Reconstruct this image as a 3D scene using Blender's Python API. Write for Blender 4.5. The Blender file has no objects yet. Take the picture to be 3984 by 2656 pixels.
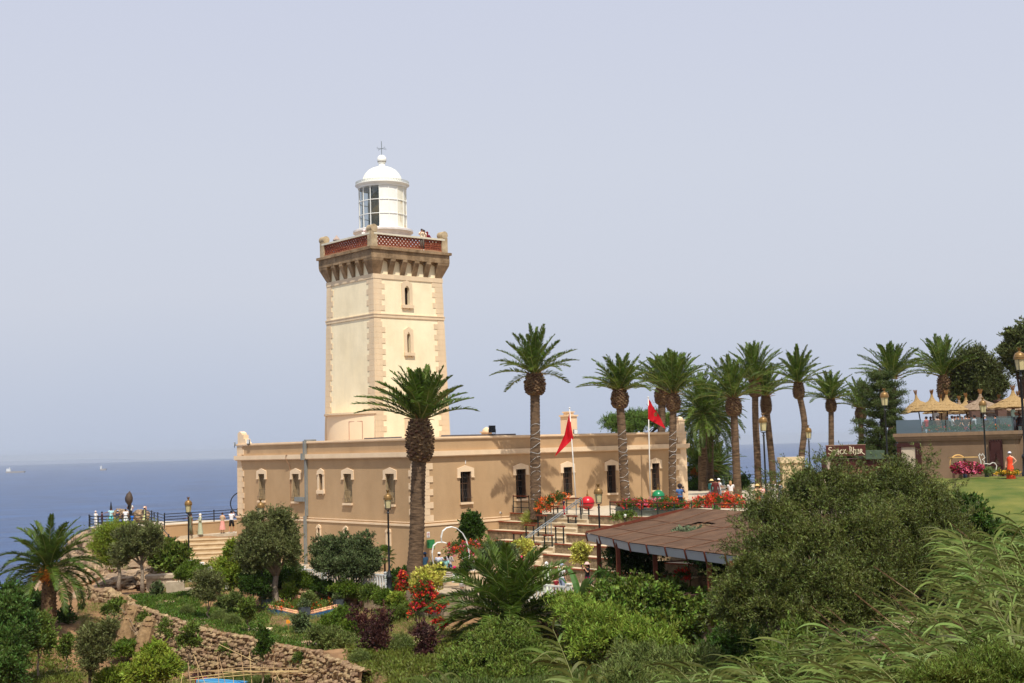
import bpy, bmesh, math, random
import numpy as np
from mathutils import Vector, Matrix, noise as mnoise

SC = bpy.context.scene
R = math.radians
# ---------------------------------------------------------------- camera, sky, sun, exposure
F_PX, CX, CY = 5030.0, 1992.0, 1328.0
ROLL, PITCH = R(1.585), R(4.56)
_r0 = np.array([1, 0, 0.]); _u0 = np.array([0, -math.sin(PITCH), math.cos(PITCH)])
FWD = np.array([0, math.cos(PITCH), math.sin(PITCH)])
RT = math.cos(ROLL)*_r0 - math.sin(ROLL)*_u0
UP = math.sin(ROLL)*_r0 + math.cos(ROLL)*_u0
cam_data = bpy.data.cameras.new("camera")
cam = bpy.data.objects.new("camera", cam_data)
SC.collection.objects.link(cam)
cam_data.sensor_width = 36.0
cam_data.lens = 36.0*F_PX/3984.0
cam_data.clip_start = 0.5
cam_data.clip_end = 60000
_M = Matrix(((RT[0], UP[0], -FWD[0], 0), (RT[1], UP[1], -FWD[1], 0), (RT[2], UP[2], -FWD[2], 0), (0, 0, 0, 1)))
cam.matrix_world = _M
SC.camera = cam

SUN = Vector((.09, -.50, .86)).normalized()
world = bpy.data.worlds.new("World"); SC.world = world
world.use_nodes = True
wn = world.node_tree; wn.nodes.clear()
sky = wn.nodes.new("ShaderNodeTexSky"); sky.sky_type = 'NISHITA'; sky.sun_disc = False
sky.sun_elevation = math.asin(SUN.z); sky.sun_rotation = math.atan2(SUN.x, SUN.y)
sky.air_density = 1.0; sky.dust_density = 6.0; sky.ozone_density = 2.0; sky.altitude = 0
tint = wn.nodes.new("ShaderNodeMix"); tint.data_type = 'RGBA'; tint.inputs[0].default_value = 0.90
_tc = wn.nodes.new("ShaderNodeTexCoord"); _sx = wn.nodes.new("ShaderNodeSeparateXYZ"); wn.links.new(_tc.outputs['Generated'], _sx.inputs[0])
_nz = wn.nodes.new("ShaderNodeTexNoise"); _nz.inputs['Scale'].default_value = 2.2; _nz.inputs['Detail'].default_value = 4; wn.links.new(_tc.outputs['Generated'], _nz.inputs[0])
_ma = wn.nodes.new("ShaderNodeMath"); _ma.operation = 'MULTIPLY_ADD'; _ma.inputs[1].default_value = .08; wn.links.new(_nz.outputs[0], _ma.inputs[0])
_mb = wn.nodes.new("ShaderNodeMath"); _mb.operation = 'SUBTRACT'; _mb.inputs[1].default_value = .04; wn.links.new(_sx.outputs[2], _ma.inputs[2]); wn.links.new(_ma.outputs[0], _mb.inputs[0])
_rp = wn.nodes.new("ShaderNodeValToRGB"); wn.links.new(_mb.outputs[0], _rp.inputs[0])
def _sl(c): return tuple(((x/255+.055)/1.055)**2.4 for x in c)+(1,)
_e = _rp.color_ramp.elements; _e[0].position = 0; _e[0].color = _sl((189, 199, 219)); _e[1].position = 1; _e[1].color = _sl((198, 205, 226))
for _p, _c in ((.05, (197, 205, 222)), (.11, (206, 211, 224)), (.2, (208, 213, 226)), (.34, (205, 210, 227))):
    _k = _e.new(_p); _k.color = _sl(_c)
_vm = wn.nodes.new("ShaderNodeVectorMath"); _vm.operation = 'SCALE'; _vm.inputs['Scale'].default_value = 10.75; wn.links.new(_rp.outputs[0], _vm.inputs[0]); wn.links.new(_vm.outputs[0], tint.inputs[7])
bg = wn.nodes.new("ShaderNodeBackground"); bg.inputs[1].default_value = 0.10
wo = wn.nodes.new("ShaderNodeOutputWorld")
wn.links.new(sky.outputs[0], tint.inputs[6]); wn.links.new(tint.outputs[2], bg.inputs[0]); wn.links.new(bg.outputs[0], wo.inputs[0])
sun_data = bpy.data.lights.new("sun", 'SUN'); sun_data.energy = 4.8; sun_data.angle = R(0.6); sun_data.color = (1.0, .95, .86)
sun = bpy.data.objects.new("sun", sun_data); SC.collection.objects.link(sun)
sun.rotation_euler = SUN.to_track_quat('Z', 'Y').to_euler()
SC.view_settings.view_transform = 'Standard'; SC.view_settings.look = 'None'
SC.view_settings.exposure = 0.0; SC.view_settings.gamma = 1.0
SC.cycles.max_bounces = 6; SC.cycles.transparent_max_bounces = 12; SC.cycles.volume_bounces = 0

# ---------------------------------------------------------------- measuring helpers (where a thing seen in the photo stands at a given distance / height)
def _ray(px, py): return F_PX*FWD + (px-CX)*RT - (py-CY)*UP
def W(px, py, D): d = _ray(px, py); return d*(D/d[1])
def G(px, py, z): d = _ray(px, py); return d*(z/d[2])
CORNER = W(1630, 2042, 80.0)[:2]
TH = R(40.5)
LX = np.array([math.cos(TH), math.sin(TH)]); LY = np.array([-math.sin(TH), math.cos(TH)])
def loc2w(x, y, z=0.): p = CORNER + x*LX + y*LY; return (float(p[0]), float(p[1]), z)
def w2loc(p): d = np.array(p[:2])-CORNER; return float(d@LX), float(d@LY)
def on_wall(px, py, side, O=CORNER):
    D = LX if side == 'R' else LY
    d = _ray(px, py)
    t, s = np.linalg.solve(np.array([[D[0], -d[0]], [D[1], -d[1]]]), -np.array(O[:2]))
    return float(t), float(s*d[2])
def at(px, D, z):
    "point at distance D, height z on the photo's column px"
    d = None
    py = 1700.
    for _ in range(4):
        p = W(px, py, D); py += (p[2]-z)/D*F_PX
    p = W(px, py, D); return Vector((p[0], D, z))

# ---------------------------------------------------------------- scene helpers
COL = SC.collection
def tagp(o, label=None, cat=None, group=None, kind=None):
    if label: o['label'] = label
    if cat: o['category'] = cat
    if group: o['group'] = group
    if kind: o['kind'] = kind
    return o
def thing(name, label, cat, loc=(0, 0, 0), rz=0., group=None):
    o = bpy.data.objects.new(name, None); COL.objects.link(o)
    o.empty_display_size = .2; o.location = loc; o.rotation_euler = (0, 0, rz)
    return tagp(o, label, cat, group)
def kids(o): return [c for c in bpy.data.objects if c.parent == o]
_children = {}
def copy_tree(o, parent=None):
    c = o.copy(); COL.objects.link(c)
    if parent is not None: c.parent = parent
    for ch in _children.get(o.name, []):
        copy_tree(ch, c)
    _children[c.name] = [x for x in []]
    return c
def clone(root, loc, rz=0., label=None, group=None, scale=None, cat=None):
    c = root.copy(); COL.objects.link(c); c.location = loc; c.rotation_euler = (0, 0, rz)
    if scale is not None: c.scale = scale if hasattr(scale, '__len__') else (scale,)*3
    tagp(c, label, cat, group)
    for ch in _children.get(root.name, []):
        d = ch.copy(); COL.objects.link(d); d.parent = c
        for g in _children.get(ch.name, []):
            e = g.copy(); COL.objects.link(e); e.parent = d
    return c

class MB:
    "collects shapes, builds ONE mesh object"
    def __init__(s): s.v = []; s.f = []; s.m = []; s.n = 0; s.cm = 0
    def add(s, v, f, m=None):
        v = np.asarray(v, float).reshape(-1, 3); s.v.append(v)
        b = s.n; s.n += len(v)
        if isinstance(f, np.ndarray): s.f.append((f+b)); s.m.append(np.full(len(f), s.cm if m is None else m))
        else:
            for q in f:
                s.f.append([i+b for i in q]); s.m.append(s.cm if m is None else m)
        return s
    def box(s, x0, x1, y0, y1, z0, z1, m=None, rz=0., c=None):
        v = np.array([(x, y, z) for z in (z0, z1) for y in (y0, y1) for x in (x0, x1)], float)
        if rz:
            c = c if c is not None else ((x0+x1)/2, (y0+y1)/2)
            a, b = math.cos(rz), math.sin(rz); d = v[:, :2]-np.array(c)
            v[:, 0] = c[0]+d[:, 0]*a-d[:, 1]*b; v[:, 1] = c[1]+d[:, 0]*b+d[:, 1]*a
        return s.add(v, [(0, 2, 3, 1), (4, 5, 7, 6), (0, 1, 5, 4), (1, 3, 7, 5), (3, 2, 6, 7), (2, 0, 4, 6)], m)
    def bar(s, p, q, w, h=None, m=None, up=(0, 0, 1)):
        p, q = Vector(p), Vector(q); h = h or w; d = (q-p)
        if d.length < 1e-6: return s
        d.normalize(); u = Vector(up)
        if abs(d.dot(u)) > .99: u = Vector((1, 0, 0))
        a = d.cross(u).normalized(); b = a.cross(d).normalized()
        v = [e+a*i*w/2+b*j*h/2 for e in (p, q) for i, j in ((-1, -1), (1, -1), (1, 1), (-1, 1))]
        return s.add(v, [(3, 2, 1, 0), (4, 5, 6, 7), (0, 1, 5, 4), (1, 2, 6, 5), (2, 3, 7, 6), (3, 0, 4, 7)], m)
    def prism(s, poly, z0, z1, m=None):
        n = len(poly); v = [(x, y, z0) for x, y in poly]+[(x, y, z1) for x, y in poly]
        return s.add(v, [list(range(n))[::-1], list(range(n, 2*n))]+[(i, (i+1) % n, n+(i+1) % n, n+i) for i in range(n)], m)
    def ext(s, pts, off, m=None):
        "extrude a 3D polygon by vector off"
        n = len(pts); off = Vector(off); v = [Vector(p) for p in pts]; v += [p+off for p in v]
        return s.add(v, [list(range(n))[::-1], list(range(n, 2*n))]+[(i, (i+1) % n, n+(i+1) % n, n+i) for i in range(n)], m)
    def tube(s, pts, rad, n=8, m=None, caps=True, sq=1.0):
        pts = [Vector(p) for p in pts]; k = len(pts)
        if not hasattr(rad, '__len__'): rad = [rad]*k
        v = []; pa = None
        for i, p in enumerate(pts):
            t = (pts[min(i+1, k-1)]-pts[max(i-1, 0)])
            t = t.normalized() if t.length > 1e-9 else Vector((0, 0, 1))
            if pa is None:
                a = t.cross(Vector((0, 1, 0)) if abs(t.y) < .9 else Vector((1, 0, 0))).normalized()
            else:
                a = (pa - t*pa.dot(t)).normalized()
            pa = a; b = t.cross(a)
            for j in range(n):
                w = 2*math.pi*j/n; v.append(p+(a*math.cos(w)+b*math.sin(w)*sq)*rad[i])
        f = [(i*n+j, i*n+(j+1) % n, (i+1)*n+(j+1) % n, (i+1)*n+j) for i in range(k-1) for j in range(n)]
        if caps: f += [list(range(n))[::-1], list(range((k-1)*n, k*n))]
        return s.add(v, f, m)
    def lathe(s, prof, n=24, c=(0, 0, 0), m=None, a0=0., a1=2*math.pi, sx=1., sy=1.):
        full = abs(a1-a0-2*math.pi) < 1e-6; k = n if full else n+1
        v = [(c[0]+r*sx*math.cos(a0+(a1-a0)*j/n), c[1]+r*sy*math.sin(a0+(a1-a0)*j/n), c[2]+z) for r, z in prof for j in range(k)]
        f = []
        for i in range(len(prof)-1):
            for j in range(n if full else n):
                j2 = (j+1) % k
                f.append((i*k+j, i*k+j2, (i+1)*k+j2, (i+1)*k+j))
        return s.add(v, f, m)
    def ball(s, c, r, nu=12, nv=8, m=None, sc=(1, 1, 1), nz=0., seed=0):
        prof = [(math.sin(math.pi*i/nv), -math.cos(math.pi*i/nv)) for i in range(nv+1)]
        v = []
        for a, b in prof:
            for j in range(nu):
                w = 2*math.pi*j/nu; d = Vector((a*math.cos(w), a*math.sin(w), b))
                rr = r*(1+nz*mnoise.noise(d*1.7+Vector((seed*3.1, seed, 0)))) if nz else r
                v.append((c[0]+d.x*rr*sc[0], c[1]+d.y*rr*sc[1], c[2]+d.z*rr*sc[2]))
        f = [(i*nu+j, i*nu+(j+1) % nu, (i+1)*nu+(j+1) % nu, (i+1)*nu+j) for i in range(nv) for j in range(nu)]
        return s.add(v, f, m)
    def build(s, name, mats, parent=None, smooth=False, shift=None, auto=None):
        v = np.concatenate(s.v) if s.v else np.zeros((0, 3))
        if shift is not None: v = v-np.array(shift)
        me = bpy.data.meshes.new(name)
        sizes, idx, mi = [], [], []
        for q, m_ in zip(s.f, s.m):
            if isinstance(q, np.ndarray):
                sizes.append(np.full(len(q), q.shape[1])); idx.append(q.ravel()); mi.append(m_)
            else:
                sizes.append(np.array([len(q)])); idx.append(np.array(q)); mi.append(np.array([m_]))
        sizes = np.concatenate(sizes); idx = np.concatenate(idx); mi = np.concatenate(mi)
        me.vertices.add(len(v)); me.vertices.foreach_set('co', v.ravel().astype(np.float32))
        me.loops.add(len(idx)); me.loops.foreach_set('vertex_index', idx.astype(np.int32))
        me.polygons.add(len(sizes))
        st = np.concatenate([[0], np.cumsum(sizes)[:-1]])
        me.polygons.foreach_set('loop_start', st.astype(np.int32))
        me.polygons.foreach_set('material_index', mi.astype(np.int32))
        me.polygons.foreach_set('use_smooth', np.full(len(sizes), bool(smooth)))
        me.update(calc_edges=True); me.validate()
        for m_ in (mats if isinstance(mats, (list, tuple)) else [mats]): me.materials.append(m_)
        if smooth and auto:
            me.set_sharp_from_angle(angle=R(auto))
        o = bpy.data.objects.new(name, me); COL.objects.link(o)
        if parent is not None:
            o.parent = parent; _children.setdefault(parent.name, []).append(o)
        return o

# ---------------------------------------------------------------- materials
_mats = {}
def lin(c): return tuple(((x/255)/12.92 if x/255 <= .04045 else ((x/255+.055)/1.055)**2.4) for x in c)
def mat(name, rgb, rough=.8, var=.12, scale=3., bump=.0, bscale=30., metal=0., spec=.3, rgb2=None, sub=0., trans=0., island=0., coords='Object', emit=None, streak=0., stretch=None, detail=5., alpha=1., thr=None):
    "rgb: base colour 0..255 (sRGB); var: brightness variation by noise; island: variation from leaf to leaf"
    if name in _mats: return _mats[name]
    m = bpy.data.materials.new(name); m.use_nodes = True; nt = m.node_tree; N = nt.nodes; L = nt.links
    bs = N['Principled BSDF']; c = lin(rgb)
    bs.inputs['Roughness'].default_value = rough; bs.inputs['Metallic'].default_value = metal
    bs.inputs['Specular IOR Level'].default_value = spec
    tc = N.new('ShaderNodeTexCoord'); mp = N.new('ShaderNodeMapping')
    L.new(tc.outputs[coords], mp.inputs[0])
    if stretch: mp.inputs['Scale'].default_value = stretch
    nz = N.new('ShaderNodeTexNoise'); nz.inputs['Scale'].default_value = scale; nz.inputs['Detail'].default_value = detail; nz.inputs['Roughness'].default_value = .6
    L.new(mp.outputs[0], nz.inputs['Vector'])
    rp = N.new('ShaderNodeValToRGB')
    c2 = lin(rgb2) if rgb2 else tuple(min(1, x*(1+var)) for x in c)
    c1 = tuple(x*(1-var) for x in c) if not rgb2 else c
    lo, hi = thr if thr else (.3, .7)
    rp.color_ramp.elements[0].position = lo; rp.color_ramp.elements[1].position = hi
    rp.color_ramp.elements[0].color = (*c1, 1); rp.color_ramp.elements[1].color = (*c2, 1)
    L.new(nz.outputs[0], rp.inputs[0]); out = rp.outputs[0]
    if island:
        ge = N.new('ShaderNodeNewGeometry'); hs = N.new('ShaderNodeHueSaturation')
        mr = N.new('ShaderNodeMapRange'); mr.inputs['To Min'].default_value = 1-island; mr.inputs['To Max'].default_value = 1+island
        mh = N.new('ShaderNodeMapRange'); mh.inputs['To Min'].default_value = .5-.03*island*2; mh.inputs['To Max'].default_value = .5+.03*island*2
        L.new(ge.outputs['Random Per Island'], mr.inputs['Value']); L.new(mr.outputs[0], hs.inputs['Value'])
        L.new(ge.outputs['Random Per Island'], mh.inputs['Value']); L.new(mh.outputs[0], hs.inputs['Hue'])
        L.new(out, hs.inputs['Color']); out = hs.outputs[0]
    if streak:
        m2 = N.new('ShaderNodeMapping'); m2.inputs['Scale'].default_value = (1, 1, .22); L.new(tc.outputs[coords], m2.inputs[0])
        n2 = N.new('ShaderNodeTexNoise'); n2.inputs['Scale'].default_value = 1.3; n2.inputs['Detail'].default_value = 8; n2.inputs['Roughness'].default_value = .7; L.new(m2.outputs[0], n2.inputs[0])
        n3 = N.new('ShaderNodeTexNoise'); n3.inputs['Scale'].default_value = .9; n3.inputs['Detail'].default_value = 9; n3.inputs['Roughness'].default_value = .7; L.new(tc.outputs[coords], n3.inputs[0])
        mm = N.new('ShaderNodeMath'); mm.operation = 'MULTIPLY'; L.new(n2.outputs[0], mm.inputs[0]); L.new(n3.outputs[0], mm.inputs[1])
        r2 = N.new('ShaderNodeMapRange'); r2.inputs['From Min'].default_value = .16; r2.inputs['From Max'].default_value = .36; r2.inputs['To Min'].default_value = 1+streak*.35; r2.inputs['To Max'].default_value = 1-streak; L.new(mm.outputs[0], r2.inputs['Value'])
        v2 = N.new('ShaderNodeVectorMath'); v2.operation = 'SCALE'; L.new(out, v2.inputs[0]); L.new(r2.outputs[0], v2.inputs['Scale']); out = v2.outputs[0]
    L.new(out, bs.inputs['Base Color'])
    if bump:
        bn = N.new('ShaderNodeTexNoise'); bn.inputs['Scale'].default_value = bscale; bn.inputs['Detail'].default_value = 6
        L.new(mp.outputs[0], bn.inputs['Vector'])
        bu = N.new('ShaderNodeBump'); bu.inputs['Strength'].default_value = bump; bu.inputs['Distance'].default_value = .05
        L.new(bn.outputs[0], bu.inputs['Height']); L.new(bu.outputs[0], bs.inputs['Normal'])
    if trans:
        tr = N.new('ShaderNodeBsdfTranslucent'); mx = N.new('ShaderNodeMixShader'); mx.inputs[0].default_value = trans
        L.new(out, tr.inputs[0]); L.new(bs.outputs[0], mx.inputs[1]); L.new(tr.outputs[0], mx.inputs[2])
        L.new(mx.outputs[0], N['Material Output'].inputs[0])
    if emit: bs.inputs['Emission Color'].default_value = (*lin(emit), 1); bs.inputs['Emission Strength'].default_value = 1
    if alpha < 1: bs.inputs['Alpha'].default_value = alpha
    _mats[name] = m; return m
def glass(name, rgb, a=.35, rough=.05):
    if name in _mats: return _mats[name]
    m = bpy.data.materials.new(name); m.use_nodes = True; nt = m.node_tree; N = nt.nodes; L = nt.links
    bs = N['Principled BSDF']; bs.inputs['Base Color'].default_value = (*lin(rgb), 1); bs.inputs['Roughness'].default_value = rough
    tr = N.new('ShaderNodeBsdfTransparent'); tr.inputs[0].default_value = (*[min(1, x*.3+.7) for x in lin(rgb)], 1)
    mx = N.new('ShaderNodeMixShader'); mx.inputs[0].default_value = a
    L.new(tr.outputs[0], mx.inputs[1]); L.new(bs.outputs[0], mx.inputs[2]); L.new(mx.outputs[0], N['Material Output'].inputs[0])
    _mats[name] = m; return m
def leafm(name, rgb, island=.45, trans=.3, rough=.55, spec=.25, rgb2=None):
    k = lambda c: (min(255, c[0]*1.09), min(255, c[1]*1.07), c[2]) if c else None
    return mat(name, k(rgb), rough=rough, var=.25, scale=1.2, island=island, trans=trans, spec=spec, rgb2=k(rgb2))

# ---------------------------------------------------------------- foliage
def unit(a): return a/np.maximum(np.linalg.norm(a, axis=-1, keepdims=True), 1e-9)
def leaves(mb, seed, blobs, nclus, per, rc, size, asp=.45, shell=.7, up=.25, outw=.7, jit=.5, m=None, low=0., rnd=.8, flat=1.0, twig=0.):
    """leaf clumps spread through the outer volume of ellipsoid blobs (cx,cy,cz,rx,ry,rz)"""
    rg = np.random.default_rng(seed); B = np.array(blobs, float)
    w = (B[:, 3]*B[:, 4]*B[:, 5])**(2/3); w /= w.sum()
    k = rg.choice(len(B), nclus, p=w)
    d = unit(rg.normal(size=(nclus, 3)))
    if low > -1: d[:, 2] = np.where(d[:, 2] < -low, d[:, 2]*rg.uniform(-1, 1, nclus), d[:, 2]); d = unit(d)
    ph = rg.uniform(0, 6, 6)
    lump = 1+.10*np.sin(d[:, 0]*5+ph[0]+k)+.10*np.sin(d[:, 1]*6+ph[1]+k*2)+.08*np.sin(d[:, 2]*7+ph[2])
    r = (shell+(1-shell)*rg.random(nclus)**.7)*lump
    c = B[k, :3]+d*B[k, 3:6]*r[:, None]
    keep = np.ones(nclus, bool)
    for i, b in enumerate(B):
        q = np.linalg.norm((c-b[:3])/b[3:6], axis=1); keep &= ~((q < .55) & (k != i))
    c, d = c[keep], unit((d*1.0/B[k, 3:6]))[keep]; nc = len(c)
    pr = rg.integers(int(per*.6), int(per*1.4)+1, nc); idx = np.repeat(np.arange(nc), pr); n = len(idx)
    off = rg.normal(size=(n, 3))*rc*.55; off[:, 2] *= flat
    pos = c[idx]+off
    if twig:
        td = unit(d*.9+rg.normal(size=(nc, 3))*.55+np.array([-.15, 0, .35])); tl = twig*rg.uniform(.5, 1.5, nc); u_ = rg.random(n)
        pos = c[idx]+td[idx]*(u_*tl[idx])[:, None]+off*(.38*(1-.5*u_))[:, None]; pos[:, 2] -= .18*tl[idx]*u_**2
    ld = unit((td[idx]*1.1 if twig else d[idx]*outw)+unit(off)*.5+rg.normal(size=(n, 3))*rnd+np.array([0, 0, up]))
    sd = unit(np.cross(ld, rg.normal(size=(n, 3))+np.array([0, 0, .6])))
    s = size*(1+jit*(rg.random(n)-.5)*2)[:, None]
    nn = np.cross(ld, sd)*s*.12
    v = np.stack([pos, pos+ld*s*.5+sd*s*asp*.5+nn, pos+ld*s, pos+ld*s*.5-sd*s*asp*.5+nn], 1)
    f = np.arange(n*4).reshape(n, 4)
    mb.add(v.reshape(-1, 3), f, m); return n
def lobes(bl, seed, n=9, k=(.24, .42), spread=.78, keep=.62):
    "break each crown ellipsoid into smaller lobes so the outline is uneven and dark hollows show between them"
    rd = random.Random(seed); out = []
    for b in bl:
        out.append([b[0], b[1], b[2], b[3]*keep, b[4]*keep, b[5]*keep])
        for i in range(n):
            z = 1-2*(i+.5)/n; a = i*2.4+rd.uniform(-.6, .6); q = math.sqrt(max(0, 1-z*z)); s_ = rd.uniform(*k); e = spread*rd.uniform(.8, 1.15)
            out.append([b[0]+b[3]*q*math.cos(a)*e, b[1]+b[4]*q*math.sin(a)*e, b[2]+b[5]*z*e, b[3]*s_, b[4]*s_, b[5]*s_*rd.uniform(.7, 1.05)])
    return out
def core(mb, seed, blobs, k=.62, m=None):
    for i, b in enumerate(blobs):
        mb.ball(b[:3], 1., 10, 7, m, sc=(b[3]*k, b[4]*k, b[5]*k), nz=.35, seed=seed+i)
def blob(px, py, D, rx, ry, depth=None):
    "ellipsoid seen around photo pixel (px,py) with pixel radii rx, ry at distance D"
    p = W(px, py, D); k = D/F_PX
    return [p[0], p[1], p[2], rx*k, (depth if depth else rx*k), ry*k]
def rel(blobs, o): return [[b[0]-o[0], b[1]-o[1], b[2]-o[2]]+list(b[3:]) for b in blobs]
def limbs(mb, seed, base, targets, r, fork=.45, m=None, wob=.12):
    rd = random.Random(seed); base = Vector(base)
    mean = sum((Vector(t[:3]) for t in targets), Vector())/len(targets)
    f = base.lerp(Vector((base.x*.6+mean.x*.4, base.y*.6+mean.y*.4, mean.z)), fork)
    pts = [base+Vector((0, 0, -.15)), base.lerp(f, .35)+Vector((rd.uniform(-1, 1), rd.uniform(-1, 1), 0))*wob, base.lerp(f, .7)+Vector((rd.uniform(-1, 1), rd.uniform(-1, 1), 0))*wob, f]
    mb.tube(pts, [r*1.35, r, r*.85, r*.75], 8, m)
    for t in targets:
        t = Vector(t[:3]); mid = f.lerp(t, .5)+Vector((rd.uniform(-1, 1), rd.uniform(-1, 1), rd.uniform(0, 1)))*wob*1.5
        mb.tube([f-(f-base)*.05, mid, t], [r*.55, r*.35, r*.12], 6, m)
        for _ in range(3):
            e = t+Vector((rd.uniform(-1, 1), rd.uniform(-1, 1), rd.uniform(-.6, .5)))*min(r*3, .35)
            mb.tube([mid, (mid+e)/2+Vector((0, 0, r)), e], [r*.25, r*.15, r*.06], 5, m)
def tree(name, label, cat, base, blobs, seed, mleaf, mbark, r=.12, nclus=400, per=22, rc=.28, size=.16, group=None, inner=True, fork=.45, trunk=True, crown='crown', nl=9, twig=None, lk=None, **kw):
    base = Vector(base)
    t = thing(name, label, cat, base, group=group)
    bl = rel(blobs, base)
    if trunk:
        tb = MB(); limbs(tb, seed, (0, 0, 0), bl, r, fork=fork); tb.build('trunk', mbark, t, smooth=True)
    cb = MB(); lb = lobes(bl, seed, nl, **(lk or {})) if nl else bl
    kw.setdefault('shell', .55); kw['twig'] = rc*1.7 if twig is None else twig
    leaves(cb, seed, lb, int(nclus*1.25), per, rc*.8, size, **kw)
    leaves(cb, seed+3, lb, int(nclus*.12), int(per*.5), rc*1.1, size*1.15, shell=1.06, asp=kw.get('asp', .45), up=.5, twig=kw['twig']*1.5)
    if inner:
        leaves(cb, seed+7, [[b[0], b[1], b[2], b[3]*.6, b[4]*.6, b[5]*.6] for b in bl], int(nclus*.25), per, rc*1.2, size*1.3, shell=.3)
    cb.build(crown, mleaf, t)
    return t
# ================================================================ THE SETTING
M_GROUND = mat('earth', (112, 84, 56), .97, scale=.45, rgb2=(158, 122, 86), bump=1.0, bscale=5, detail=12, thr=(.38, .68))
M_PAVE = mat('paving', (176, 160, 136), .9, scale=2.5, rgb2=(200, 186, 162), bump=.3, bscale=8)
M_STONEW = mat('rubble_stone', (98, 84, 66), .9, scale=3.2, rgb2=(160, 138, 108), bump=1., bscale=9, detail=8)
M_TREAD = mat('stone_tread', (196, 176, 142), .9, scale=2, rgb2=(214, 198, 170), bump=.3, bscale=12)
M_ROCK = mat('cliff_rock', (104, 88, 74), .95, scale=.7, rgb2=(184, 156, 122), bump=1.0, bscale=2.6, detail=12)
M_LAWN = mat('lawn_grass', (62, 86, 24), .95, scale=.5, rgb2=(122, 120, 54), bump=1.0, bscale=30, detail=12)
WALLLINE = [(-40, 84), (-23.3, 78.7), (-17.3, 68.4), (-11.7, 61.3), (-8.8, 57.8), (-6.4, 53), (-4, 44)]
nt = M_ROCK.node_tree; N = nt.nodes; L = nt.links; bs = N['Principled BSDF']
tcr = N.new('ShaderNodeTexCoord'); vo = N.new('ShaderNodeTexVoronoi'); vo.feature = 'DISTANCE_TO_EDGE'; vo.inputs['Scale'].default_value = .55
mpr = N.new('ShaderNodeMapping'); mpr.inputs['Scale'].default_value = (1, 1, 1.8); mpr.inputs['Rotation'].default_value = (.3, .5, 0); nzr = N.new('ShaderNodeTexNoise'); nzr.inputs['Scale'].default_value = 1.2; nzr.inputs['Detail'].default_value = 6
mxr = N.new('ShaderNodeMix'); mxr.data_type = 'VECTOR'; mxr.inputs[0].default_value = .35; L.new(tcr.outputs['Object'], mpr.inputs[0]); L.new(tcr.outputs['Object'], nzr.inputs[0]); L.new(mpr.outputs[0], mxr.inputs[4]); L.new(nzr.outputs['Color'], mxr.inputs[5]); L.new(mxr.outputs[1], vo.inputs['Vector'])
rr = N.new('ShaderNodeMapRange'); rr.inputs['From Max'].default_value = .05; rr.inputs['To Min'].default_value = .35; L.new(vo.outputs['Distance'], rr.inputs['Value'])
vs = N.new('ShaderNodeVectorMath'); vs.operation = 'SCALE'; L.new(bs.inputs['Base Color'].links[0].from_socket, vs.inputs[0]); L.new(rr.outputs[0], vs.inputs['Scale']); L.new(vs.outputs[0], bs.inputs['Base Color'])
def sstep(a, b, x):
    t = np.clip((x-a)/(b-a), 0, 1); return t*t*(3-2*t)
def above_wall(X, Y):
    "positive on the upper-terrace side of the rock wall, in metres"
    best = np.full(X.shape, 1e9); sg = np.zeros(X.shape)
    for (x0, y0), (x1, y1) in zip(WALLLINE[:-1], WALLLINE[1:]):
        dx, dy = x1-x0, y1-y0; L2 = dx*dx+dy*dy
        t = np.clip(((X-x0)*dx+(Y-y0)*dy)/L2, 0, 1)
        qx, qy = X-(x0+t*dx), Y-(y0+t*dy); d = np.hypot(qx, qy)
        s_ = np.sign(-(dy*(X-x0)-dx*(Y-y0))) ; m = d < best
        best = np.where(m, d, best); sg = np.where(m, s_, sg)
    return best*sg
def height(X, Y):
    X = np.asarray(X, float); Y = np.asarray(Y, float)
    aw = above_wall(X, Y)
    low = -11+1.4*sstep(66, 73, Y)*sstep(-21.5, -25.5, X)+1.6*sstep(76, 84, Y)
    up = -9.0+.9*sstep(76, 86, Y)*sstep(-26, -18, X)
    up = up+.5*sstep(64, 70, Y)*sstep(-4, 0, X)
    z = low+(up-low)*sstep(-.1, .5, aw)
    near = -8.6+(48-Y)*.12
    z = np.where(Y < 54, z+(np.maximum(z, near)-z)*sstep(54, 44, Y), z)
    # slope rising to the viewpoint at the left
    z = z+(-8.9-z)*sstep(84, 92, Y)*sstep(-37, -30, X)
    z = z+(-6.4-z)*sstep(97, 101, Y)*sstep(-29.5, -27, X)*sstep(2, -6, X)
    # upper ground on the right
    z = z+(-4.6-z)*sstep(7.6, 9.5, (X-CORNER[0])*LX[0]+(Y-CORNER[1])*LX[1])*sstep(60, 72, Y)*sstep(2, 8, X)
    # cliff
    xe = np.interp(Y, [0, 40, 62, 72, 80, 88, 98, 108, 116, 124], [-36, -30, -29, -30.5, -31, -32, -36, -39, -40, -30])
    d = np.maximum(xe-X, 0); z = z-d*1.35-np.minimum(d, 3)*.2
    d2 = np.maximum(Y-(121+np.maximum(X, 0)*.25), 0); z = z-d2*1.3
    n = np.sin(X*1.3+Y*.7)*.06+np.sin(X*.5-Y*.9+1)*.08+np.sin(X*2.9+1.7*Y)*.03
    steep = np.clip((d+d2)*.25, 0, 3)
    n = n+steep*(np.sin(X*.9+Y*1.1)*.5+np.sin(X*2.1-Y*1.7)*.25)
    return np.maximum(z+n, -82)
def hz(x, y): return float(height(np.array([x]), np.array([y]))[0])
def gz(px, D):
    "ground point under the photo column px at distance D"
    z = -9.
    for _ in range(3):
        p = at(px, D, z); z = hz(p.x, D)
    return Vector((p.x, D, z))
xs = np.concatenate([np.arange(-110, -44, 2.5), np.arange(-44, 14, .3), np.arange(14, 130, 2.)])
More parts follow.
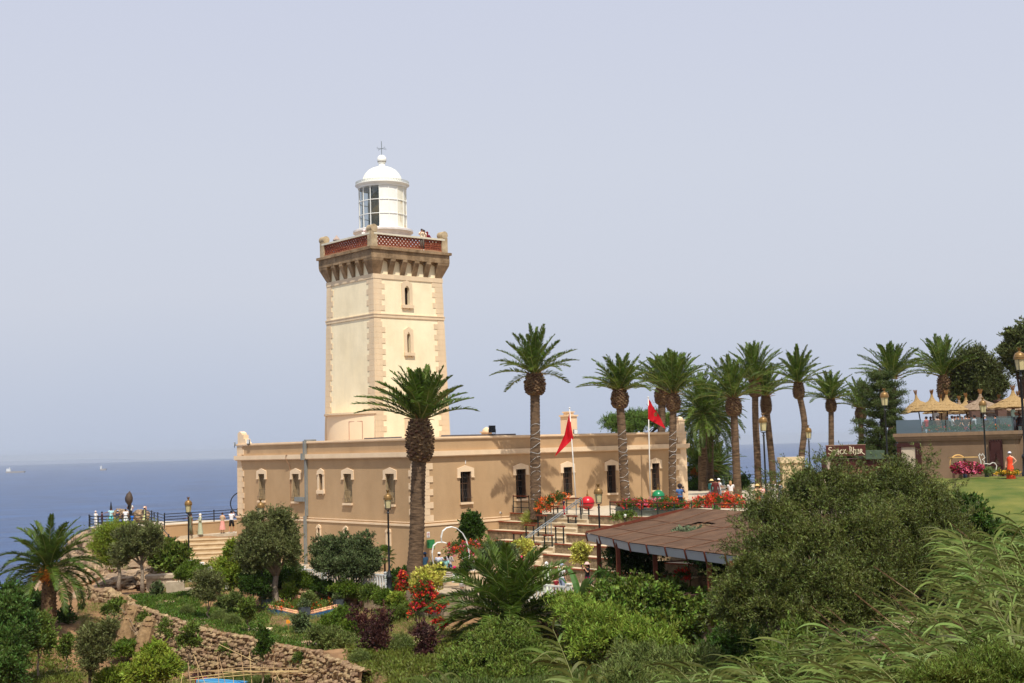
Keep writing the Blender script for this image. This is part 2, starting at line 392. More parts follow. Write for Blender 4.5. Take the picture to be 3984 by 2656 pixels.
ys = np.concatenate([np.arange(-4, 40, 1.5), np.arange(40, 90, .3), np.arange(90, 130, .6), np.arange(130, 220, 4.)])
XX, YY = np.meshgrid(xs, ys); ZZ = height(XX, YY)
nx, ny = len(xs), len(ys)
ii = (np.arange(ny-1)[:, None]*nx+np.arange(nx-1)[None, :]).ravel()
g = MB(); g.add(np.stack([XX.ravel(), YY.ravel(), ZZ.ravel()], 1), np.stack([ii, ii+1, ii+nx+1, ii+nx], 1))
tagp(g.build('ground', M_GROUND, smooth=True), kind='structure')

# sea
m = mat('sea_water', (6, 36, 78), .30, scale=.022, spec=.22, coords='Object', rgb2=(32, 78, 130), stretch=(.35, 1, 1), detail=9, thr=(.36, .64))
nt = m.node_tree; N = nt.nodes; L = nt.links; bs = N['Principled BSDF']
tc = N.new('ShaderNodeTexCoord'); mp = N.new('ShaderNodeMapping'); mp.inputs['Scale'].default_value = (.35, 1., 1)
L.new(tc.outputs['Object'], mp.inputs[0])
w1 = N.new('ShaderNodeTexNoise'); w1.inputs['Scale'].default_value = .12; w1.inputs['Detail'].default_value = 8; w1.inputs['Roughness'].default_value = .65
L.new(mp.outputs[0], w1.inputs[0])
bu = N.new('ShaderNodeBump'); bu.inputs['Strength'].default_value = .9; bu.inputs['Distance'].default_value = 4.0
L.new(w1.outputs[0], bu.inputs['Height']); L.new(bu.outputs[0], bs.inputs['Normal'])
w2 = N.new('ShaderNodeTexNoise'); w2.inputs['Scale'].default_value = .05; w2.inputs['Detail'].default_value = 6; w2.inputs['Roughness'].default_value = .8
mp2 = N.new('ShaderNodeMapping'); mp2.inputs['Scale'].default_value = (.6, 1.6, 1); L.new(tc.outputs['Object'], mp2.inputs[0]); L.new(mp2.outputs[0], w2.inputs[0])
rp = N.new('ShaderNodeValToRGB'); rp.color_ramp.elements[0].position = .655; rp.color_ramp.elements[1].position = .675
L.new(w2.outputs[0], rp.inputs[0])
mx = N.new('ShaderNodeMix'); mx.data_type = 'RGBA'; mx.inputs[7].default_value = (.75, .78, .8, 1)
L.new(rp.outputs[0], mx.inputs[0]); old = bs.inputs['Base Color'].links[0].from_socket
L.new(old, mx.inputs[6]); L.new(mx.outputs[2], bs.inputs['Base Color'])
M_SEA = m
s = MB(); s.add([(-12000, 60, -80), (12000, 60, -80), (12000, 16500, -80), (-12000, 16500, -80)], [(0, 1, 2, 3)])
tagp(s.build('water', M_SEA), kind='structure')
# faint far coast
h = MB(); rd = random.Random(3); pts = []
for i in range(61):
    x = -7600+i*95; e = math.sin(math.pi*i/60)**.6
    pts.append((x, (30+22*math.sin(i*.12-.5)+5*math.sin(i*.5+1)+3*rd.random())*e))
v = []
for x, z in pts:
    v += [(x, 15600, -80), (x, 15900, -80+z), (x, 16400, -80)]
h.add(v, [(3*i+a, 3*i+3+a, 3*i+4+a, 3*i+1+a) for i in range(60) for a in (0, 1)])
tagp(h.build('hills', mat('far_hills', (120, 130, 150), .9), smooth=True), kind='structure')

# paved courtyard in front of the house
m = mat('courtyard_paving', (150, 132, 108), .9, scale=1.2, rgb2=(186, 168, 142), bump=.5, bscale=5)
p = MB(); p.prism([(-22.4, 89.2), (-18.7, 82.2), (-7.2, 72.8), (-5.3, 70.6), (2.3, 62.6), (8, 55), (22, 46), (34, 52), (22, 78), (-1, 92), (-12, 100), (-22, 99)], -9.6, -7.8)
tagp(p.build('patio', m), kind='structure')
# upper terrace
q = [loc2w(*a)[:2] for a in ((7.25, -14), (7.25, 0.0), (24.9, .02), (24.9, 40), (70, 40), (70, -40), (22, -32))]
q = [loc2w(7.3, -19)[:2], loc2w(7.3, -.02)[:2], loc2w(24.9, -.02)[:2], loc2w(24.9, 16)[:2], (8, 122), (60, 132), (60, 80), (21, 77), (16, 66)]
p = MB(); p.prism(q, -9.8, -4.4)
tagp(p.build('terrace', M_PAVE), kind='structure')
# lawn on the right, a low mound
lx = np.linspace(17, 44, 60); ly = np.linspace(52, 79, 60); AX, AY = np.meshgrid(lx, ly)
AZ = -4.9+2.15*sstep(56, 76, AY)*sstep(17, 26, AX)+.05*np.sin(AX*1.7)*np.sin(AY*1.1)
AZ[0, :] = AZ[:, 0] = -6; 
g = MB(); jj = (np.arange(59)[:, None]*60+np.arange(59)[None, :]).ravel()
g.add(np.stack([AX.ravel(), AY.ravel(), AZ.ravel()], 1), np.stack([jj, jj+1, jj+61, jj+60], 1))
tagp(g.build('lawn', M_LAWN, smooth=True), kind='structure')
def lawn_z(x, y): return float(-4.9+2.15*sstep(56, 76, np.array(y))*sstep(17, 26, np.array(x)))
p = MB(); a = [G(3700, 2120, -6.3), G(3984, 2100, -6.3), G(4100, 2300, -6.3), G(3650, 2260, -6.3)]
p.add([(q[0], q[1], -6.3) for q in a]+[(q[0], q[1], -6.6) for q in a], [(0, 1, 2, 3), (0, 4, 5, 1), (1, 5, 6, 2), (2, 6, 7, 3), (3, 7, 4, 0)])
tagp(p.build('path', mat('green_court', (122, 140, 112), .85, bump=.1)), kind='structure')
# ================================================================ KEEPER'S HOUSE (local x along the right wall, local y along the left wall)
M_WALL = mat('ochre_render', (176, 144, 106), .9, scale=.35, rgb2=(188, 156, 118), bump=.2, bscale=14, streak=.07)
M_TRIM = mat('cream_trim', (224, 196, 160), .85, scale=.8, rgb2=(232, 206, 172), bump=.1, bscale=20, streak=.07)
M_QUOIN = mat('house_quoin', (220, 190, 152), .85, scale=1.4, rgb2=(230, 204, 170), bump=.1, bscale=20, streak=.12)
M_DARK = mat('dark_interior', (20, 16, 14), .5, var=.1)
M_IRON = mat('black_iron', (26, 28, 30), .5, var=.1, spec=.5)
M_BARS = mat('window_iron', (70, 62, 54), .6)
M_GREY = mat('grey_metal', (120, 128, 132), .5, metal=.3, spec=.5)
M_WHITE = mat('white_paint', (226, 226, 220), .6, var=.04)
HZ0 = -8.2
house = thing('keepers_house', 'long ochre single storey house with cream quoins around the foot of the lighthouse tower', 'house', loc2w(0, 0, HZ0), TH)
HS = (0, 0, HZ0)
def P_R(t, z, d): return (t, d, z)
def P_L(t, z, d): return (d, t, z)
def facade(mb, P, t0, t1, z0, z1, holes, depth=.38, m=None):
    ts = sorted({t0, t1, *[h[0] for h in holes], *[h[1] for h in holes]}); zs = sorted({z0, z1, *[h[2] for h in holes], *[h[3] for h in holes]})
    for a, b in zip(ts[:-1], ts[1:]):
        for c, d in zip(zs[:-1], zs[1:]):
            tm, zm = (a+b)/2, (c+d)/2
            if any(h[0] < tm < h[1] and h[2] < zm < h[3] for h in holes): continue
            mb.add([P(a, c, 0), P(b, c, 0), P(b, d, 0), P(a, d, 0)], [(0, 1, 2, 3)], m)
    for a, b, c, d in holes:
        for q in (((a, c), (a, d)), ((b, c), (b, d)), ((a, c), (b, c)), ((a, d), (b, d))):
            (u0, w0), (u1, w1) = q
            mb.add([P(u0, w0, 0), P(u1, w1, 0), P(u1, w1, depth), P(u0, w0, depth)], [(0, 1, 2, 3)], m)
LW, RW = 22.75, 24.5
WIN_R, WIN_L = [], []
for x0, x1, yt, yb in ((1789, 1831, 1836, 1949), (2006, 2044, 1826, 1941), (2190, 2225, 1819, 1926), (2360, 2394, 1810, 1916), (2534, 2564, 1801, 1900)):
    a, z = on_wall(x0, yt, 'R'); b, z2 = on_wall(x1, yt, 'R')
    WIN_R.append((a, b, -3.55, -1.62))
for x0, x1, kind in ((1006.6, 1031, 0), (1138, 1165, 0), (1242, 1256, 1), (1338, 1369, 0), (1501, 1535.5, 0)):
    b, _ = on_wall(x0, 1850, 'L'); a, _ = on_wall(x1, 1850, 'L'); c = (a+b)/2
    WIN_L.append((a, b, -3.55 if not kind else -2.72, -1.62, kind))
BAS_L = []
for x in (1247, 1352, 1518):
    c, _ = on_wall(x, 2100, 'L'); BAS_L.append((c-.13, c+.13, -6.25, -5.25))
w = MB()
facade(w, P_R, 0, RW, -4.76, .45, WIN_R)
facade(w, P_L, 0, LW, -4.76, .45, [h[:4] for h in WIN_L])
# base below the string course stands slightly proud
facade(w, lambda t, z, d: (t, d-.10, z), -.10, RW+.1, HZ0, -4.76, [])
facade(w, lambda t, z, d: (d-.10, t, z), -.10, LW+.1, HZ0, -4.76, BAS_L, depth=.3)
w.add([(-.1, -.1, -4.76), (RW+.1, -.1, -4.76), (RW+.1, 0, -4.76), (0, 0, -4.76), (0, LW, -4.76), (-.1, LW, -4.76)], [(0, 1, 2, 3), (0, 3, 4, 5)])
w.box(0, RW, LW-.3, LW, HZ0, .45); w.box(RW-.3, RW, 0.001, LW-.3, HZ0, .45)
w.box(.3, RW-.3, .3, LW-.3, -.75, -.35)
w.build('wall', M_WALL, house, shift=HS)
def ring(mb, o, z0, z1, t=.3):
    "band round the house, protruding by o"
    mb.box(-o, RW+o, -o, t, z0, z1); mb.box(-o, t, t, LW+o, z0, z1); mb.box(RW-t, RW+o, t, LW+o, z0, z1); mb.box(t, RW-t, LW-t, LW+o, z0, z1)
c = MB(); ring(c, .07, .46, .62); ring(c, .11, .50, .56)
c.build('coping', M_TRIM, house, shift=HS)
c = MB(); ring(c, .22, -.57, -.27); ring(c, .14, -.63, -.57)
c.build('cornice', M_TRIM, house, shift=HS)
c = MB(); ring(c, .15, -4.86, -4.74); ring(c, .035, -4.66, -4.60)
c.build('string_course', M_TRIM, house, shift=HS)
for (cx, cy, sx, sy) in ((0, 0, 1, 1), (0, LW, 1, -1), (RW, 0, -1, 1)):
    q = MB(); z = -4.60; k = 0; hq = .40
    for za, zb in ((-4.6, -.63), (-.27, .45)):
        xa, xb = sorted((cx-.03*sx, cx+.6*sx)); ya, yb = sorted((cy-.03*sy, cy+.6*sy)); q.box(xa, xb, ya, yb, za, zb)
    while z < .40:
        z1 = min(z+hq, .45)
        if not (-.66 < z1 and z < -.25):
            la, lb = ((1.12, .72) if k % 2 == 0 else (.85, .95)); e = .045
            xa, xb = sorted((cx-e*sx, cx+la*sx)); ya, yb = sorted((cy-e*sy, cy+lb*sy))
            q.box(xa, xb, ya, yb, z+.008, z1-.008)
        z = z1; k += 1
    q.build('quoin_column', M_QUOIN, house, shift=HS)
def gable_hood(mb, P, c, w2, zt, side=.24, ear=.36, sh=.21, ap=.40, t=.07):
    pts = [(-w2-side, -ear), (-w2-side, sh), (0, ap), (w2+side, sh), (w2+side, -ear), (w2, -ear), (w2, 0), (-w2, 0), (-w2, -ear)]
    f = [P(c+u, zt+v, 0.0) for u, v in pts]
    o = Vector(P(0, 0, -t))-Vector(P(0, 0, 0))
    # split into three convex pieces
    a = lambda *ix: mb.ext([f[i] for i in ix], o)
    a(0, 1, 7, 8); a(1, 2, 3, 6, 7); a(3, 4, 5, 6)
    for s_ in (-1, 1):
        u0, u1 = sorted((c+s_*(w2-.0), c+s_*(w2+side+.02)))
        A, B = P(u0, zt-ear-.02, -t-.025), P(u1, zt-ear+.10, .0)
        mb.box(min(A[0], B[0]), max(A[0], B[0]), min(A[1], B[1]), max(A[1], B[1]), zt-ear-.025, zt-ear+.05)
def pbox(mb, P, t0, t1, z0, z1, d0, d1, m=None):
    A, B = P(t0, z0, d0), P(t1, z1, d1)
    mb.box(min(A[0], B[0]), max(A[0], B[0]), min(A[1], B[1]), max(A[1], B[1]), z0, z1, m)
M_PANE = mat('window_glass', (26, 24, 24), .12, var=.2, spec=.6)
M_SHUT = mat('shutter_brown', (92, 66, 48), .7)
def house_window(P, a, b, z0, z1, small=False, base=False):
    n = MB(); pbox(n, P, a-.02, b+.02, z0, z1, .34, .37)
    wn_ = n.build('window', M_PANE, house, shift=HS)
    n = MB(); c = (a+b)/2; w2 = (b-a)/2
    if base:
        n = MB(); gable_hood(n, P, c, w2, z1, side=.14, ear=.03, sh=.1, ap=.22, t=.17)
        pbox(n, P, a-.14, a, z0, z1-.04, -.16, -.05); pbox(n, P, b, b+.14, z0, z1-.04, -.16, -.05)
        pbox(n, P, a-.18, b+.18, z0-.14, z0, -.2, -.05)
        n.build('window_frame', M_TRIM, wn_, shift=HS); return
    if small:
        gable_hood(n, P, c, w2, z1, side=.2, ear=.03, sh=.2, ap=.38)
        pbox(n, P, a-.2, a, z0, z1-.04, -.05, 0); pbox(n, P, b, b+.2, z0, z1-.04, -.05, 0)
        n.build('hood', M_TRIM, wn_, shift=HS)
        n = MB(); pbox(n, P, a-.24, b+.24, z0-.24, z0, -.12, 0)
        for u in (a-.1, b+.1): pbox(n, P, u-.06, u+.06, z0-.34, z0-.24, -.08, 0)
        n.build('sill', M_TRIM, wn_, shift=HS)
    else:
        gable_hood(n, P, c, w2, z1)
        n.build('hood', M_TRIM, wn_, shift=HS)
        n = MB(); pbox(n, P, a-.07, b+.07, z0-.13, z0, -.14, .1)
        n.build('sill', M_TRIM, wn_, shift=HS)
    gr = MB(); k = 3 if small else 6; bulge = .16
    for i in range(k):
        u = a+(b-a)*(i+.5)/k; o = lambda t, z, d: Vector(P(t, z, d))
        zm = z0+(z1-z0)*.42
        if small: gr.tube([o(u, z0, .04), o(u, z1, .04)], .009, 4)
        else:
            gr.tube([o(u, z1, .03), o(u, zm, .03), o(u, z0+.25, -bulge), o(u, z0+.06, -bulge*.9), o(u, z0+.02, .02)], .010, 4)
    if not small:
        for zz, dd in ((z0+(z1-z0)*.42, .02), (z0+.28, -bulge), (z1-.35, .03)):
            gr.tube([Vector(P(a, zz, dd)), Vector(P(b, zz, dd))], .010, 4)
    gr.build('grille', M_BARS, wn_, shift=HS)
    if not small:
        s_ = MB(); pbox(s_, P, b-.05, b, z0, z1, .0, .34)
        pbox(s_, P, c-.03, c+.03, z0, z1, .30, .33); pbox(s_, P, a, b, z0+(z1-z0)*.6, z0+(z1-z0)*.6+.05, .30, .33)
        s_.build('casement', M_SHUT if P is P_R else mat('pale_shutter', (168, 146, 110), .7), wn_, shift=HS)
        if P is P_L:
            s_ = MB(); pbox(s_, P, a+(b-a)*.28, b, z0, z1, .24, .27)
            for i in range(1, 5): pbox(s_, P, a+(b-a)*(.28+.72*i/5)-.008, a+(b-a)*(.28+.72*i/5)+.008, z0, z1, .225, .24)
            s_.build('shutter', mat('pale_shutter', (168, 146, 110), .7), wn_, shift=HS)
for a, b, z0, z1 in WIN_R: house_window(P_R, a, b, z0, z1)
for a, b, z0, z1, k in WIN_L: house_window(P_L, a, b, z0, z1, small=bool(k))
for a, b, z0, z1 in BAS_L: house_window(P_L, a, b, z0, z1, base=True)
# roof line blocks
def stepped(mb, x, y, dx, dy, z=.62, s=1.):
    a = Vector((x, y, 0)); d = Vector((dx, dy, 0)); n = Vector((-dy, dx, 0))
    prof = [(-.05, 0), (-.05, .78), (.25, .92), (.58, .78), (.58, .66), (.85, .66), (.85, .36), (1.1, .36), (1.18, .12), (1.35, 0)]
    mb.ext([(a+d*u*s+Vector((0, 0, z+v*s)))+n*.0 for u, v in prof], n*.42)
b = MB(); stepped(b, .02, LW-.02, 0, -1)
b.build('parapet_block', M_TRIM, house, shift=HS)
b = MB(); stepped(b, .0, .42, 1, 0, s=.92)
b.build('parapet_block', M_TRIM, house, shift=HS)
b = MB(); b.box(RW-.62, RW-.02, .0, .6, .62, 1.42); b.box(RW-.68, RW+.04, -.05, .66, 1.42, 1.5)
b.lathe([(.34, 0), (.34, .1), (.22, .2), (0, .26)], 12, (RW-.32, .3, 1.5))
b.build('parapet_block', M_TRIM, house, shift=HS)
b = MB(); x, y = w2loc(W(1893, 1680, 97)); b.box(x-.28, x+.28, y-.28, y+.28, -.3, .95); b.box(x-.36, x+.36, y-.36, y+.36, .95, 1.04); b.lathe([(.33, 0), (.3, .14), (.15, .28), (0, .34)], 12, (x, y, 1.04))
b.build('parapet_block', M_TRIM, house, shift=HS)
b = MB(); x, y = w2loc(W(2214, 1680, 98)); b.box(x-.48, x+.48, y-.4, y+.4, -.4, 2.0); b.box(x-.56, x+.56, y-.48, y+.48, 2.0, 2.12); b.box(x-.3, x+.3, y-.25, y+.25, 2.12, 2.3); b.box(x-.38, x+.38, y-.32, y+.32, 2.3, 2.38)
b.build('chimney', M_TRIM, house, shift=HS)
b = MB(); b.box(2.2, 8.3, .32, .42, .62, .72); b.build('roof_edging', mat('slate_strip', (92, 86, 88), .6), house, shift=HS)
b = MB(); b.box(.32, .42, 2.2, 6.3, .62, .70); b.build('roof_edging', mat('slate_strip', (92, 86, 88), .6), house, shift=HS)
# square metal duct on the left wall
dy, _ = on_wall(1196, 1900, 'L'); du = MB()
du.box(-.28, -.07, dy-.09, dy+.09, -.27, .66); du.box(-.46, -.24, dy-.10, dy+.10, -.66, -.20); du.box(-.18, -.01, dy-.08, dy+.08, -4.5, -.66)
du.box(-.32, -.12, dy-.07, dy+.07, -8.0, -4.5); du.box(-.25, -.03, dy+.13, dy+1.35, -3.52, -3.22); du.box(-.15, .7, dy-.11, dy+.11, .63, .74)
du.build('duct', mat('galvanised_duct', (130, 132, 128), .55, metal=.1, spec=.4, scale=2), house, shift=HS)
cy, _ = on_wall(1128, 1900, 'L'); du = MB(); du.tube([(-.02, cy-.5, -.3), (-.26, cy+.05, -.3), (-.26, cy+.1, -.55), (-.05, cy-.1, -1.1), (-.03, cy-.12, -2.), (-.03, cy-.12, -4.6)], .025, 6)
du.build('conduit', mat('conduit_brown', (150, 112, 80), .7), house, shift=HS)

# ---------------------------------------------------------------- things fixed on the house
def floodlight(label, loc, aim, body, face, s=1.):
    t = thing('floodlight', label, 'floodlight', loc, aim)
    b = MB(); b.box(-.17*s, .17*s, -.05, .05, .05*s, .37*s); b.build('housing', body, t)
    b = MB(); b.box(-.15*s, .15*s, -.065, -.05, .07*s, .35*s); b.build('lens', face, t)
    b = MB(); b.tube([(-.2*s, 0, .2*s), (-.2*s, 0, 0), (.2*s, 0, 0), (.2*s, 0, .2*s)], .018, 5); b.tube([(0, 0, 0), (0, 0, -.12)], .02, 5); b.build('bracket', M_IRON, t)
    return t
M_FLG = mat('floodlight_glass', (232, 232, 228), .2, var=.03)
y, _ = on_wall(974, 1720, 'L'); floodlight('white faced floodlight on the parapet left of the grey duct', loc2w(-.16, y, .55), TH-R(90), M_GREY, M_FLG)
floodlight('small white floodlight on the far left corner of the house roof', loc2w(-.2, LW+.1, .45), TH-R(110), M_GREY, M_FLG, .8)
x, _ = on_wall(1921, 1690, 'R'); floodlight('big black floodlight tilted on the parapet behind the tall palm', loc2w(x, .15, .74), TH, M_IRON, mat('black_glass', (20, 22, 26), .15), 1.45)
x, _ = on_wall(2237, 1690, 'R'); floodlight('white floodlight on the parapet at the foot of the chimney', loc2w(x, -.05, .55), TH, M_GREY, M_FLG)
# no smoking notice and green plaque
def plate(name, label, cat, c, w_, h_, P, m, border=None):
    t = thing(name, label, cat, loc2w(c, -.13, 0) if P is P_R else loc2w(-.13, c, 0), TH)
    return t
x, z = on_wall(1662, 2079, 'R')
t = thing('notice', 'small white no smoking notice on the wall right of the leaning palm trunk', 'notice', loc2w(x, -.12, z), TH)
b = MB(); b.box(-.11, .11, 0, .012, -.17, .17); b.build('panel', M_WHITE, t)
b = MB(); k = [(math.cos(a)*.075, -.004, math.sin(a)*.075+.02) for a in np.linspace(0, 2*math.pi, 17)]
b.tube(k, .009, 4, caps=False); b.bar((-.05, -.004, -.03), (.05, -.004, .07), .014); b.build('symbol', mat('sign_red', (186, 40, 44), .6), t)
b = MB(); b.bar((-.045, -.004, .02), (.03, -.004, .02), .012); b.box(-.08, .08, -.006, 0, -.12, -.10); b.build('lettering', mat('sign_black', (40, 40, 48), .6), t)
x, z = on_wall(1671, 2115, 'R')
t = thing('plaque', 'green plaque with notched corners on the wall behind the white cap man', 'plaque', loc2w(x, -.12, z), TH)
def notch(w_, h_, n_): return [(-w_+n_, -h_), (w_-n_, -h_), (w_, -h_+n_), (w_, h_-n_), (w_-n_, h_), (-w_+n_, h_), (-w_, h_-n_), (-w_, -h_+n_)]
b = MB(); b.ext([(u, 0, v) for u, v in notch(.31, .27, .06)], (0, -.02, 0)); b.build('panel', mat('plaque_green', (52, 128, 74), .6), t)
b = MB(); pts = [(u, -.025, v) for u, v in notch(.30, .26, .06)]
for p_, q_ in zip(pts, pts[1:]+pts[:1]): b.bar(p_, q_, .018)
b.build('border', mat('plaque_border', (150, 170, 90), .6), t)
x, z = on_wall(1946, 1994, 'R')
t = thing('outdoor_tap', 'small dark tap with stained wall below it left of the stone seats', 'tap', loc2w(x, -.03, z), TH)
b = MB(); b.box(-.05, .05, 0, .03, -.05, .06); b.build('back_plate', M_WHITE, t)
b = MB(); b.tube([(0, 0, 0), (0, -.1, 0), (0, -.12, -.1)], .02, 6); b.build('spout', M_IRON, t)
x, z = on_wall(1810, 1796, 'R')
t = MB(); t.box(-.02, .02, -.05, 0, -.08, .08); t.box(-.012, .012, -.045, -.0, -.14, -.08)
t = t.build('wall_lamp_bracket', M_WHITE); t.location = loc2w(x, 0, z); t.rotation_euler = (0, 0, TH); tagp(t, 'tiny white bracket on the wall above the first right hand window', 'bracket')
# ================================================================ LIGHTHOUSE TOWER
M_TOW = mat('tower_render', (236, 219, 180), .9, scale=.35, rgb2=(245, 230, 194), bump=.12, bscale=12, streak=.09)
M_TQ = mat('tower_quoin', (214, 190, 156), .85, scale=.9, rgb2=(230, 206, 170), bump=.15, bscale=14, streak=.14)
M_BROWN = mat('weathered_sandstone', (122, 98, 70), .95, scale=1.6, rgb2=(168, 142, 110), bump=.6, bscale=9, streak=.35)
M_BRICK = mat('red_lattice_brick', (116, 56, 38), .9, scale=4, rgb2=(150, 82, 56), bump=.3, bscale=20)
M_LANT = mat('lantern_white', (232, 230, 218), .55, scale=2, rgb2=(240, 238, 230), spec=.4)
M_RUST = mat('stained_white', (228, 222, 200), .6, scale=3.0, rgb2=(196, 160, 92), thr=(.56, .72), stretch=(1, 1, .45))
TC = np.array([-9.47, 96.39])
def cz(px, py, D): return float(W(px, py, D)[2])
ZT = {'band_t': cz(1452, 1061, 91.8), 'band_b': cz(1452, 1079, 91.8), 'mid_t': cz(1455, 1217, 91.8), 'mid_b': cz(1455, 1231, 91.8),
      'ledge_t': cz(1448, 954.5, 91.3), 'ledge_b': cz(1448, 965, 91.3), 'fr_t': cz(1449, 981, 91.5), 'fr_b': cz(1449, 999, 91.5), 'post_t': cz(1447, 895, 91.6)}
TB = -.4
tower = thing('lighthouse_tower', 'square cream stone lighthouse tower with white lantern and brown corbelled balcony', 'lighthouse', (TC[0], TC[1], TB), TH)
TS = (0, 0, TB)
hw = lambda z: 3.32-.0205*z
def TP_R(t, z, d): return (t*hw(z), -hw(z)+d, z)
def TP_L(t, z, d): return (-hw(z)+d, t*hw(z), z)
Ttop = ZT['fr_b']+.2
def tloc(p): d = np.array(p[:2])-TC; return float(d@LX), float(d@LY)
def tw(px, py):
    z = 9.; O = TC-LY*hw(z)
    t, z = on_wall(px, py, 'R', O); O = TC-LY*hw(z); t, z = on_wall(px, py, 'R', O); return t/hw(z), z
TW = []
for px, yt, yb, ww in ((1581.5, 1117, 1186, 18), (1588.5, 1298, 1371, 12)):
    u, zt = tw(px, yt); _, zb = tw(px, yb); k = ww*94.5/F_PX/.78/2/3.1
    TW.append((u-k, u+k, zb, zt))
u, zt = tw(1597, 1640); TW.append((u-.08, u+.08, zt-1.3, zt))
w = MB(); n_ = []
facade(w, TP_R, -1, 1, TB, Ttop, TW, depth=.35); facade(w, TP_L, -1, 1, TB, Ttop, [])
facade(w, lambda t, z, d: (t*hw(z), hw(z)-d, z), -1, 1, TB, Ttop, []); facade(w, lambda t, z, d: (hw(z)-d, t*hw(z), z), -1, 1, TB, Ttop, [])
w.build('shaft', M_TOW, tower, shift=TS)
def sq(mb, h, z0, z1, m=None, h2=None):
    h2 = h if h2 is None else h2
    mb.add([(-h, -h, z0), (h, -h, z0), (h, h, z0), (-h, h, z0), (-h2, -h2, z1), (h2, -h2, z1), (h2, h2, z1), (-h2, h2, z1)],
           [(3, 2, 1, 0), (4, 5, 6, 7), (0, 1, 5, 4), (1, 2, 6, 5), (2, 3, 7, 6), (3, 0, 4, 7)], m)
b = MB(); sq(b, hw(ZT['mid_t'])+.07, ZT['mid_b'], ZT['mid_t']); sq(b, hw(ZT['mid_t'])+.10, ZT['mid_t']-.05, ZT['mid_t']+.012)
b.build('string_course', M_TQ, tower, shift=TS)
b = MB(); sq(b, hw(ZT['band_t'])+.07, ZT['band_b'], ZT['band_t']); b.build('string_course', M_TQ, tower, shift=TS)
for sx in (-1, 1):
    for sy in (-1, 1):
        qu = MB(); z = TB; k = 0
        for za, zb in ((TB, ZT['mid_b']), (ZT['mid_t'], ZT['band_b'])):
            v = []
            for z_ in (za, zb):
                h = hw(z_)+.022
                v += [(sx*h, sy*h, z_), (sx*(h-.6), sy*h, z_), (sx*(h-.6), sy*(h-.6), z_), (sx*h, sy*(h-.6), z_)]
            qu.add(v, [(0, 1, 2, 3), (7, 6, 5, 4), (0, 1, 5, 4), (1, 2, 6, 5), (2, 3, 7, 6), (3, 0, 4, 7)])
        while z < ZT['band_b']-.05:
            z1 = min(z+.395, ZT['band_b'])
            if not (z1 > ZT['mid_b']-.02 and z < ZT['mid_t']):
                h = hw((z+z1)/2); e = .035
                la, lb = ((.95, .62) if (k+(sx*sy < 0)) % 2 == 0 else (.68, .86))
                xa, xb = sorted((sx*(h+e), sx*(h-la))); ya, yb = sorted((sy*(h+e), sy*(h-lb)))
                qu.box(xa, xb, ya, yb, z+.007, z1-.007)
            z = z1; k += 1
        qu.build('quoin_column', M_TQ, tower, shift=TS)
# windows in the right face
for a, b_, z0, z1 in TW:
    c = (a+b_)/2; w2 = (b_-a)/2*hw(z0); X = lambda u, z, d: (c*hw(z)+u, -hw(z)+d, z)
    p = MB(); p.box(*sorted((X(-w2, z0, 0)[0], X(w2, z0, 0)[0])), -hw(z0)+.30, -hw(z0)+.33, z0, z1)
    wi = p.build('window', M_PANE, tower, shift=TS)
    f = MB(); t_ = .06; s_ = .26; o = (0, -t_, 0)
    ar = [(-w2-s_, z0), (-w2-s_, z1+.28), (0, z1+.52), (w2+s_, z1+.28), (w2+s_, z0), (w2, z0), (w2, z1-.12), (w2*.55, z1+.02), (0, z1+.14), (-w2*.55, z1+.02), (-w2, z1-.12), (-w2, z0)]
    P3 = [X(u, z, 0) for u, z in ar]
    for ix in ((0, 1, 10, 11), (1, 2, 8, 9, 10), (2, 3, 6, 7, 8), (3, 4, 5, 6)): f.ext([P3[i] for i in ix], o)
    f.build('surround', M_TQ, wi, shift=TS)
    f = MB(); f.box(c*hw(z0)-w2-s_-.04, c*hw(z0)+w2+s_+.04, -hw(z0)-.17, -hw(z0)+.1, z0-.24, z0)
    for u in (-.26, .26): f.box(c*hw(z0)+u-.08, c*hw(z0)+u+.08, -hw(z0)-.11, -hw(z0)+.05, z0-.36, z0-.24)
    f.build('sill', M_TQ, wi, shift=TS)
    f = MB(); y = -hw(z0)+.26
    for u in (-w2, w2): f.box(c*hw(z0)+u-.025, c*hw(z0)+u+.025, y-.02, y+.02, z0, z1)
    f.box(c*hw(z0)-w2, c*hw(z0)+w2, y-.02, y+.02, z0, z0+.04)
    f.build('frame', M_SHUT, wi, shift=TS)
# corbelled balcony
fb, ft, hF = ZT['fr_b'], ZT['fr_t'], 3.52
b = MB(); sq(b, hF, fb, ft); sq(b, hF, ft, ZT['ledge_b'], h2=hF-.0)
b.build('frieze', M_BROWN, tower, shift=TS)
b = MB(); sq(b, hF+.13, ZT['ledge_b'], ZT['ledge_t']); b.build('ledge', M_BROWN, tower, shift=TS)
bt = ZT['band_t']; h0 = hw(bt)
def corbel(face, u0, u1, m=M_BROWN, nm='corbel'):
    prof = [(h0-.05, bt), (h0+.02, bt), (hF-.03, fb-.18), (hF-.01, fb-.18), (hF-.01, fb), (h0-.05, fb)]
    def mp(u, h, z):
        x, y = u, -h
        for _ in range(face): x, y = y, -x
        return (x, y, z)
    a = [mp(u0, h, z) for h, z in prof]; c_ = Vector(mp(u1, 0, 0))-Vector(mp(u0, 0, 0))
    q_ = MB(); q_.ext(a, c_); return q_.build(nm, m, tower, shift=TS)
blk = 1.06; gap = (2*hF-2*blk-4*.42)/5
for face in range(4):
    for i in range(4):
        u0 = -hF+blk+gap*(i+1)+.42*i; corbel(face, u0, u0+.42)
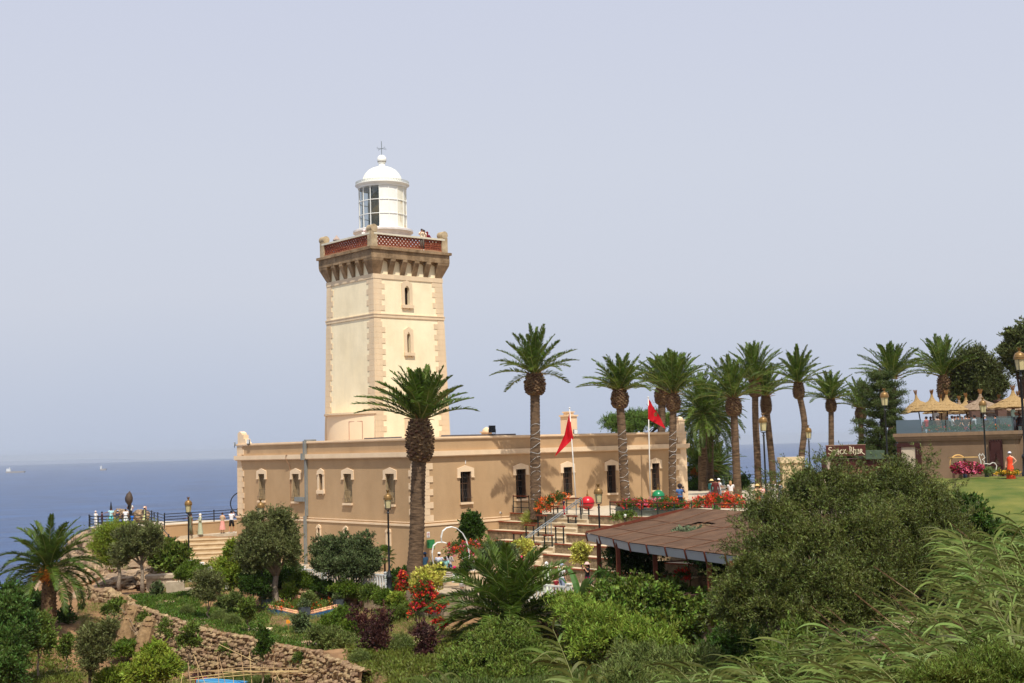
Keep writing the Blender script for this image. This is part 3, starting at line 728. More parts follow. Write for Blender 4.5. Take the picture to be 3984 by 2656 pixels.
for sx in (-1, 1):
    for sy in (-1, 1):
        c_ = MB(); i0 = hF-blk
        zz = [(bt, h0+.02), (fb-.18, hF-.03), (fb, hF-.01)]
        v = []
        for z_, h_ in zz: v += [(sx*i0, sy*i0, z_), (sx*h_, sy*i0, z_), (sx*h_, sy*h_, z_), (sx*i0, sy*h_, z_)]
        c_.add(v, [(0, 1, 2, 3), (8, 9, 10, 11)]+[(k*4+j, k*4+(j+1) % 4, k*4+4+(j+1) % 4, k*4+4+j) for k in range(2) for j in range(4)])
        c_.build('corner_corbel', M_BROWN, tower, shift=TS)
# arches between corbels
for face in range(4):
    for i in range(5):
        b = MB(); u0 = -hF+blk+(gap+.42)*i; a = []
        for k in range(9):
            w_ = math.pi*k/8; a.append((u0+gap/2-gap/2*math.cos(w_), fb-.34+.24*math.sin(w_)))
        for (p0, q0) in zip(a[:-1], a[1:]):
            v = []
            for h_ in (h0+.0, h0+.14):
                for (u, z_) in (p0, q0, (q0[0], fb), (p0[0], fb)):
                    x, y = u, -h_
                    for _ in range(face): x, y = y, -x
                    v.append((x, y, z_))
            b.add(v, [(0, 1, 2, 3), (4, 5, 6, 7), (0, 1, 5, 4)])
        b.build('arch', M_BROWN, tower, shift=TS)
# lattice balustrade
lt = ZT['ledge_t']; pt = ZT['post_t']; hP = hF-.10; z0, z1 = lt+.14, pt-.24
la = MB(); rl = MB()
def fpos(face, u, h, z):
    x, y = u, -h
    for _ in range(face): x, y = y, -x
    return Vector((x, y, z))
U = hP-.30
for face in range(4):
    H = z1-z0; sp = .31
    for sgn in (-1, 1):
        k = -U-H
        while k < U+H:
            # line u = k + sgn*(z-z0)
            pts = []
            za, zb = z0, z1
            ua, ub = k+sgn*(za-z0), k+sgn*(zb-z0)
            lo_, hi_ = -U, U
            def clipz(u_, uu):  # z where u == uu
                return z0+(uu-k)/sgn
            if max(ua, ub) < lo_ or min(ua, ub) > hi_: k += sp; continue
            zz = sorted([za, zb]+[clipz(0, e) for e in (lo_, hi_) if z0 < clipz(0, e) < z1])
            for c0, c1 in zip(zz[:-1], zz[1:]):
                um = k+sgn*((c0+c1)/2-z0)
                if lo_ < um < hi_: la.bar(fpos(face, k+sgn*(c0-z0), hP-.12, c0), fpos(face, k+sgn*(c1-z0), hP-.12, c1), .115, .06, up=tuple(fpos(face, 0, 1, 0)))
            k += sp
    for (za, zb, o, mm) in ((z0-.14, z0, .02, 0), ):
        a, c_ = fpos(face, -U-.1, hP-.22, za), fpos(face, U+.1, hP-.02, zb)
        rl.box(min(a.x, c_.x), max(a.x, c_.x), min(a.y, c_.y), max(a.y, c_.y), za, zb)
la.build('lattice', M_BRICK, tower, shift=TS); rl.build('lattice_base', mat('brick_course', (150, 96, 66), .9, scale=2, rgb2=(168, 136, 104)), tower, shift=TS)
b = MB()
for face in range(4):
    a, c_ = fpos(face, -U-.08, hP-.30, z1), fpos(face, U+.08, hP+.03, z1+.13)
    b.box(min(a.x, c_.x), max(a.x, c_.x), min(a.y, c_.y), max(a.y, c_.y), z1, z1+.13)
b.build('handrail', mat('pale_coping', (208, 200, 178), .8, scale=3), tower, shift=TS)
M_POST = mat('post_stone', (150, 130, 100), .95, scale=2, rgb2=(196, 176, 142), bump=.4, bscale=10)
for sx in (-1, 1):
    for sy in (-1, 1):
        b = MB(); xa, xb = sorted((sx*(hP+.02), sx*(hP-.50))); ya, yb = sorted((sy*(hP+.02), sy*(hP-.50)))
        b.box(xa, xb, ya, yb, lt, pt)
        xm, r_ = (xa+xb)/2, .28
        v = []; nn = 20
        for y_ in (ya-.02, yb+.1):
            v += [(xm+r_*math.cos(2*math.pi*j/nn), y_, pt+.20+r_*math.sin(2*math.pi*j/nn)) for j in range(nn)]
        b.add(v, [list(range(nn)), list(range(nn, 2*nn))[::-1]]+[(j, (j+1) % nn, nn+(j+1) % nn, nn+j) for j in range(nn)])
        b.build('corner_post', M_POST, tower, shift=TS)
# gallery floor
b = MB(); b.box(-hF+.1, hF-.1, -hF+.1, hF-.1, lt+.004, lt+.03); b.build('gallery_floor', M_TQ, tower, shift=TS)
# ---- lantern
lz = lambda py: cz(1484, py, 96.4)
pb = cz(1484, 925, 94.6)
zr, zg0, zg1, zc1, zd, zn = lz(884), lz(882), lz(716), lz(690), lz(652), lz(636)
b = MB(); zr0 = cz(1484, 879, 94.2)-.19
b.lathe([(2.0, lt), (2.02, zr0-.55), (1.94, zr0-.5), (1.98, zr0-.3), (2.16, zr0-.05), (2.26, zr0), (2.26, zr0+.14), (2.16, zr0+.19), (1.8, zr0+.2), (1.8, zr0+.24)], 48)
b.build('lantern_drum', mat('drum_paint', (222, 214, 206), .7), tower, smooth=True, shift=TS, auto=40)
rg_ = 1.78; g0 = zr0+.22; g1 = cz(1484, 717, 94.7); NP = 16; a00 = -math.pi/2-TH-R(2.0)   # panel edge a little right of the line of sight
ang = lambda i: a00+math.pi*2*i/NP
def pane(i0, i1, mb, r, za, zb, n=3, t=.0):
    for k in range(n):
        x0, x1 = ang(i0)+(ang(i1)-ang(i0))*k/n, ang(i0)+(ang(i1)-ang(i0))*(k+1)/n
        mb.add([(r*math.cos(x0), r*math.sin(x0), za), (r*math.cos(x1), r*math.sin(x1), za), (r*math.cos(x1), r*math.sin(x1), zb), (r*math.cos(x0), r*math.sin(x0), zb)], [(0, 1, 2, 3)])
# frame
b = MB()
for i in range(NP):
    c_, s_ = math.cos(ang(i)), math.sin(ang(i)); b.bar((rg_*c_, rg_*s_, g0), (rg_*c_, rg_*s_, g1), .05, .07, up=(c_, s_, 0))
for zz in (g0+.03, g0+(g1-g0)*.33, g0+(g1-g0)*.66, g1-.03):
    k = [((rg_+.01)*math.cos(ang(i/3)), (rg_+.01)*math.sin(ang(i/3)), zz) for i in range(NP*3+1)]
    for p_, q_ in zip(k[:-1], k[1:]): b.bar(p_, q_, .05, .05)
lantern_frame = b.build('lantern_frame', M_LANT, tower, shift=TS)
M_LG = glass('lantern_glass', (150, 170, 176), .10)
for i in range(NP):
    opaque = i in (0, 1, 2, 3, 4)
    b = MB(); pane(i, i+1, b, rg_-.01, g0, g1)
    b.build('lantern_panel' if opaque else 'glazing', (M_RUST if i >= 2 else M_LANT) if opaque else M_LG, tower, shift=TS)
# optic
b = MB(); zc_ = (g0+g1)/2+.1
b.lathe([(.55, g0-.1), (.6, g0+.3), (.95, g0+.6), (1.12, zc_-.2), (1.12, zc_+.3), (.95, zc_+.85), (.6, zc_+1.25), (.25, zc_+1.4)], 20)
b.build('optic', mat('brass_optic', (120, 96, 44), .35, spec=.6, scale=3), tower, smooth=True, shift=TS)
b = MB(); b.lathe([(0, g0-.08), (1.6, g0-.08)], 24); b.box(-.25, .25, -.25, .25, g0-.08, g0+.9); b.build('lantern_floor', mat('lantern_inner', (60, 62, 60), .7), tower, shift=TS)
b = MB()
for i in range(10):
    w_ = i*.628; b.bar((1.0*math.cos(w_), 1.0*math.sin(w_), g0), (1.0*math.cos(w_), 1.0*math.sin(w_), g1), .05)
b.build('optic_frame', mat('optic_iron', (50, 60, 60), .5), tower, shift=TS)
# cornice with small crest
b = MB(); b.lathe([(1.5, g1-.02), (1.84, g1-.02), (1.84, g1+.04), (1.95, g1+.16), (2.04, g1+.22), (2.04, g1+.27), (1.95, g1+.28), (1.4, g1+.30)], 48)
b.lathe([(0, g1-.03), (1.84, g1-.03)], 32)
b.build('lantern_cornice', M_LANT, tower, smooth=True, shift=TS, auto=35)
b = MB(); zc0 = g1+.27
for i in range(56):
    w0, w1 = 2*math.pi*i/56, 2*math.pi*(i+1)/56; e = lambda w_, z_: (2.0*math.cos(w_), 2.0*math.sin(w_), z_)
    b.bar(e(w0, zc0), e((w0+w1)/2, zc0+.16), .035); b.bar(e((w0+w1)/2, zc0+.16), e(w1, zc0), .035); b.bar(e(w0, zc0+.18), e(w1, zc0+.18), .035, .03)
b.build('crest', mat('crest_grey', (186, 188, 182), .6), tower, shift=TS)
dz0 = g1+.26; dz1 = lz(650)
b = MB(); pr = [(1.52*math.cos(t)**.8 if t < 1.56 else .0, dz0+(dz1-dz0)*math.sin(t)) for t in np.linspace(0, 1.42, 14)]
b.lathe(pr+[(.16, dz1+.01)], 48)
for i in range(16):
    w_ = 2*math.pi*i/16; b.tube([(r_*1.004*math.cos(w_), r_*1.004*math.sin(w_), z_) for r_, z_ in pr], .018, 4)
b.build('dome', mat('dome_white', (244, 240, 222), .45, scale=1.5, spec=.4), tower, smooth=True, shift=TS)
bz = lz(621); b = MB()
b.lathe([(.34, dz1-.05), (.32, dz1+.05), (.24, dz1+.08), (.24, bz-.3), (.30, bz-.24)], 20); b.ball((0, 0, bz), .36, 20, 12)
b.build('vent_ball', M_LANT, tower, smooth=True, shift=TS)
b = MB(); b.lathe([(.31, bz-.2), (.33, bz-.14)], 20); b.build('vent_band', mat('vent_rust', (140, 130, 118), .7), tower, shift=TS)
vz = lz(578); tz = lz(549); b = MB()
b.tube([(0, 0, bz+.3), (0, 0, tz)], .03, 6)
for d in ((1, 0), (0, 1)): b.tube([(-.34*d[0], -.34*d[1], vz), (.34*d[0], .34*d[1], vz)], .016, 5)
for p_ in ((.34, 0), (-.34, 0), (0, .34), (0, -.34)):
    k = [(p_[0]*1.15+.0, p_[1]*1.15+.06*math.cos(a), vz+.07*math.sin(a)) for a in np.linspace(0, 5.2, 9)]; b.tube(k, .012, 4)
b.build('weather_vane', mat('vane_grey', (120, 128, 132), .5), tower, shift=TS)
# small stone lantern-shaped chimney at the far left corner of the balcony
p = W(1309, 905, 99.5); tx, ty = tloc(p); zz = lt
b = MB(); b.box(tx-.13, tx+.13, ty-.13, ty+.13, zz, zz+1.05); b.lathe([(.15, 1.05), (.3, 1.15), (.34, 1.2), (.2, 1.3), (.2, 1.4)], 8, (tx, ty, zz))
for k in range(6): b.bar((tx+.17*math.cos(k), ty+.17*math.sin(k), zz+1.4), (tx+.17*math.cos(k), ty+.17*math.sin(k), zz+1.75), .04)
b.lathe([(.1, 1.4), (.1, 1.75)], 8, (tx, ty, zz)); b.lathe([(.28, 1.75), (.3, 1.8), (.22, 1.92), (.1, 2.05), (.03, 2.16), (0, 2.2)], 8, (tx, ty, zz))
b.build('finial', mat('finial_stone', (170, 150, 136), .9), tower, shift=TS)
# rounded annex at the foot of the left face
zs_ = cz(1365, 1611, 96); n = 24; sag = 1.25; hh = hw(1.)
def arc(o, y0, y1): return [(-hh-(sag+o)*math.sin(math.pi*k/n)**.75+.05, y0+(y1-y0)*k/n) for k in range(n+1)]
b = MB(); b.prism(arc(0, -hh+.02, hh-.35), TB, zs_-.1); an = b.build('annex', mat('annex_render', (232, 208, 172), .9, scale=.6, rgb2=(238, 216, 182)), tower, shift=TS)
b = MB(); b.prism(arc(.18, -hh-.1, hh-.05), zs_-.1, zs_+.03); b.build('annex_roof', M_TQ, an, shift=TS)
a_, c_ = arc(.015, -hh+.02, hh-.35)[3], arc(.015, -hh+.02, hh-.35)[7]
b = MB()
for e0, e1 in (((a_[0], a_[1], TB), (a_[0], a_[1], zs_-.62)), ((c_[0], c_[1], TB), (c_[0], c_[1], zs_-.62)), ((a_[0], a_[1], zs_-.62), (c_[0], c_[1], zs_-.62))): b.bar(e0, e1, .035)
b.build('door', mat('door_joint', (186, 140, 118), .8), an, shift=TS)
# ================================================================ PALMS
M_TRUNK = mat('palm_trunk', (56, 42, 30), .95, scale=2.2, rgb2=(126, 102, 78), bump=.9, bscale=7, stretch=(1, 1, 4.5), detail=9)
M_BULB = mat('palm_boots', (70, 50, 36), .95, scale=6, rgb2=(122, 94, 68), bump=.6, bscale=16, island=.35)
M_FROND = leafm('palm_leaflet', (54, 74, 24), island=.35, trans=.3, rough=.45, spec=.35, rgb2=(92, 112, 38))
M_RACH = mat('palm_rachis', (138, 140, 76), .6)
M_DRYF = mat('dry_frond', (150, 108, 62), .8, island=.3)
M_DATES = mat('date_clusters', (196, 122, 40), .7, island=.3)
M_WIRE = mat('white_cable', (224, 224, 220), .5)
def fronds(mb, seed, n, L, e_lo, e_hi, droop, wind=(0, 0), lw=.40, npair=44, r0=.14, m_leaf=0, m_r=1, power=1.0, up0=0.):
    rg = np.random.default_rng(seed); K = 14; s = np.linspace(0, 1, K)
    for i in range(n):
        q = ((i+.5)/n)**power; az = i*2.39996+rg.uniform(-.25, .25)
        e0 = R(e_lo)+(R(e_hi)-R(e_lo))*q+rg.uniform(-.08, .08)
        Lf = L*rg.uniform(.86, 1.08)*(1-.12*q); dr = R(droop)*rg.uniform(.75, 1.3)*(math.cos(e0)*.7+.3)
        e = e0-dr*s**1.5
        dirs = np.stack([np.cos(e)*math.cos(az), np.cos(e)*math.sin(az), np.sin(e)], 1)
        dirs[:, 0] += wind[0]*s**1.2; dirs[:, 1] += wind[1]*s**1.2
        dirs = unit(dirs); st = Lf/(K-1)
        p = np.concatenate([[[0, 0, 0]], np.cumsum((dirs[:-1]+dirs[1:])/2*st, 0)])
        p += np.array([math.cos(az)*r0*math.cos(e0), math.sin(az)*r0*math.cos(e0), up0+.12*q])
        mb.tube([tuple(x) for x in p[::2]]+[tuple(p[-1])], list(np.linspace(.042, .008, len(p[::2])+1)), 4, m_r, caps=False, sq=.6)
        t = np.concatenate([np.linspace(.07, .2, 5), np.linspace(.22, 1., npair)]); t = np.concatenate([t, t])
        sd = np.concatenate([np.ones(len(t)//2), -np.ones(len(t)//2)]); m = len(t)
        P = np.stack([np.interp(t, s, p[:, k]) for k in range(3)], 1); T = unit(np.stack([np.interp(t, s, dirs[:, k]) for k in range(3)], 1))
        side = unit(np.cross(T, np.array([0, 0, 1.])+1e-3)); upv = np.cross(side, T)
        tw = rg.uniform(-.35, .35)
        side, upv = side*math.cos(tw)+upv*math.sin(tw), upv*math.cos(tw)-side*math.sin(tw)
        prof = np.interp(t, [0, .1, .3, .6, .85, 1.], [.25, .6, 1., .95, .7, .35])
        ll = lw*prof*rg.uniform(.8, 1.15, m)
        fw = np.interp(t, [0, .5, 1], [.5, .75, 1.5])
        d = unit(side*sd[:, None]+T*(fw+rg.uniform(-.2, .2, m))[:, None]+upv*(rg.uniform(.1, .75, m))[:, None]+np.array([wind[0], wind[1], -.12])*.5)
        wv = unit(np.cross(d, upv+rg.normal(size=(m, 3))*.4)); w_ = .022+.01*rg.random(m)
        v = np.stack([P-wv*w_[:, None]*.6, P+wv*w_[:, None]*.6, P+d*ll[:, None]*.6+wv*w_[:, None], P+d*ll[:, None]+np.array([0, 0, -.05])*ll[:, None], P+d*ll[:, None]*.6-wv*w_[:, None]], 1)
        mb.add(v.reshape(-1, 3), np.arange(m*5).reshape(m, 5), m_leaf)
def rachis_bent(): pass
_crowns = {}
def crown_mesh(key, **kw):
    if key not in _crowns:
        b = MB(); fronds(b, **kw); o = b.build('crown', [M_FROND, M_RACH]); _crowns[key] = o.data; bpy.data.objects.remove(o)
    return _crowns[key]
def put(mesh, name, parent, loc=(0, 0, 0), rz=0., s=1.):
    o = bpy.data.objects.new(name, mesh); COL.objects.link(o); o.parent = parent; o.location = loc; o.rotation_euler = (0, 0, rz); o.scale = (s,)*3
    _children.setdefault(parent.name, []).append(o); return o
def boots(mb, seed, r, h, z0, n=150, m=None):
    "pineapple of cut leaf bases"
    rg = random.Random(seed)
    prof = [(.62, 0), (.88, .12), (1.0, .35), (1.0, .6), (.86, .82), (.62, 1.0)]
    mb.lathe([(a*r*.92, z0+b*h) for a, b in [(.4, -.03)]+prof+[(.35, 1.06)]], 16, m=m)
    for i in range(n):
        t = (i+.5)/n; a = i*2.39996; rr = np.interp(t, [p[1] for p in prof], [p[0] for p in prof])*r
        z = z0+t*h; o = Vector((math.cos(a), math.sin(a), .55)).normalized()
        p = Vector((math.cos(a)*rr*.9, math.sin(a)*rr*.9, z)); s_ = r*.13*rg.uniform(.8, 1.3)
        mb.bar(p, p+o*s_*1.3, s_*1.5, s_*.7, m, up=(0, 0, 1))
def palm_trunk(mb, seed, pts, r0, r1, m=None):
    rd = random.Random(seed); P = [Vector(p) for p in pts]; out = []; rr = []; n = 84
    for i in range(n+1):
        t = i/n; k = t*(len(P)-1); j = min(int(k), len(P)-2); f = k-j
        a, b = P[max(j-1, 0)], P[j]; c, d = P[j+1], P[min(j+2, len(P)-1)]
        q = .5*((2*b)+(c-a)*f+(2*a-5*b+4*c-d)*f*f+(3*b-a-3*c+d)*f**3)
        r = r0+(r1-r0)*t; r *= 1+.35*math.exp(-t*14)
        out.append(q); rr.append(r*(1.06 if i % 2 else .97)*rd.uniform(.985, 1.015))
    mb.tube(out, rr, 14, m)
def palm(px, D, zb, py_bulb_c, py_bulb_t, label, var=0, r_tr=.33, s=1., group='tall palms along the upper terrace', bulb_r=.66, seed=1, lean=None, wires=False, base_px=None, rz=None, cat='palm tree', key=None):
    base = at(base_px or px, D, zb)
    top = W(px, py_bulb_t, D); bc = W(px, py_bulb_c, D)
    t = thing('palm_tree', label, cat, base, group=group)
    H = top[2]-zb; dx = top[0]-base.x; hb = 2*(top[2]-bc[2])*.98; hb = max(hb, .6)
    b = MB(); mid = lean or (0, 0)
    r_tr *= .86; palm_trunk(b, seed, [(0, 0, -.3), (dx*.15+mid[0], 0, H*.3), (dx*.6+mid[1], 0, H*.62), (dx, 0, H-hb*.6)], r_tr*1.12, r_tr)
    b.build('trunk', M_TRUNK, t, smooth=True)
    if bulb_r:
        b = MB(); boots(b, seed, bulb_r, hb, H-hb); o = b.build('leaf_base_bulb', M_BULB, t); o.location = (dx, 0, 0)
    c = put(crown_mesh(*KEYS[key if key is not None else (seed*2+var) % 5]), 'crown', t, (dx, 0, H-.02), rz if rz is not None else seed*1.7, s)
    c.rotation_euler = (.10*math.sin(seed*2.3), .10*math.cos(seed*1.7), c.rotation_euler[2]); c.scale = (c.scale[0]*(1+.08*math.sin(seed*5)), c.scale[1], c.scale[2]*(1+.10*math.cos(seed*3.1)))
    b = MB(); fronds(b, seed+50, 12, .62*s, 28, 62, 50, lw=.0, npair=2, r0=.30, m_leaf=0, m_r=0)
    o = b.build('cut_stalks', M_DRYF, t); o.location = (dx, 0, H-.12)
    if wires:
        b = MB(); n = 220; turns = wires; pts = []
        for i in range(n):
            k = i/n; a = k*turns*2*math.pi; z = .2+k*(H*.62)
            q = k*.62/.85; xx = np.interp(q, [0, .33, .7, 1.], [0, dx*.15+mid[0], dx*.6+mid[1], dx]); rr = r_tr*1.10
            pts.append((xx+rr*math.cos(a), rr*math.sin(a), z+.12*math.sin(a*1.3+i*.05)))
        b.tube(pts, .009, 4); b.build('light_cable', M_WIRE, t)
    return t
def KEYF(name, **kw): return (name, kw)
class _K(dict): pass
def crown_mesh2(key):
    return None
_KW = {3: dict(seed=17, n=36, L=3.0, e_lo=6, e_hi=88, droop=40, wind=(-.16, .1), lw=.42, power=.95), 4: dict(seed=19, n=48, L=3.2, e_lo=24, e_hi=86, droop=56, wind=(.12, -.05), lw=.48, power=.75), 0: dict(seed=11, n=44, L=3.2, e_lo=17, e_hi=87, droop=44, wind=(-.10, .05), lw=.46, power=.85),
       1: dict(seed=12, n=38, L=3.05, e_lo=12, e_hi=86, droop=48, wind=(.10, 0.), lw=.46, power=.9),
       2: dict(seed=13, n=42, L=3.1, e_lo=20, e_hi=88, droop=42, wind=(-.02, .08), lw=.44, power=.8),
       'front': dict(seed=21, n=46, L=3.15, e_lo=22, e_hi=88, droop=50, wind=(-.30, .1), lw=.46, npair=60, power=.75),
       'droopy': dict(seed=31, n=80, L=3.7, e_lo=-48, e_hi=86, droop=60, wind=(0, 0), lw=.5, power=1.),
       'left': dict(seed=41, n=50, L=4.5, e_lo=-22, e_hi=84, droop=80, wind=(.08, 0), lw=.62, npair=80, power=.9),
       'low': dict(seed=52, n=62, L=4.0, e_lo=-14, e_hi=80, droop=66, wind=(-.05, -.03), lw=.62, npair=64, power=1.)}
def crown_mesh(key):
    if key not in _crowns:
        b = MB(); fronds(b, **_KW[key]); o = b.build('crown', [M_FROND, M_RACH]); _crowns[key] = o.data; bpy.data.objects.remove(o)
    return _crowns[key]
KEYS = {k: (k,) for k in _KW}
U_ = -4.4
palm(1632, 72, -8.1, 1716, 1634, 'leaning palm in front of the house corner with its shaggy ball of leaf bases', key='front', r_tr=.44, bulb_r=.78, seed=3, base_px=1600, lean=(.25, .1), group='palm trees', rz=.4, s=1.14)
palm(2080, 81.5, U_, 1497, 1455, 'tall palm beside the top of the stone seats nearest the house middle', 0, r_tr=.34, bulb_r=.66, seed=4, wires=13, base_px=2086, rz=2.)
palm(2410, 88, U_, 1553, 1517, 'cable wrapped palm behind the red flowers between the two flagpoles', 1, r_tr=.32, bulb_r=.6, seed=5, wires=12, base_px=2436, rz=3.3, lean=(-.05, 0))
palm(2618, 92, U_, 1566, 1532, 'cable wrapped palm at the right end of the house', 2, r_tr=.28, bulb_r=.52, seed=6, wires=12, base_px=2618, rz=1.)
palm(2574, 104, U_, 1540, 1505, 'palm mostly hidden behind the one at the right end of the house', 0, r_tr=.34, bulb_r=.6, seed=7, rz=4.)
palm(2735, 112, U_, 1640, 1610, 'thick palm with long drooping fronds and no ball, right of the house', key='droopy', r_tr=.40, bulb_r=0, seed=8, rz=1., s=1.08)
palm(2764, 116, U_, 1640, 1600, 'thinner palm tucked against the drooping palm', key='droopy', r_tr=.34, bulb_r=0, seed=9, rz=2.6, s=.95)
palm(2853, 100, U_, 1583, 1548, 'palm with a tiny red and white tag on its trunk', 1, r_tr=.32, bulb_r=.62, seed=10, base_px=2870, rz=.6, s=1.08)
palm(2936, 106, U_, 1512, 1478, 'tallest slim palm standing left of the lamp that leans on a trunk', 2, r_tr=.30, bulb_r=.52, seed=14, base_px=2952, rz=5., lean=(.0, -.05))
palm(2979, 109, U_, 1575, 1540, 'palm leaning left behind the lamp post beside the tallest palm', 0, r_tr=.30, bulb_r=.48, seed=15, base_px=3010, rz=3.)
palm(3106, 101, U_, 1520, 1488, 'palm standing alone against the sky with a slight bend in its trunk', 1, r_tr=.27, bulb_r=.46, seed=16, base_px=3130, rz=2.2, lean=(-.1, .3), s=.98)
palm(3232, 114, U_, 1578, 1553, 'palm rising behind the left end of the snack kiosk', 2, r_tr=.27, bulb_r=.48, seed=17, base_px=3238, rz=.2)
palm(3348, 119, U_, 1612, 1588, 'shorter palm behind the right end of the snack kiosk', 0, r_tr=.27, bulb_r=.52, seed=18, base_px=3355, rz=5.5, s=.95)
palm(3472, 103, U_, 1500, 1470, 'palm whose crown rises above the layered conifer', 2, r_tr=.34, bulb_r=0, seed=19, rz=1.4, s=1.05)
palm(3672, 108, -1., 1510, 1462, 'palm behind the straw parasols with a long red brown ball', 0, r_tr=.42, bulb_r=.62, seed=20, rz=4.4, s=1.1)
# short palms with everything near the ground
def low_palm(px, D, zb, py_top, label, key, s, seed, r_tr=.4, bulb=.5, group=None, dates=0, rz=0., boots_n=200):
    base = at(px, D, zb); top = W(px, py_top, D); H = top[2]-zb
    t = thing('palm_tree', label, 'palm tree', base, group=group)
    b = MB(); boots(b, seed, bulb, H+.1, -.1, n=boots_n); b.build('trunk', M_BULB, t)
    put(crown_mesh(key), 'crown', t, (0, 0, H-.1), rz, s)
    if dates:
        rd = random.Random(seed)
        for k in range(dates):
            a = rd.uniform(math.pi, 2*math.pi) if k else -2.2; b = MB(); q = Vector((math.cos(a), math.sin(a), 0))
            p0 = Vector((0, 0, H)); p1 = p0+q*.5*s+Vector((0, 0, .35*s)); p2 = p0+q*.9*s+Vector((0, 0, -.25*s))
            b.tube([p0, p1, p2], .03, 5)
            leaves(b, seed+k, [[p2.x, p2.y, p2.z-.25*s, .32*s, .32*s, .42*s]], 60, 14, .1, .07, asp=.8, shell=.2)
            b.build('date_cluster', M_DATES, t)
    return t
low_palm(190, 73, -9.7, 2215, 'bushy palm with orange date clusters beside the sea at the left edge', 'left', .78, 61, bulb=.42, dates=3, rz=.5, group='palm trees')
low_palm(1990, 60.5, -9.3, 2400, 'low spreading palm without a tall trunk in the middle of the garden', 'low', 1.08, 62, bulb=.5, rz=1.1, group='palm trees')
low_palm(2720, 122, -4.6, 1820, 'low palm with orange dates seen between the trunks right of the house', 'droopy', .95, 63, bulb=.4, dates=4, rz=2., group='palm trees')
low_palm(2795, 128, -4.6, 1812, 'low palm behind the date palm right of the house', 'droopy', .8, 64, bulb=.4, dates=2, rz=.3, group='palm trees')
# fan palms
M_FAN = leafm('fan_leaf', (96, 116, 44), island=.3, trans=.3)
def fan_palm(px, D, zb, H, label, seed, n=34, r=.55, s=1., trunk=.12, skirt=True, loc=None, group='fan palms'):
    base = loc or at(px, D, zb); t = thing('fan_palm', label, 'fan palm', base, group=group)
    rd = random.Random(seed); b = MB()
    b.tube([(0, 0, -.1), (0, 0, H*.5), (0, 0, H)], [trunk*1.2, trunk, trunk], 8); b.build('trunk', M_BULB, t, smooth=True)
    b = MB()
    for i in range(n):
        a = i*2.4; e = R(-35+120*(i/n)); d = Vector((math.cos(e)*math.cos(a), math.cos(e)*math.sin(a), math.sin(e)))
        p0 = Vector((0, 0, H)); c = p0+d*.55*s
        b.tube([p0, c], [.018, .01], 4, 1)
        sv = d.cross(Vector((0, 0, 1))); sv = sv.normalized() if sv.length > .1 else Vector((1, 0, 0)); u_ = sv.cross(d)
        for k in range(15):
            f = (k-7)/7*1.9; q = (d*math.cos(f)+sv*math.sin(f)).normalized(); tip = c+q*r*s*(1-.12*abs(k-7)/7)+Vector((0, 0, -.10*r))
            w_ = (sv*math.cos(f)-d*math.sin(f))*.03*s
            mid = c+q*r*s*.6+u_*.03
            b.add([c, mid+w_, tip, mid-w_], [(0, 1, 2, 3)], 0)
    b.build('crown', [M_FAN, M_RACH], t)
    return t
fan_palm(3142, 62, -5.0, 2.2, 'fan palm with yellowing leaves in front of the stone pillar', 71, n=40, r=.75, s=1.15)
fan_palm(3262, 66, -5.0, 2.0, 'second fan palm half hidden behind the big olive crown below the kiosk', 72, n=30, r=.6, s=1.)
fan_palm(1498, 78.5, -7.8, 1.3, 'small fan palm against the house wall behind the middle lamp post', 73, n=22, r=.4, s=.9, trunk=.06)
# ================================================================ LAMPS, FLAGS, SEATING STEPS, RAILINGS
M_LPOST = mat('lamp_post_black', (24, 28, 32), .45, var=.1, spec=.5)
M_BRASS = mat('lamp_brass', (112, 84, 44), .4, metal=.4, scale=6, rgb2=(146, 112, 60), spec=.5)
M_LGLS = mat('lamp_glass_cream', (196, 184, 138), .3, spec=.5)
lamp0 = None
def lamp_parts(t, clear=False):
    b = MB(); b.lathe([(.20, 0), (.20, .12), (.15, .2), (.13, .75), (.16, .8), (.16, .88), (.09, .98), (.055, 1.3), (.05, 4.25), (.085, 4.3), (.05, 4.36), (.04, 4.5), (.0, 4.5)], 12)
    b.build('post', M_LPOST, t, smooth=True, auto=40)
    b = MB()
    for k in range(4):
        a = math.pi/4+k*math.pi/2; c, s_ = math.cos(a), math.sin(a)
        b.tube([(0, 0, 4.42), (.17*c, .17*s_, 4.5), (.17*c, .17*s_, 4.56)], .014, 5); b.tube([(.17*c, .17*s_, 4.56), (.235*c, .235*s_, 5.05)], .014, 4)
    b.lathe([(.17, 4.545), (.185, 4.56), (.17, 4.575)], 8); b.build('lantern_frame', M_LPOST, t)
    b = MB(); b.lathe([(.155, 4.57), (.215, 5.04)], 8); b.build('lamp_glass', M_LGLS if not clear else glass('clear_lamp_glass', (190, 200, 205), .15), t)
    b = MB(); b.lathe([(.20, 5.02), (.25, 5.03), (.255, 5.08), (.24, 5.12), (.235, 5.2), (.19, 5.29), (.09, 5.35), (.05, 5.37)], 16)
    b.lathe([(.24, 5.10), (.262, 5.12), (.24, 5.14)], 16)
    b.build('lamp_cap', M_BRASS, t, smooth=True, auto=50)
    b = MB(); b.lathe([(.05, 5.36), (.04, 5.40), (.06, 5.44), (.085, 5.52), (.05, 5.49), (0, 5.48)], 10)
    for k in range(5): a = k*1.256; b.bar((.06*math.cos(a), .06*math.sin(a), 5.47), (.09*math.cos(a), .09*math.sin(a), 5.56), .025)
    b.build('finial', M_BRASS, t)
LG = 'brass capped street lamps'
def lamp(px, D, z, label, s=1., sz=None):
    global lamp0
    p = at(px, D, z)
    if lamp0 is None:
        lamp0 = thing('street_lamp', label, 'street lamp', p, group=LG); lamp_parts(lamp0); lamp0.scale = (s, s, sz or s); return lamp0
    return clone(lamp0, p, random.Random(px).random(), label, LG, (s, s, sz or s))
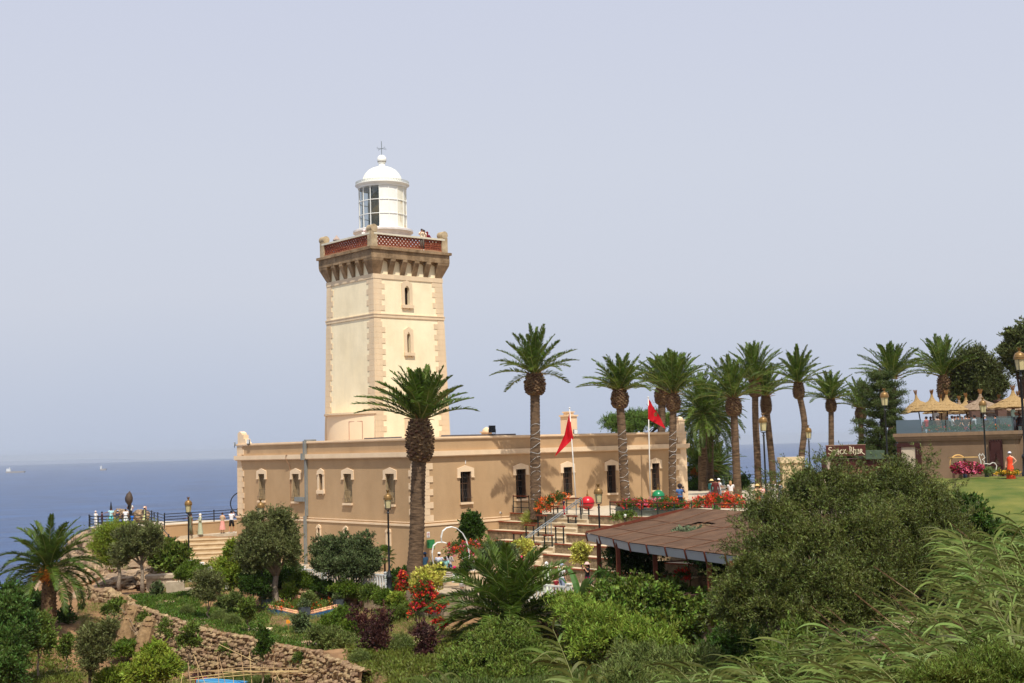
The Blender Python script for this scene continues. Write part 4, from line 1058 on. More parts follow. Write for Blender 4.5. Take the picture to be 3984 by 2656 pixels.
lamp(735, 88, -8.6, 'street lamp in front of the low wall and seating steps on the left', 1.02)
lamp(1516, 71.5, -7.85, 'street lamp beside the white balustrade in front of the house corner')
lamp(1018, 76, -8.3, 'street lamp mostly hidden behind the round olive tree, only its cap showing')
lamp(2340, 70.3, -7.8, 'street lamp rising beside the corner of the brown roof')
lamp(2984, 80, -4.6, 'leaning looking street lamp with clear panes beside two slim palms', 1.1)
lamp(3157, 97, -4.7, 'small street lamp standing alone against the sea left of the kiosk', 1.0)
lamp(3458, 75, -2.9, 'street lamp in front of the layered conifer', 1.0)
lamp(3841, 78, -3.1, 'street lamp in front of the straw parasols and dark doorway', .93)
lamp(3994, 57, -2.0, 'street lamp cut by the right edge of the picture, above the orange dress', 1.02)

# flags
M_RED = mat('flag_red', (206, 24, 38), .7, var=.06, trans=.25)
M_FPOLE = mat('flagpole_white', (222, 220, 212), .4)
def flag(px0, py0, px1, py1, D, outline, label, star=None):
    base = W(px0, py0, D); top = W(px1, py1, D)
    t = thing('flagpole', label, 'flag', base, group='red flags on white poles')
    b = MB(); d = Vector(top)-Vector(base)
    b.tube([(0, 0, -.1), tuple(d*.5), tuple(d)], [.05, .04, .03], 8); b.ball(tuple(d+Vector((0, 0, .05))), .06, 8, 6)
    b.build('pole', M_FPOLE, t, smooth=True)
    b = MB(); P = [Vector(W(*q, D))-Vector(base) for q in outline]
    # cloth between hoist edge (first half) and fly edge (second half)
    A, B = P[:len(P)//2], P[len(P)//2:][::-1]; n, k = 18, 10; v = []
    def along(C_, t_):
        x = t_*(len(C_)-1); j = min(int(x), len(C_)-2); return C_[j].lerp(C_[j+1], x-j)
    for i in range(n+1):
        for j in range(k+1):
            a, c = along(A, i/n), along(B, i/n); q = a.lerp(c, j/k)
            v.append((q.x, q.y+.16*math.sin(j/k*7+i*.35)*min(1, j/k*2+.2)-.05, q.z))
    b.add(v, [(i*(k+1)+j, i*(k+1)+j+1, (i+1)*(k+1)+j+1, (i+1)*(k+1)+j) for i in range(n) for j in range(k)])
    fl = b.build('flag', M_RED, t, smooth=True)
    if star:
        b = MB(); c = Vector(W(*star, D))-Vector(base)+Vector((0, -.24, 0)); pts = [c+Vector((.13*math.sin(2*math.pi*i*2/5), 0, .17*math.cos(2*math.pi*i*2/5))) for i in range(6)]
        for p_, q_ in zip(pts[:-1], pts[1:]): b.bar(p_, q_, .028)
        b.build('star', mat('star_green', (40, 100, 50), .7), fl)
flag(2243, 1985, 2216, 1590, 85, [(2216, 1592), (2223, 1660), (2231, 1706), (2158, 1776), (2196, 1690), (2214, 1610)], 'red flag hanging to the left from the pole near the house windows')
flag(2530, 1945, 2522, 1548, 90.5, [(2522, 1548), (2521, 1590), (2521, 1630), (2590, 1668), (2560, 1610), (2534, 1568)], 'red flag with green star blown to the right near the house end', star=(2549, 1612))

# big christmas-ball ornaments
def bauble(px, D, z, r, m, label, gold=True):
    p = at(px, D, z); t = thing('giant_bauble', label, 'ornament', p, group='giant ball ornaments')
    b = MB(); b.ball((0, 0, r), r, 24, 16, sc=(1, 1, .98)); b.build('ball', m, t, smooth=True)
    b = MB(); b.lathe([(r*.98, r-.03), (r*1.05, r-.03), (r*1.05, r+.01), (r*.98, r+.01)], 24); b.build('rim', mat('bauble_rim', (70, 24, 26), .5), t)
    b = MB(); b.lathe([(.07, 2*r-.02), (.06, 2*r+.12), (.03, 2*r+.15), (.02, 2*r+.3), (.035, 2*r+.33), (.0, 2*r+.42)], 10); b.build('cap', M_BRASS, t)
bauble(2287, 84.5, -4.35, .45, mat('bauble_red', (186, 24, 36), .3, spec=.5), 'big glossy red ball ornament on the terrace behind the stairs')
bauble(2562, 89.5, -4.25, .44, mat('bauble_green', (20, 122, 76), .3, spec=.5), 'big glossy green ball ornament behind the red flower boxes')

# stone seating tiers and stairs (house axes)
XE = [7.25, 6.3, 5.35, 4.4, 3.45, 2.75]; ZE = [-4.4, -4.9, -5.4, -5.9, -6.45, -7.05]
M_EDGE = mat('terracotta_edge', (138, 72, 46), .85, scale=3)
st_l = thing('stone_seating', 'rubble stone seating tiers with red brown edges stepping down beside the house wall', 'seating', loc2w(7.2, -2, -8.4), TH)
o3 = (7.2, -2, -8.4)
st_r = thing('stone_seating', 'long rubble stone seating tiers right of the stairs, running behind the brown roof', 'seating', loc2w(7.2, -11, -8.4), TH)
o4 = (7.2, -11, -8.4)
for (root, org, ya, yb, rng_) in ((st_l, o3, -4.0, -.12, range(0, 6)), (st_r, o4, -19.5, -7.5, range(0, 6))):
    for i in rng_:
        x0, z0 = XE[i], ZE[i]; x1 = 7.4 if i == 0 else XE[i-1]
        yb_ = yb if root is st_r else (yb if i < 3 else -1.9 if i == 3 else -2.4)
        if root is st_l and i == 0: ya_ = -1.95
        else: ya_ = ya+(.0 if root is st_r else 0)
        b = MB(); b.box(x0, x1+.3, ya_, yb_, -8.4, z0-.06); b.build('seat_wall', M_STONEW, root, shift=org)
        b = MB(); b.box(x0+.05, x1+.28, ya_+.02, yb_-.02, z0-.06, z0); b.build('seat_top', M_TREAD, root, shift=org)
        b = MB(); b.box(x0-.05, x0+.10, ya_, yb_, z0-.05, z0+.012); b.build('edge', M_EDGE, root, shift=org)
stairs = thing('staircase', 'wide stone staircase climbing between the seating tiers', 'stairs', loc2w(5, -5.7, -8.4), TH)
org = (5, -5.7, -8.4)
xs_ = 7.75; z_ = -4.4; k = 0; n_st = 14
for k in range(n_st):
    z_ = -4.4-.245*(k+1)+.245; x_ = 7.6-.475*k
    if z_ < -7.75: break
    b = MB(); b.box(x_, x_+.6, -7.48, -4.02, -8.4, z_-.05); b.box(x_-.04, x_+.55, -7.46, -4.04, z_-.05, z_)
    b.build('step', M_TREAD, stairs, shift=org)
# iron and wood leaning frames beside the stairs
M_WOODR = mat('red_brown_wood', (104, 46, 26), .6, scale=6, rgb2=(122, 58, 34))
M_FIRON = mat('dark_green_iron', (30, 38, 38), .5)
fr0 = None
frames = [(1968+10, None)]
def z19(zx, zy): return (1900+zx*.2232, 1900+zy*.2232)
FR = [(1145, 315, 150), (927, 470, 190), (1455, 480, 210), (1680, 320, 250), (720, 640, 160), (1238, 660, 210), (1042, 815, 220), (505, 780, 150), (810, 968, 220), (283, 935, 150)]
for i, (zx, zy, hh_) in enumerate(FR):
    px, py = z19(zx, zy); # top board centre; its foot stands hh lower
    zt_guess = [-4.0, -4.35, -4.45, -3.9, -4.9, -4.9, -5.45, -5.4, -6.0, -5.95][i]
    tp = G(px, py, zt_guess)
    lx_, ly_ = w2loc(tp); foot = zt_guess-1.0
    lab = ['behind the handrail at the top of the stairs', 'left of the stairs, second from the top beside the grass planter', 'right of the stairs, second from the top', 'right of the stairs at the top before the red ball', 'left of the stairs, third from the top', 'right of the stairs, third from the top', 'right of the stairs, fourth from the top', 'left of the stairs, fourth from the top', 'right of the stairs, lowest one', 'left of the stairs, lowest one above the flower bed'][i]
    lab = 'wood topped iron frame '+lab
    if fr0 is None:
        fr0 = thing('standing_frame', lab, 'bar table', loc2w(lx_, ly_, foot), TH, group='wood topped iron frames along the stairs')
        b = MB(); b.box(-.10, .10, -.42, .42, .96, 1.04); b.build('top_board', M_WOODR, fr0)
        for s_ in (-1, 1):
            b = MB(); b.box(-.03, .03, s_*.34-.035, s_*.34+.035, -.75, .96); b.build('leg', M_FIRON, fr0)
        for zz in (-.15, .22, .6):
            b = MB(); b.bar((0, -.34, zz), (0, .34, zz), .03); b.build('crossbar', M_FIRON, fr0)
    else: clone(fr0, loc2w(lx_, ly_, foot), TH, lab, 'wood topped iron frames along the stairs')
hr = thing('handrail', 'double grey metal handrail slanting down the middle of the stairs', 'handrail', loc2w(7.3, -6.9, -4.4), TH)
p0 = G(2208, 1952, -3.45); p1 = G(1985, 2128, -6.9)
a0, b0 = w2loc(p0); a1, b1 = w2loc(p1); a0, b0, a1, b1 = 7.4, -6.6, 1.9, -5.2
b = MB(); 
for dz in (0, -.13): b.tube([(a0, b0, -3.42+dz), (a1, b1, -6.62+dz)], .032, 8)
b.tube([(a0, b0, -3.42), (a0+.12, b0, -3.36), (a0+.2, b0, -3.5), (a0+.2, b0, -4.35)], .03, 8)
b.build('rail', M_GREY, hr, shift=(7.3, -6.9, -4.4), smooth=True)
for f in (.0, .05, .36, .40, .72, .76):
    x_, y_, zt_ = a0+(a1-a0)*f, b0+(b1-b0)*f, -3.55+(-6.62+3.42)*f
    b = MB(); b.tube([(x_, y_, zt_), (x_, y_, zt_-1.15)], .028, 6); b.build('post', M_GREY, hr, shift=(7.3, -6.9, -4.4))

# railings on the upper terrace
def railing(name, label, pts, zb, h, n_rails, post_gap, m_post, m_rail, m_top=None, r=.022, group=None, topw=.05, cat='railing'):
    P = [Vector((*p[:2], zb if len(p) < 3 else p[2])) for p in pts]; t = thing(name, label, cat, P[0], group=group)
    for a, c in zip(P[:-1], P[1:]):
        n = max(1, round((c-a).length/post_gap))
        for i in range(n+1):
            if i == 0 and a is not P[0]: continue
            q = a.lerp(c, i/n)-P[0]; b = MB(); b.tube([q-Vector((0, 0, .05)), q+Vector((0, 0, h+.02))], r*1.5, 6); b.ball(tuple(q+Vector((0, 0, h+.05))), r*2, 6, 4); b.build('post', m_post, t)
        for k in range(n_rails):
            z = h*(k+1)/n_rails; b = MB(); b.tube([a-P[0]+Vector((0, 0, z)), c-P[0]+Vector((0, 0, z))], r, 6)
            b.build('rail', m_rail, t)
        if m_top:
            b = MB(); b.bar(a-P[0]+Vector((0, 0, h+.03)), c-P[0]+Vector((0, 0, h+.03)), topw*1.6, .05); b.build('top_rail', m_top, t)
    return t
railing('railing', 'black railing with wooden top left of the tall palm at the top of the seats', [loc2w(7.35, -.35)[:2], loc2w(7.35, -1.9)[:2]], -4.4, 1.05, 3, .75, M_FIRON, M_FIRON, M_WOODR)
railing('railing', 'short black railing with wooden top between the flowers and the handrail', [loc2w(7.5, -4.05)[:2], loc2w(7.9, -6.1)[:2]], -4.4, .95, 3, .9, M_FIRON, M_FIRON, M_WOODR)
railing('railing', 'black railing with wooden top in front of the long red flower box', [loc2w(7.6, -9.)[:2], loc2w(7.6, -15.5)[:2]], -4.4, .8, 2, 1.3, M_FIRON, M_FIRON, M_WOODR)
railing('railing', 'black railing with wooden top in front of the right hand flower bed', [loc2w(7.6, -17.2)[:2], loc2w(7.6, -20)[:2]], -4.4, .8, 2, 1.3, M_FIRON, M_FIRON, M_WOODR)
railing('railing', 'thin dark railing at the sea edge seen between the palm trunks', [(12, 119.5), (52, 123)], -4.4, 1.05, 4, 3.2, M_IRON, M_IRON)
railing('railing', 'sloping black iron railing on the ramp between the lamp and the leaning palm', [(*loc2w(-1.6, 4.)[:2], -7.6), (*loc2w(-2.2, 1.4)[:2], -7.0)], -7.3, .95, 3, 1.4, M_IRON, M_IRON)

# ---------------------------------------------------------------- left: viewing terrace, amphitheatre steps, low wall, railing
vt = MB(); vt.prism([(-27.5, 99.6), (-20.6, 102.8), (-19.5, 108), (-28.0, 106)], -9.5, -6.3)
tagp(vt.build('path', M_PAVE), kind='structure')
am = thing('stone_steps', 'broad curved sandstone steps descending from the viewing terrace left of the house', 'steps', (-25, 98, -8.2))
SS = mat('sandstone_step', (172, 144, 106), .9, scale=1.5, rgb2=(200, 178, 142), bump=.4, bscale=6)
for k in range(7):
    d0 = 100.2-1.35*k; z = -6.3-.245*(k+1); L_ = []
    x0 = -27.3+.62*k; x1 = -18.2-.1*k
    n = 10
    f = [(x0+(x1-x0)*i/n, d0-1.5+3.0*(i/n)*.75-.5*math.sin(math.pi*i/n)) for i in range(n+1)]
    bk = [(x0+(x1-x0)*i/n, d0+.2+3.0*(i/n)*.75) for i in range(n+1)][::-1]
    b = MB(); b.prism(f+bk, z-.5, z-.05); b.prism([(x, y-.05) for x, y in f]+bk, z-.05, z); b.build('step', SS, am, shift=(-25, 98, -8.2))
lw_ = [W(640, 2038, 99.5)[:2], W(930, 2025, 104.5)[:2]]
t = thing('low_wall', 'low ochre wall behind the four people on the viewing terrace', 'wall', (*lw_[0], -6.3))
b = MB(); d = Vector((*(np.array(lw_[1])-np.array(lw_[0])), 0)); b.bar((0, 0, .40), tuple(d+Vector((0, 0, .40))), .3, .85); b.build('wall', M_WALL, t)
b = MB(); b.bar((-.0, 0, .86), tuple(d+Vector((0, 0, .86))), .36, .07); b.build('coping', M_WALL, t)
b = MB(); e = Vector((-1.1, -1.4, 0)); b.bar((0, 0, .1), tuple(e+Vector((0, 0, .1))), .3, .8); b.build('wing', M_WALL, t)
a = np.array(lw_[0]); c = np.array(lw_[1])
railing('railing', 'long black railing on the low wall overlooking the sea', [tuple(a+(0, .0)), tuple(a+(c-a)*.98)], -5.42, .85, 4, 2.6, M_IRON, M_IRON, r=.03)
pl = [W(347, 2046, 111)[:2], W(382, 2047, 108.5)[:2], W(567, 2036, 110)[:2], W(640, 2035, 108)[:2]]
railing('railing', 'black railing round the rocky lookout where people gather', [pl[0], pl[1], pl[2]], -6.0, .95, 4, 2.3, M_IRON, M_IRON, r=.035)
railing('railing', 'black railing joining the rocky lookout to the low wall', [pl[2], tuple(a)], -5.6, .95, 4, 4., M_IRON, M_IRON, r=.03)
bk_ = [W(350, 2000, 116)[:2], W(600, 2000, 118)[:2]]
railing('railing', 'black railing at the sea side of the rocky lookout', [bk_[0], bk_[1]], -6.3, .95, 3, 3., M_IRON, M_IRON, r=.03)
railing('railing', 'black handrail descending the slope left of the curved steps', [(*W(632, 2075, 97)[:2], -6.4), (*W(735, 2170, 89)[:2], -8.0)], -6.3, .9, 2, 2.4, M_IRON, M_IRON, r=.035)
lk = MB(); f = [tuple(W(345, 2046, 111.5)[:2]), tuple(W(382, 2047, 109)[:2]), tuple(W(570, 2036, 110)[:2]), tuple(W(650, 2036, 108)[:2]), (-25, 118), (-37.5, 119)]
lk.prism(f, -7.2, -6.08); tagp(lk.build('terrace', M_PAVE), kind='structure')
# circular hoop sculpture poking out left of the house and leaf sculpture
p = W(940, 1958, 105); t = thing('ring_sculpture', 'thin dark metal ring partly hidden behind the left end of the house', 'sculpture', (p[0], 105, -6.3))
b = MB(); r_ = 43*105/F_PX; k = [(r_*math.cos(a), .0, p[2]+6.3+r_*math.sin(a)) for a in np.linspace(0, 2*math.pi, 33)]; b.tube(k, .045, 6, caps=False); b.build('ring', M_IRON, t)
b = MB(); b.tube([(0, 0, 0), (0, 0, p[2]+6.3-r_)], .07, 6); b.build('stand', M_IRON, t)
p = W(503, 1940, 114.5); t = thing('leaf_sculpture', 'tall pointed dark mesh leaf standing on the lookout rock', 'sculpture', (p[0], 114.5, -6.0))
k_ = 114.5/F_PX; b = MB(); O = [(498, 1966), (487, 1950), (486, 1936), (492, 1922), (505, 1909), (512, 1920), (517, 1935), (516, 1950), (510, 1962), (504, 1968)]
P_ = [Vector(W(*q, 114.5))-Vector((p[0], 114.5, -6.0)) for q in O]; c_ = sum(P_, Vector())/len(P_)+Vector((0, -.25, 0))
n = len(P_); b.add(P_+[c_, c_+Vector((0, .5, 0))], [(i, (i+1) % n, n) for i in range(n)]+[((i+1) % n, i, n+1) for i in range(n)]); b.build('leaf', mat('bronze_mesh', (58, 46, 38), .7, scale=20, rgb2=(96, 80, 66)), t, smooth=True)
b = MB(); b.tube([(.0, 0, 0), P_[-1]+Vector((0, 0, .05))], .05, 6); b.build('stem', M_IRON, t)
p = W(432, 1992, 116); t = thing('stone_marker', 'small dark pointed marker behind the man in the pale blue shirt', 'marker', (p[0], 116, -6.1))
b = MB(); b.lathe([(.12, 0), (.11, 1.5), (.07, 1.7), (.04, 1.95), (0, 2.05)], 8); b.build('shaft', M_IRON, t)
# white balustrade
def balustrade(label, pts, zf, hgt=.95):
    P = [Vector((*p[:2], zf)) for p in pts]; t = thing('balustrade', label, 'balustrade', P[0], group='white garden balustrades')
    for a, c in zip(P[:-1], P[1:]):
        n = max(1, round((c-a).length/2.0)); d = (c-a).normalized(); an = math.atan2(d.y, d.x)
        for i in range(n+1):
            q = a.lerp(c, i/n)-P[0]; b = MB(); b.box(q.x-.09, q.x+.09, q.y-.09, q.y+.09, -.3, hgt+.1, rz=an); b.box(q.x-.12, q.x+.12, q.y-.12, q.y+.12, hgt+.1, hgt+.16, rz=an); b.build('pier', M_WHITE, t)
        for zz in (.12, hgt-.02):
            b = MB(); b.bar(a-P[0]+Vector((0, 0, zz)), c-P[0]+Vector((0, 0, zz)), .09, .08); b.build('rail', M_WHITE, t)
        m = int((c-a).length/.22); b = MB()
        for i in range(m):
            q = a.lerp(c, (i+.5)/m)-P[0]; b.box(q.x-.035, q.x+.035, q.y-.035, q.y+.035, .12, hgt-.05, rz=an)
        b.build('balusters', M_WHITE, t)
balustrade('white balustrade from the left lamp post to behind the bright green shrub', [W(742, 2185, 86.5)[:2], W(880, 2215, 81)[:2]], -8.15)
balustrade('white balustrade behind the two olive trees ending at the middle lamp post', [W(1180, 2230, 78)[:2], W(1505, 2270, 73)[:2]], -8.0)
balustrade('white balustrade behind the low spreading palm near the man in the cap', [W(2060, 2300, 65.3)[:2], W(2215, 2320, 63.5)[:2]], -7.9)
# ================================================================ PAVILION
M_ROOF = mat('brown_roof_felt', (78, 56, 40), .95, scale=.8, rgb2=(112, 84, 62), bump=.8, bscale=10, stretch=(1, 3, 1), streak=.2)
M_FASC = mat('pale_fascia', (166, 170, 178), .6, var=.05, scale=2)
M_WOOD = mat('dark_red_timber', (92, 42, 26), .6, scale=5, rgb2=(112, 56, 36))
zE = -4.7
ev = [(3.6, 68.3), (5.2, 61.), (7.2, 56.3), (9.1, 51.8), (12.5, 46.5)]
rg = [(9.1, 68.6, -3.6), (11.3, 64.7, -3.6), (13.2, 61.0, -3.55), (15.0, 58.0, -3.5), (17.0, 54.5, -3.5)]
PO = Vector((8, 60, -7.8))
pav = thing('pavilion', 'open pavilion with a sagging brown roof and pale edge boards on timber posts', 'pavilion', PO)
def lerp3(a, b, t): return tuple(a[i]+(b[i]-a[i])*t for i in range(3))
b = MB(); n1, n2 = 24, 12; V = []
for i in range(n1+1):
    t = i/n1*4; j = min(int(t), 3); f = t-j
    e = (ev[j][0]+(ev[j+1][0]-ev[j][0])*f, ev[j][1]+(ev[j+1][1]-ev[j][1])*f, zE); r_ = lerp3(rg[j], rg[j+1], f)
    for k in range(n2+1):
        p = lerp3(e, r_, k/n2); V.append((p[0], p[1], p[2]-.10*math.sin(math.pi*k/n2)+.035*math.sin(i*1.3)*math.sin(k)))
F = [(i*(n2+1)+k, i*(n2+1)+k+1, (i+1)*(n2+1)+k+1, (i+1)*(n2+1)+k) for i in range(n1) for k in range(n2) if not (5 <= i <= 6 and 5 <= k <= 7)]
b.add(V, F); b.add([(x, y, z-.09) for x, y, z in V], [f[::-1] for f in F])
m_ = (n1+1)*(n2+1)
# back slope of the roof
back = [(p[0]+2.5, p[1]+3.2, p[2]-1.0) for p in rg]
for i in range(4): b.add([rg[i], rg[i+1], back[i+1], back[i]], [(0, 1, 2, 3)])
b.build('roof', M_ROOF, pav, shift=PO)
b = MB()
for i in range(0, n1+1, 3):
    pts = [Vector(V[i*(n2+1)+k])+Vector((0, 0, .02)) for k in range(n2+1)]; b.tube(pts, .014, 4)
for k in (3, 7): b.tube([Vector(V[i*(n2+1)+k])+Vector((0, 0, .02)) for i in range(n1+1)], .014, 4)
b.build('seam', mat('roof_seam', (112, 76, 54), .9), pav, shift=PO)
fas = []
for j in range(4):
    a, c = Vector((*ev[j], zE)), Vector((*ev[j+1], zE)); nseg = 3
    for i in range(nseg):
        p, q = a.lerp(c, i/nseg), a.lerp(c, (i+1)/nseg); b = MB()
        o = Vector((.10, .05, -.42))
        b.add([p+Vector((0, 0, -.04)), q+Vector((0, 0, -.04)), q+o, p+o, p+Vector((.04, 0, -.04)), q+Vector((.04, 0, -.04)), q+o+Vector((.04, 0, 0)), p+o+Vector((.04, 0, 0))], [(0, 1, 2, 3), (4, 5, 6, 7), (3, 2, 6, 7)])
        b.build('fascia_board', M_FASC, pav, shift=PO)
        b = MB(); b.bar(p+Vector((-.02, 0, .0)), p+o+Vector((-.02, 0, -.03)), .07, .07); b.build('rafter_end', M_WOOD, pav, shift=PO)
a, c = Vector((*ev[0], zE)), Vector(rg[0]); b = MB(); b.bar(a, c, .06, .14); b.build('verge_board', M_WOOD, pav, shift=PO)
PP = [(2335, 66.6), (2411, 63.2), (2556, 60.0), (2768, 55), (2524, 68), (2700, 68.5), (2900, 60), (2860, 52)]
for px, D in PP:
    p = at(px, D, -7.8); b = MB(); b.box(p.x-.10, p.x+.10, D-.10, D+.10, -7.8, -4.85); b.build('post', M_WOOD, pav, shift=PO)
b = MB(); pp = [at(px, D, -4.98) for px, D in PP[:4]]
for p, q in zip(pp[:-1], pp[1:]): b.bar(p, q, .09, .16)
b.bar(at(2524, 68, -4.9), at(2700, 68.5, -4.9), .09, .16); b.build('beam', M_WOOD, pav, shift=PO)
for zz in (-7.0, -6.3):
    b = MB(); b.bar(at(2560, 68.2, zz), at(2840, 68.4, zz), .05, .08); b.build('rail', M_WOOD, pav, shift=PO)
# urn and pots under the roof
p = at(2690, 57.5, -7.8); t = thing('urn', 'pale pink pedestal urn standing under the brown roof', 'urn', p)
b = MB(); b.lathe([(.24, 0), (.24, .08), (.12, .16), (.10, .42), (.18, .52), (.30, .72), (.34, 1.0), (.39, 1.04), (.36, 1.08), (.3, 1.05), (.28, .9), (0, .88)], 20); b.build('vase', mat('terracotta_pale', (196, 148, 122), .8), t, smooth=True)
p = at(2645, 61.5, -7.8)
M_FLR = mat('petals_red', (206, 34, 26), .6, island=.35); M_FLP = mat('petals_pink', (224, 110, 140), .6, island=.35); M_FLO = mat('petals_orange', (222, 92, 40), .6, island=.35)
M_FLF = leafm('flower_foliage', (66, 92, 34), island=.4)
def flowers(name, label, base, blobs, seed, nl=260, nf=160, mf=M_FLR, mf2=None, fs=.07, ls=.10, group=None, cat='flowers', frac2=.3, top=.5, box=None):
    t = thing(name, label, cat, base, group=group); bl = rel(blobs, base)
    b = MB(); leaves(b, seed, bl, nl, 12, .16, ls, shell=.35); b.build('foliage', M_FLF, t)
    b = MB(); leaves(b, seed+1, [[x[0], x[1], x[2]+x[5]*.08, x[3]*1.05, x[4]*1.05, x[5]*1.05] for x in bl], nf, 10, .07, fs, asp=.95, shell=.85, low=top)
    b.build('blossom', mf, t)
    if mf2:
        b = MB(); leaves(b, seed+2, bl, int(nf*frac2), 10, .07, fs, asp=.95, shell=.95, low=top); b.build('blossom', mf2, t)
    return t
flowers('flower_pot', 'red geraniums glowing under the brown roof beside the urn', p, [blob(2655, 2240, 61.5, 28, 22)], 801, 60, 60)
# hanging pots and climbing plants inside the pavilion
# plant showing through the gap in the roof
_c = Vector(V[6*(n2+1)+6]); t = tree('roof_plant', 'grey green plant poking through the gap in the brown roof', 'shrub', (_c.x, _c.y, -7.8), [[_c.x, _c.y, _c.z-.35, .7, .7, .26]], 818, leafm('grey_roof_leaf', (112, 124, 100), island=.4), M_BULB, nclus=90, per=14, size=.16, rc=.14, r=.04)
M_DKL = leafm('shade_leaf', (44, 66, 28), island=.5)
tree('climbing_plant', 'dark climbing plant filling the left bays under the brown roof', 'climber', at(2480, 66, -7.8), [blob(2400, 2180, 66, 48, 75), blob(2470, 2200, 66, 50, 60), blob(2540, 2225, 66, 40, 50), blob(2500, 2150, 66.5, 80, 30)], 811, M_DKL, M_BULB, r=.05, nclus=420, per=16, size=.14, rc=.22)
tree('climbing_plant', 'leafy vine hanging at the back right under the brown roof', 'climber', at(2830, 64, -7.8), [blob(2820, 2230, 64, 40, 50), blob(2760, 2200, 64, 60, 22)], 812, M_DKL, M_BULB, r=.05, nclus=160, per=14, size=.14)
for i, (px, py, D) in enumerate(((2345, 2250, 64.5), (2388, 2268, 63.5))):
    p = W(px, py, D); t = thing('planter', ['pale green pot with trailing fern at the first timber post', 'basket pot with yellowish fern between the first two timber posts'][i], 'planter', (p[0], p[1], p[2]-.35), group='pots by the pavilion posts')
    b = MB(); b.lathe([(.13, 0), (.2, .35), (.22, .38), (.0, .36)], 14); b.build('pot', mat(['mint_pot', 'basket_pot'][i], [(176, 196, 176), (176, 130, 84)][i], .7), t, smooth=True)
    b = MB(); leaves(b, 820+i, [[0, 0, .52, .38, .38, .22]], 40, 12, .12, .2, asp=.2, shell=.4); b.build('foliage', M_FLF, t)
    b = MB(); b.tube([(0, 0, -.75+.0), (0, 0, 0)], .03, 5); b.build('stand', M_IRON, t)

# ================================================================ KIOSK WITH SIGN
KD = 80
k0 = W(3213, 1755, KD); k1 = W(3366, 1751, KD)
kx0, kx1 = k0[0], k1[0]; kz = -4.4
kio = thing('kiosk', 'dark brown timber snack kiosk with a lettered board on its roof', 'kiosk', ((kx0+kx1)/2, KD, kz)); KO = ((kx0+kx1)/2, KD, kz)
b = MB(); b.box(kx0+.25, kx1+1.6, KD+.1, KD+2.4, kz, -1.45); b.build('cabin', mat('kiosk_brown', (70, 30, 24), .7, scale=6), kio, shift=KO)
b = MB(); b.box(kx0+.05, kx0+.25, KD+.0, KD+.2, kz, -1.3); b.build('post', mat('kiosk_post', (178, 160, 140), .7), kio, shift=KO)
b = MB(); b.add([(kx0-1.0, KD-.9, -2.35), (kx1-.2, KD-.9, -2.35), (kx1-.2, KD+.1, -2.0), (kx0+.1, KD+.1, -2.0)], [(0, 1, 2, 3)]); b.add([(kx0-1.0, KD-.9, -2.41), (kx1-.2, KD-.9, -2.41), (kx1-.2, KD+.1, -2.06), (kx0+.1, KD+.1, -2.06)], [(3, 2, 1, 0)]); b.build('awning', mat('awning_brown', (96, 52, 42), .8), kio, shift=KO)
b = MB(); b.box(kx1, kx1+1.7, KD-.1, KD+2.2, -1.50, -1.38); b.box(kx1, kx1+1.3, KD+.4, KD+2., -1.38, -.98); b.build('roof', mat('kiosk_roof_green', (70, 84, 66), .6), kio, shift=KO)
b = MB(); zc = (k0[2]+k1[2])/2; b.box(kx0, kx1, KD-.1, KD-.03, zc-.33, zc+.33); sgn = b.build('sign_board', mat('sign_brown', (74, 32, 26), .6, scale=5), kio, shift=KO)
b = MB(); b.box(kx0-.03, kx1+.03, KD-.12, KD-.01, zc+.33, zc+.37); b.build('sign_edge', mat('sign_edge', (150, 120, 100), .6), kio, shift=KO)
def glyphs():
    "uncial style letters drawn as strokes: (x, y) in letter units"
    a = lambda cx, cy, rx, ry, d0, d1, n=10: [(cx+rx*math.cos(R(d0+(d1-d0)*i/n)), cy+ry*math.sin(R(d0+(d1-d0)*i/n))) for i in range(n+1)]
    S = [a(.42, .80, .30, .22, 30, 250)+a(.36, .30, .32, .30, 80, -150)+[(-.05, .12)]]
    n = [[(0, .62), (.10, .55), (.10, .0)], a(.33, .40, .24, .20, 150, 0)+[(.56, .05), (.42, -.18), (.22, -.22)]]
    A = [[(.02, .55), (.2, .62), (.42, .6), (.42, .0), (.52, .02)], a(.24, .2, .2, .2, 60, 330)+[(.42, .12)]]
    c = [a(.3, .3, .28, .30, 50, 320)]
    k = [[(.06, .66), (.06, 0)], [(.46, .66), (.08, .30), (.5, .0), (.66, .02)]]
    B = [[(.0, 1.06), (.14, 1.0), (.14, 0)], a(.14, .77, .34, .24, 90, -90), a(.14, .27, .42, .27, 90, -95)]
    h = [[(.06, .98), (.10, .9), (.10, 0)], a(.30, .38, .22, .22, 150, 0)+[(.52, .08), (.40, -.14), (.24, -.2)]]
    r = [[(.08, .64), (.08, 0)], a(.08, .47, .26, .17, 90, -90), [(.2, .30), (.5, .0), (.85, -.16)]]
    return [(S, .84), (n, .74), (A, .64), (c, .66), (k, .80), (None, .30), (B, .72), (h, .70), (A, .64), (r, .8)]
gl = glyphs(); tot = sum(w_ for _, w_ in gl); sc_x = (kx1-kx0-.2)/tot; x = kx0+.12; LET = mat('sign_lettering', (232, 218, 186), .6)
for L_, w_ in gl:
    if L_:
        b = MB()
        for st in L_:
            pts = [Vector((x+u*sc_x, KD-.115, zc-.19+v*.42)) for u, v in st]
            for p, q in zip(pts[:-1], pts[1:]): b.bar(p, q, .02, .052, up=(0, -1, 0)) if False else b.bar(p, q, .036, .02, up=(0, -1, 0))
        b.build('letter', LET, sgn, shift=(0, 0, 0) if False else KO)
    x += w_*sc_x
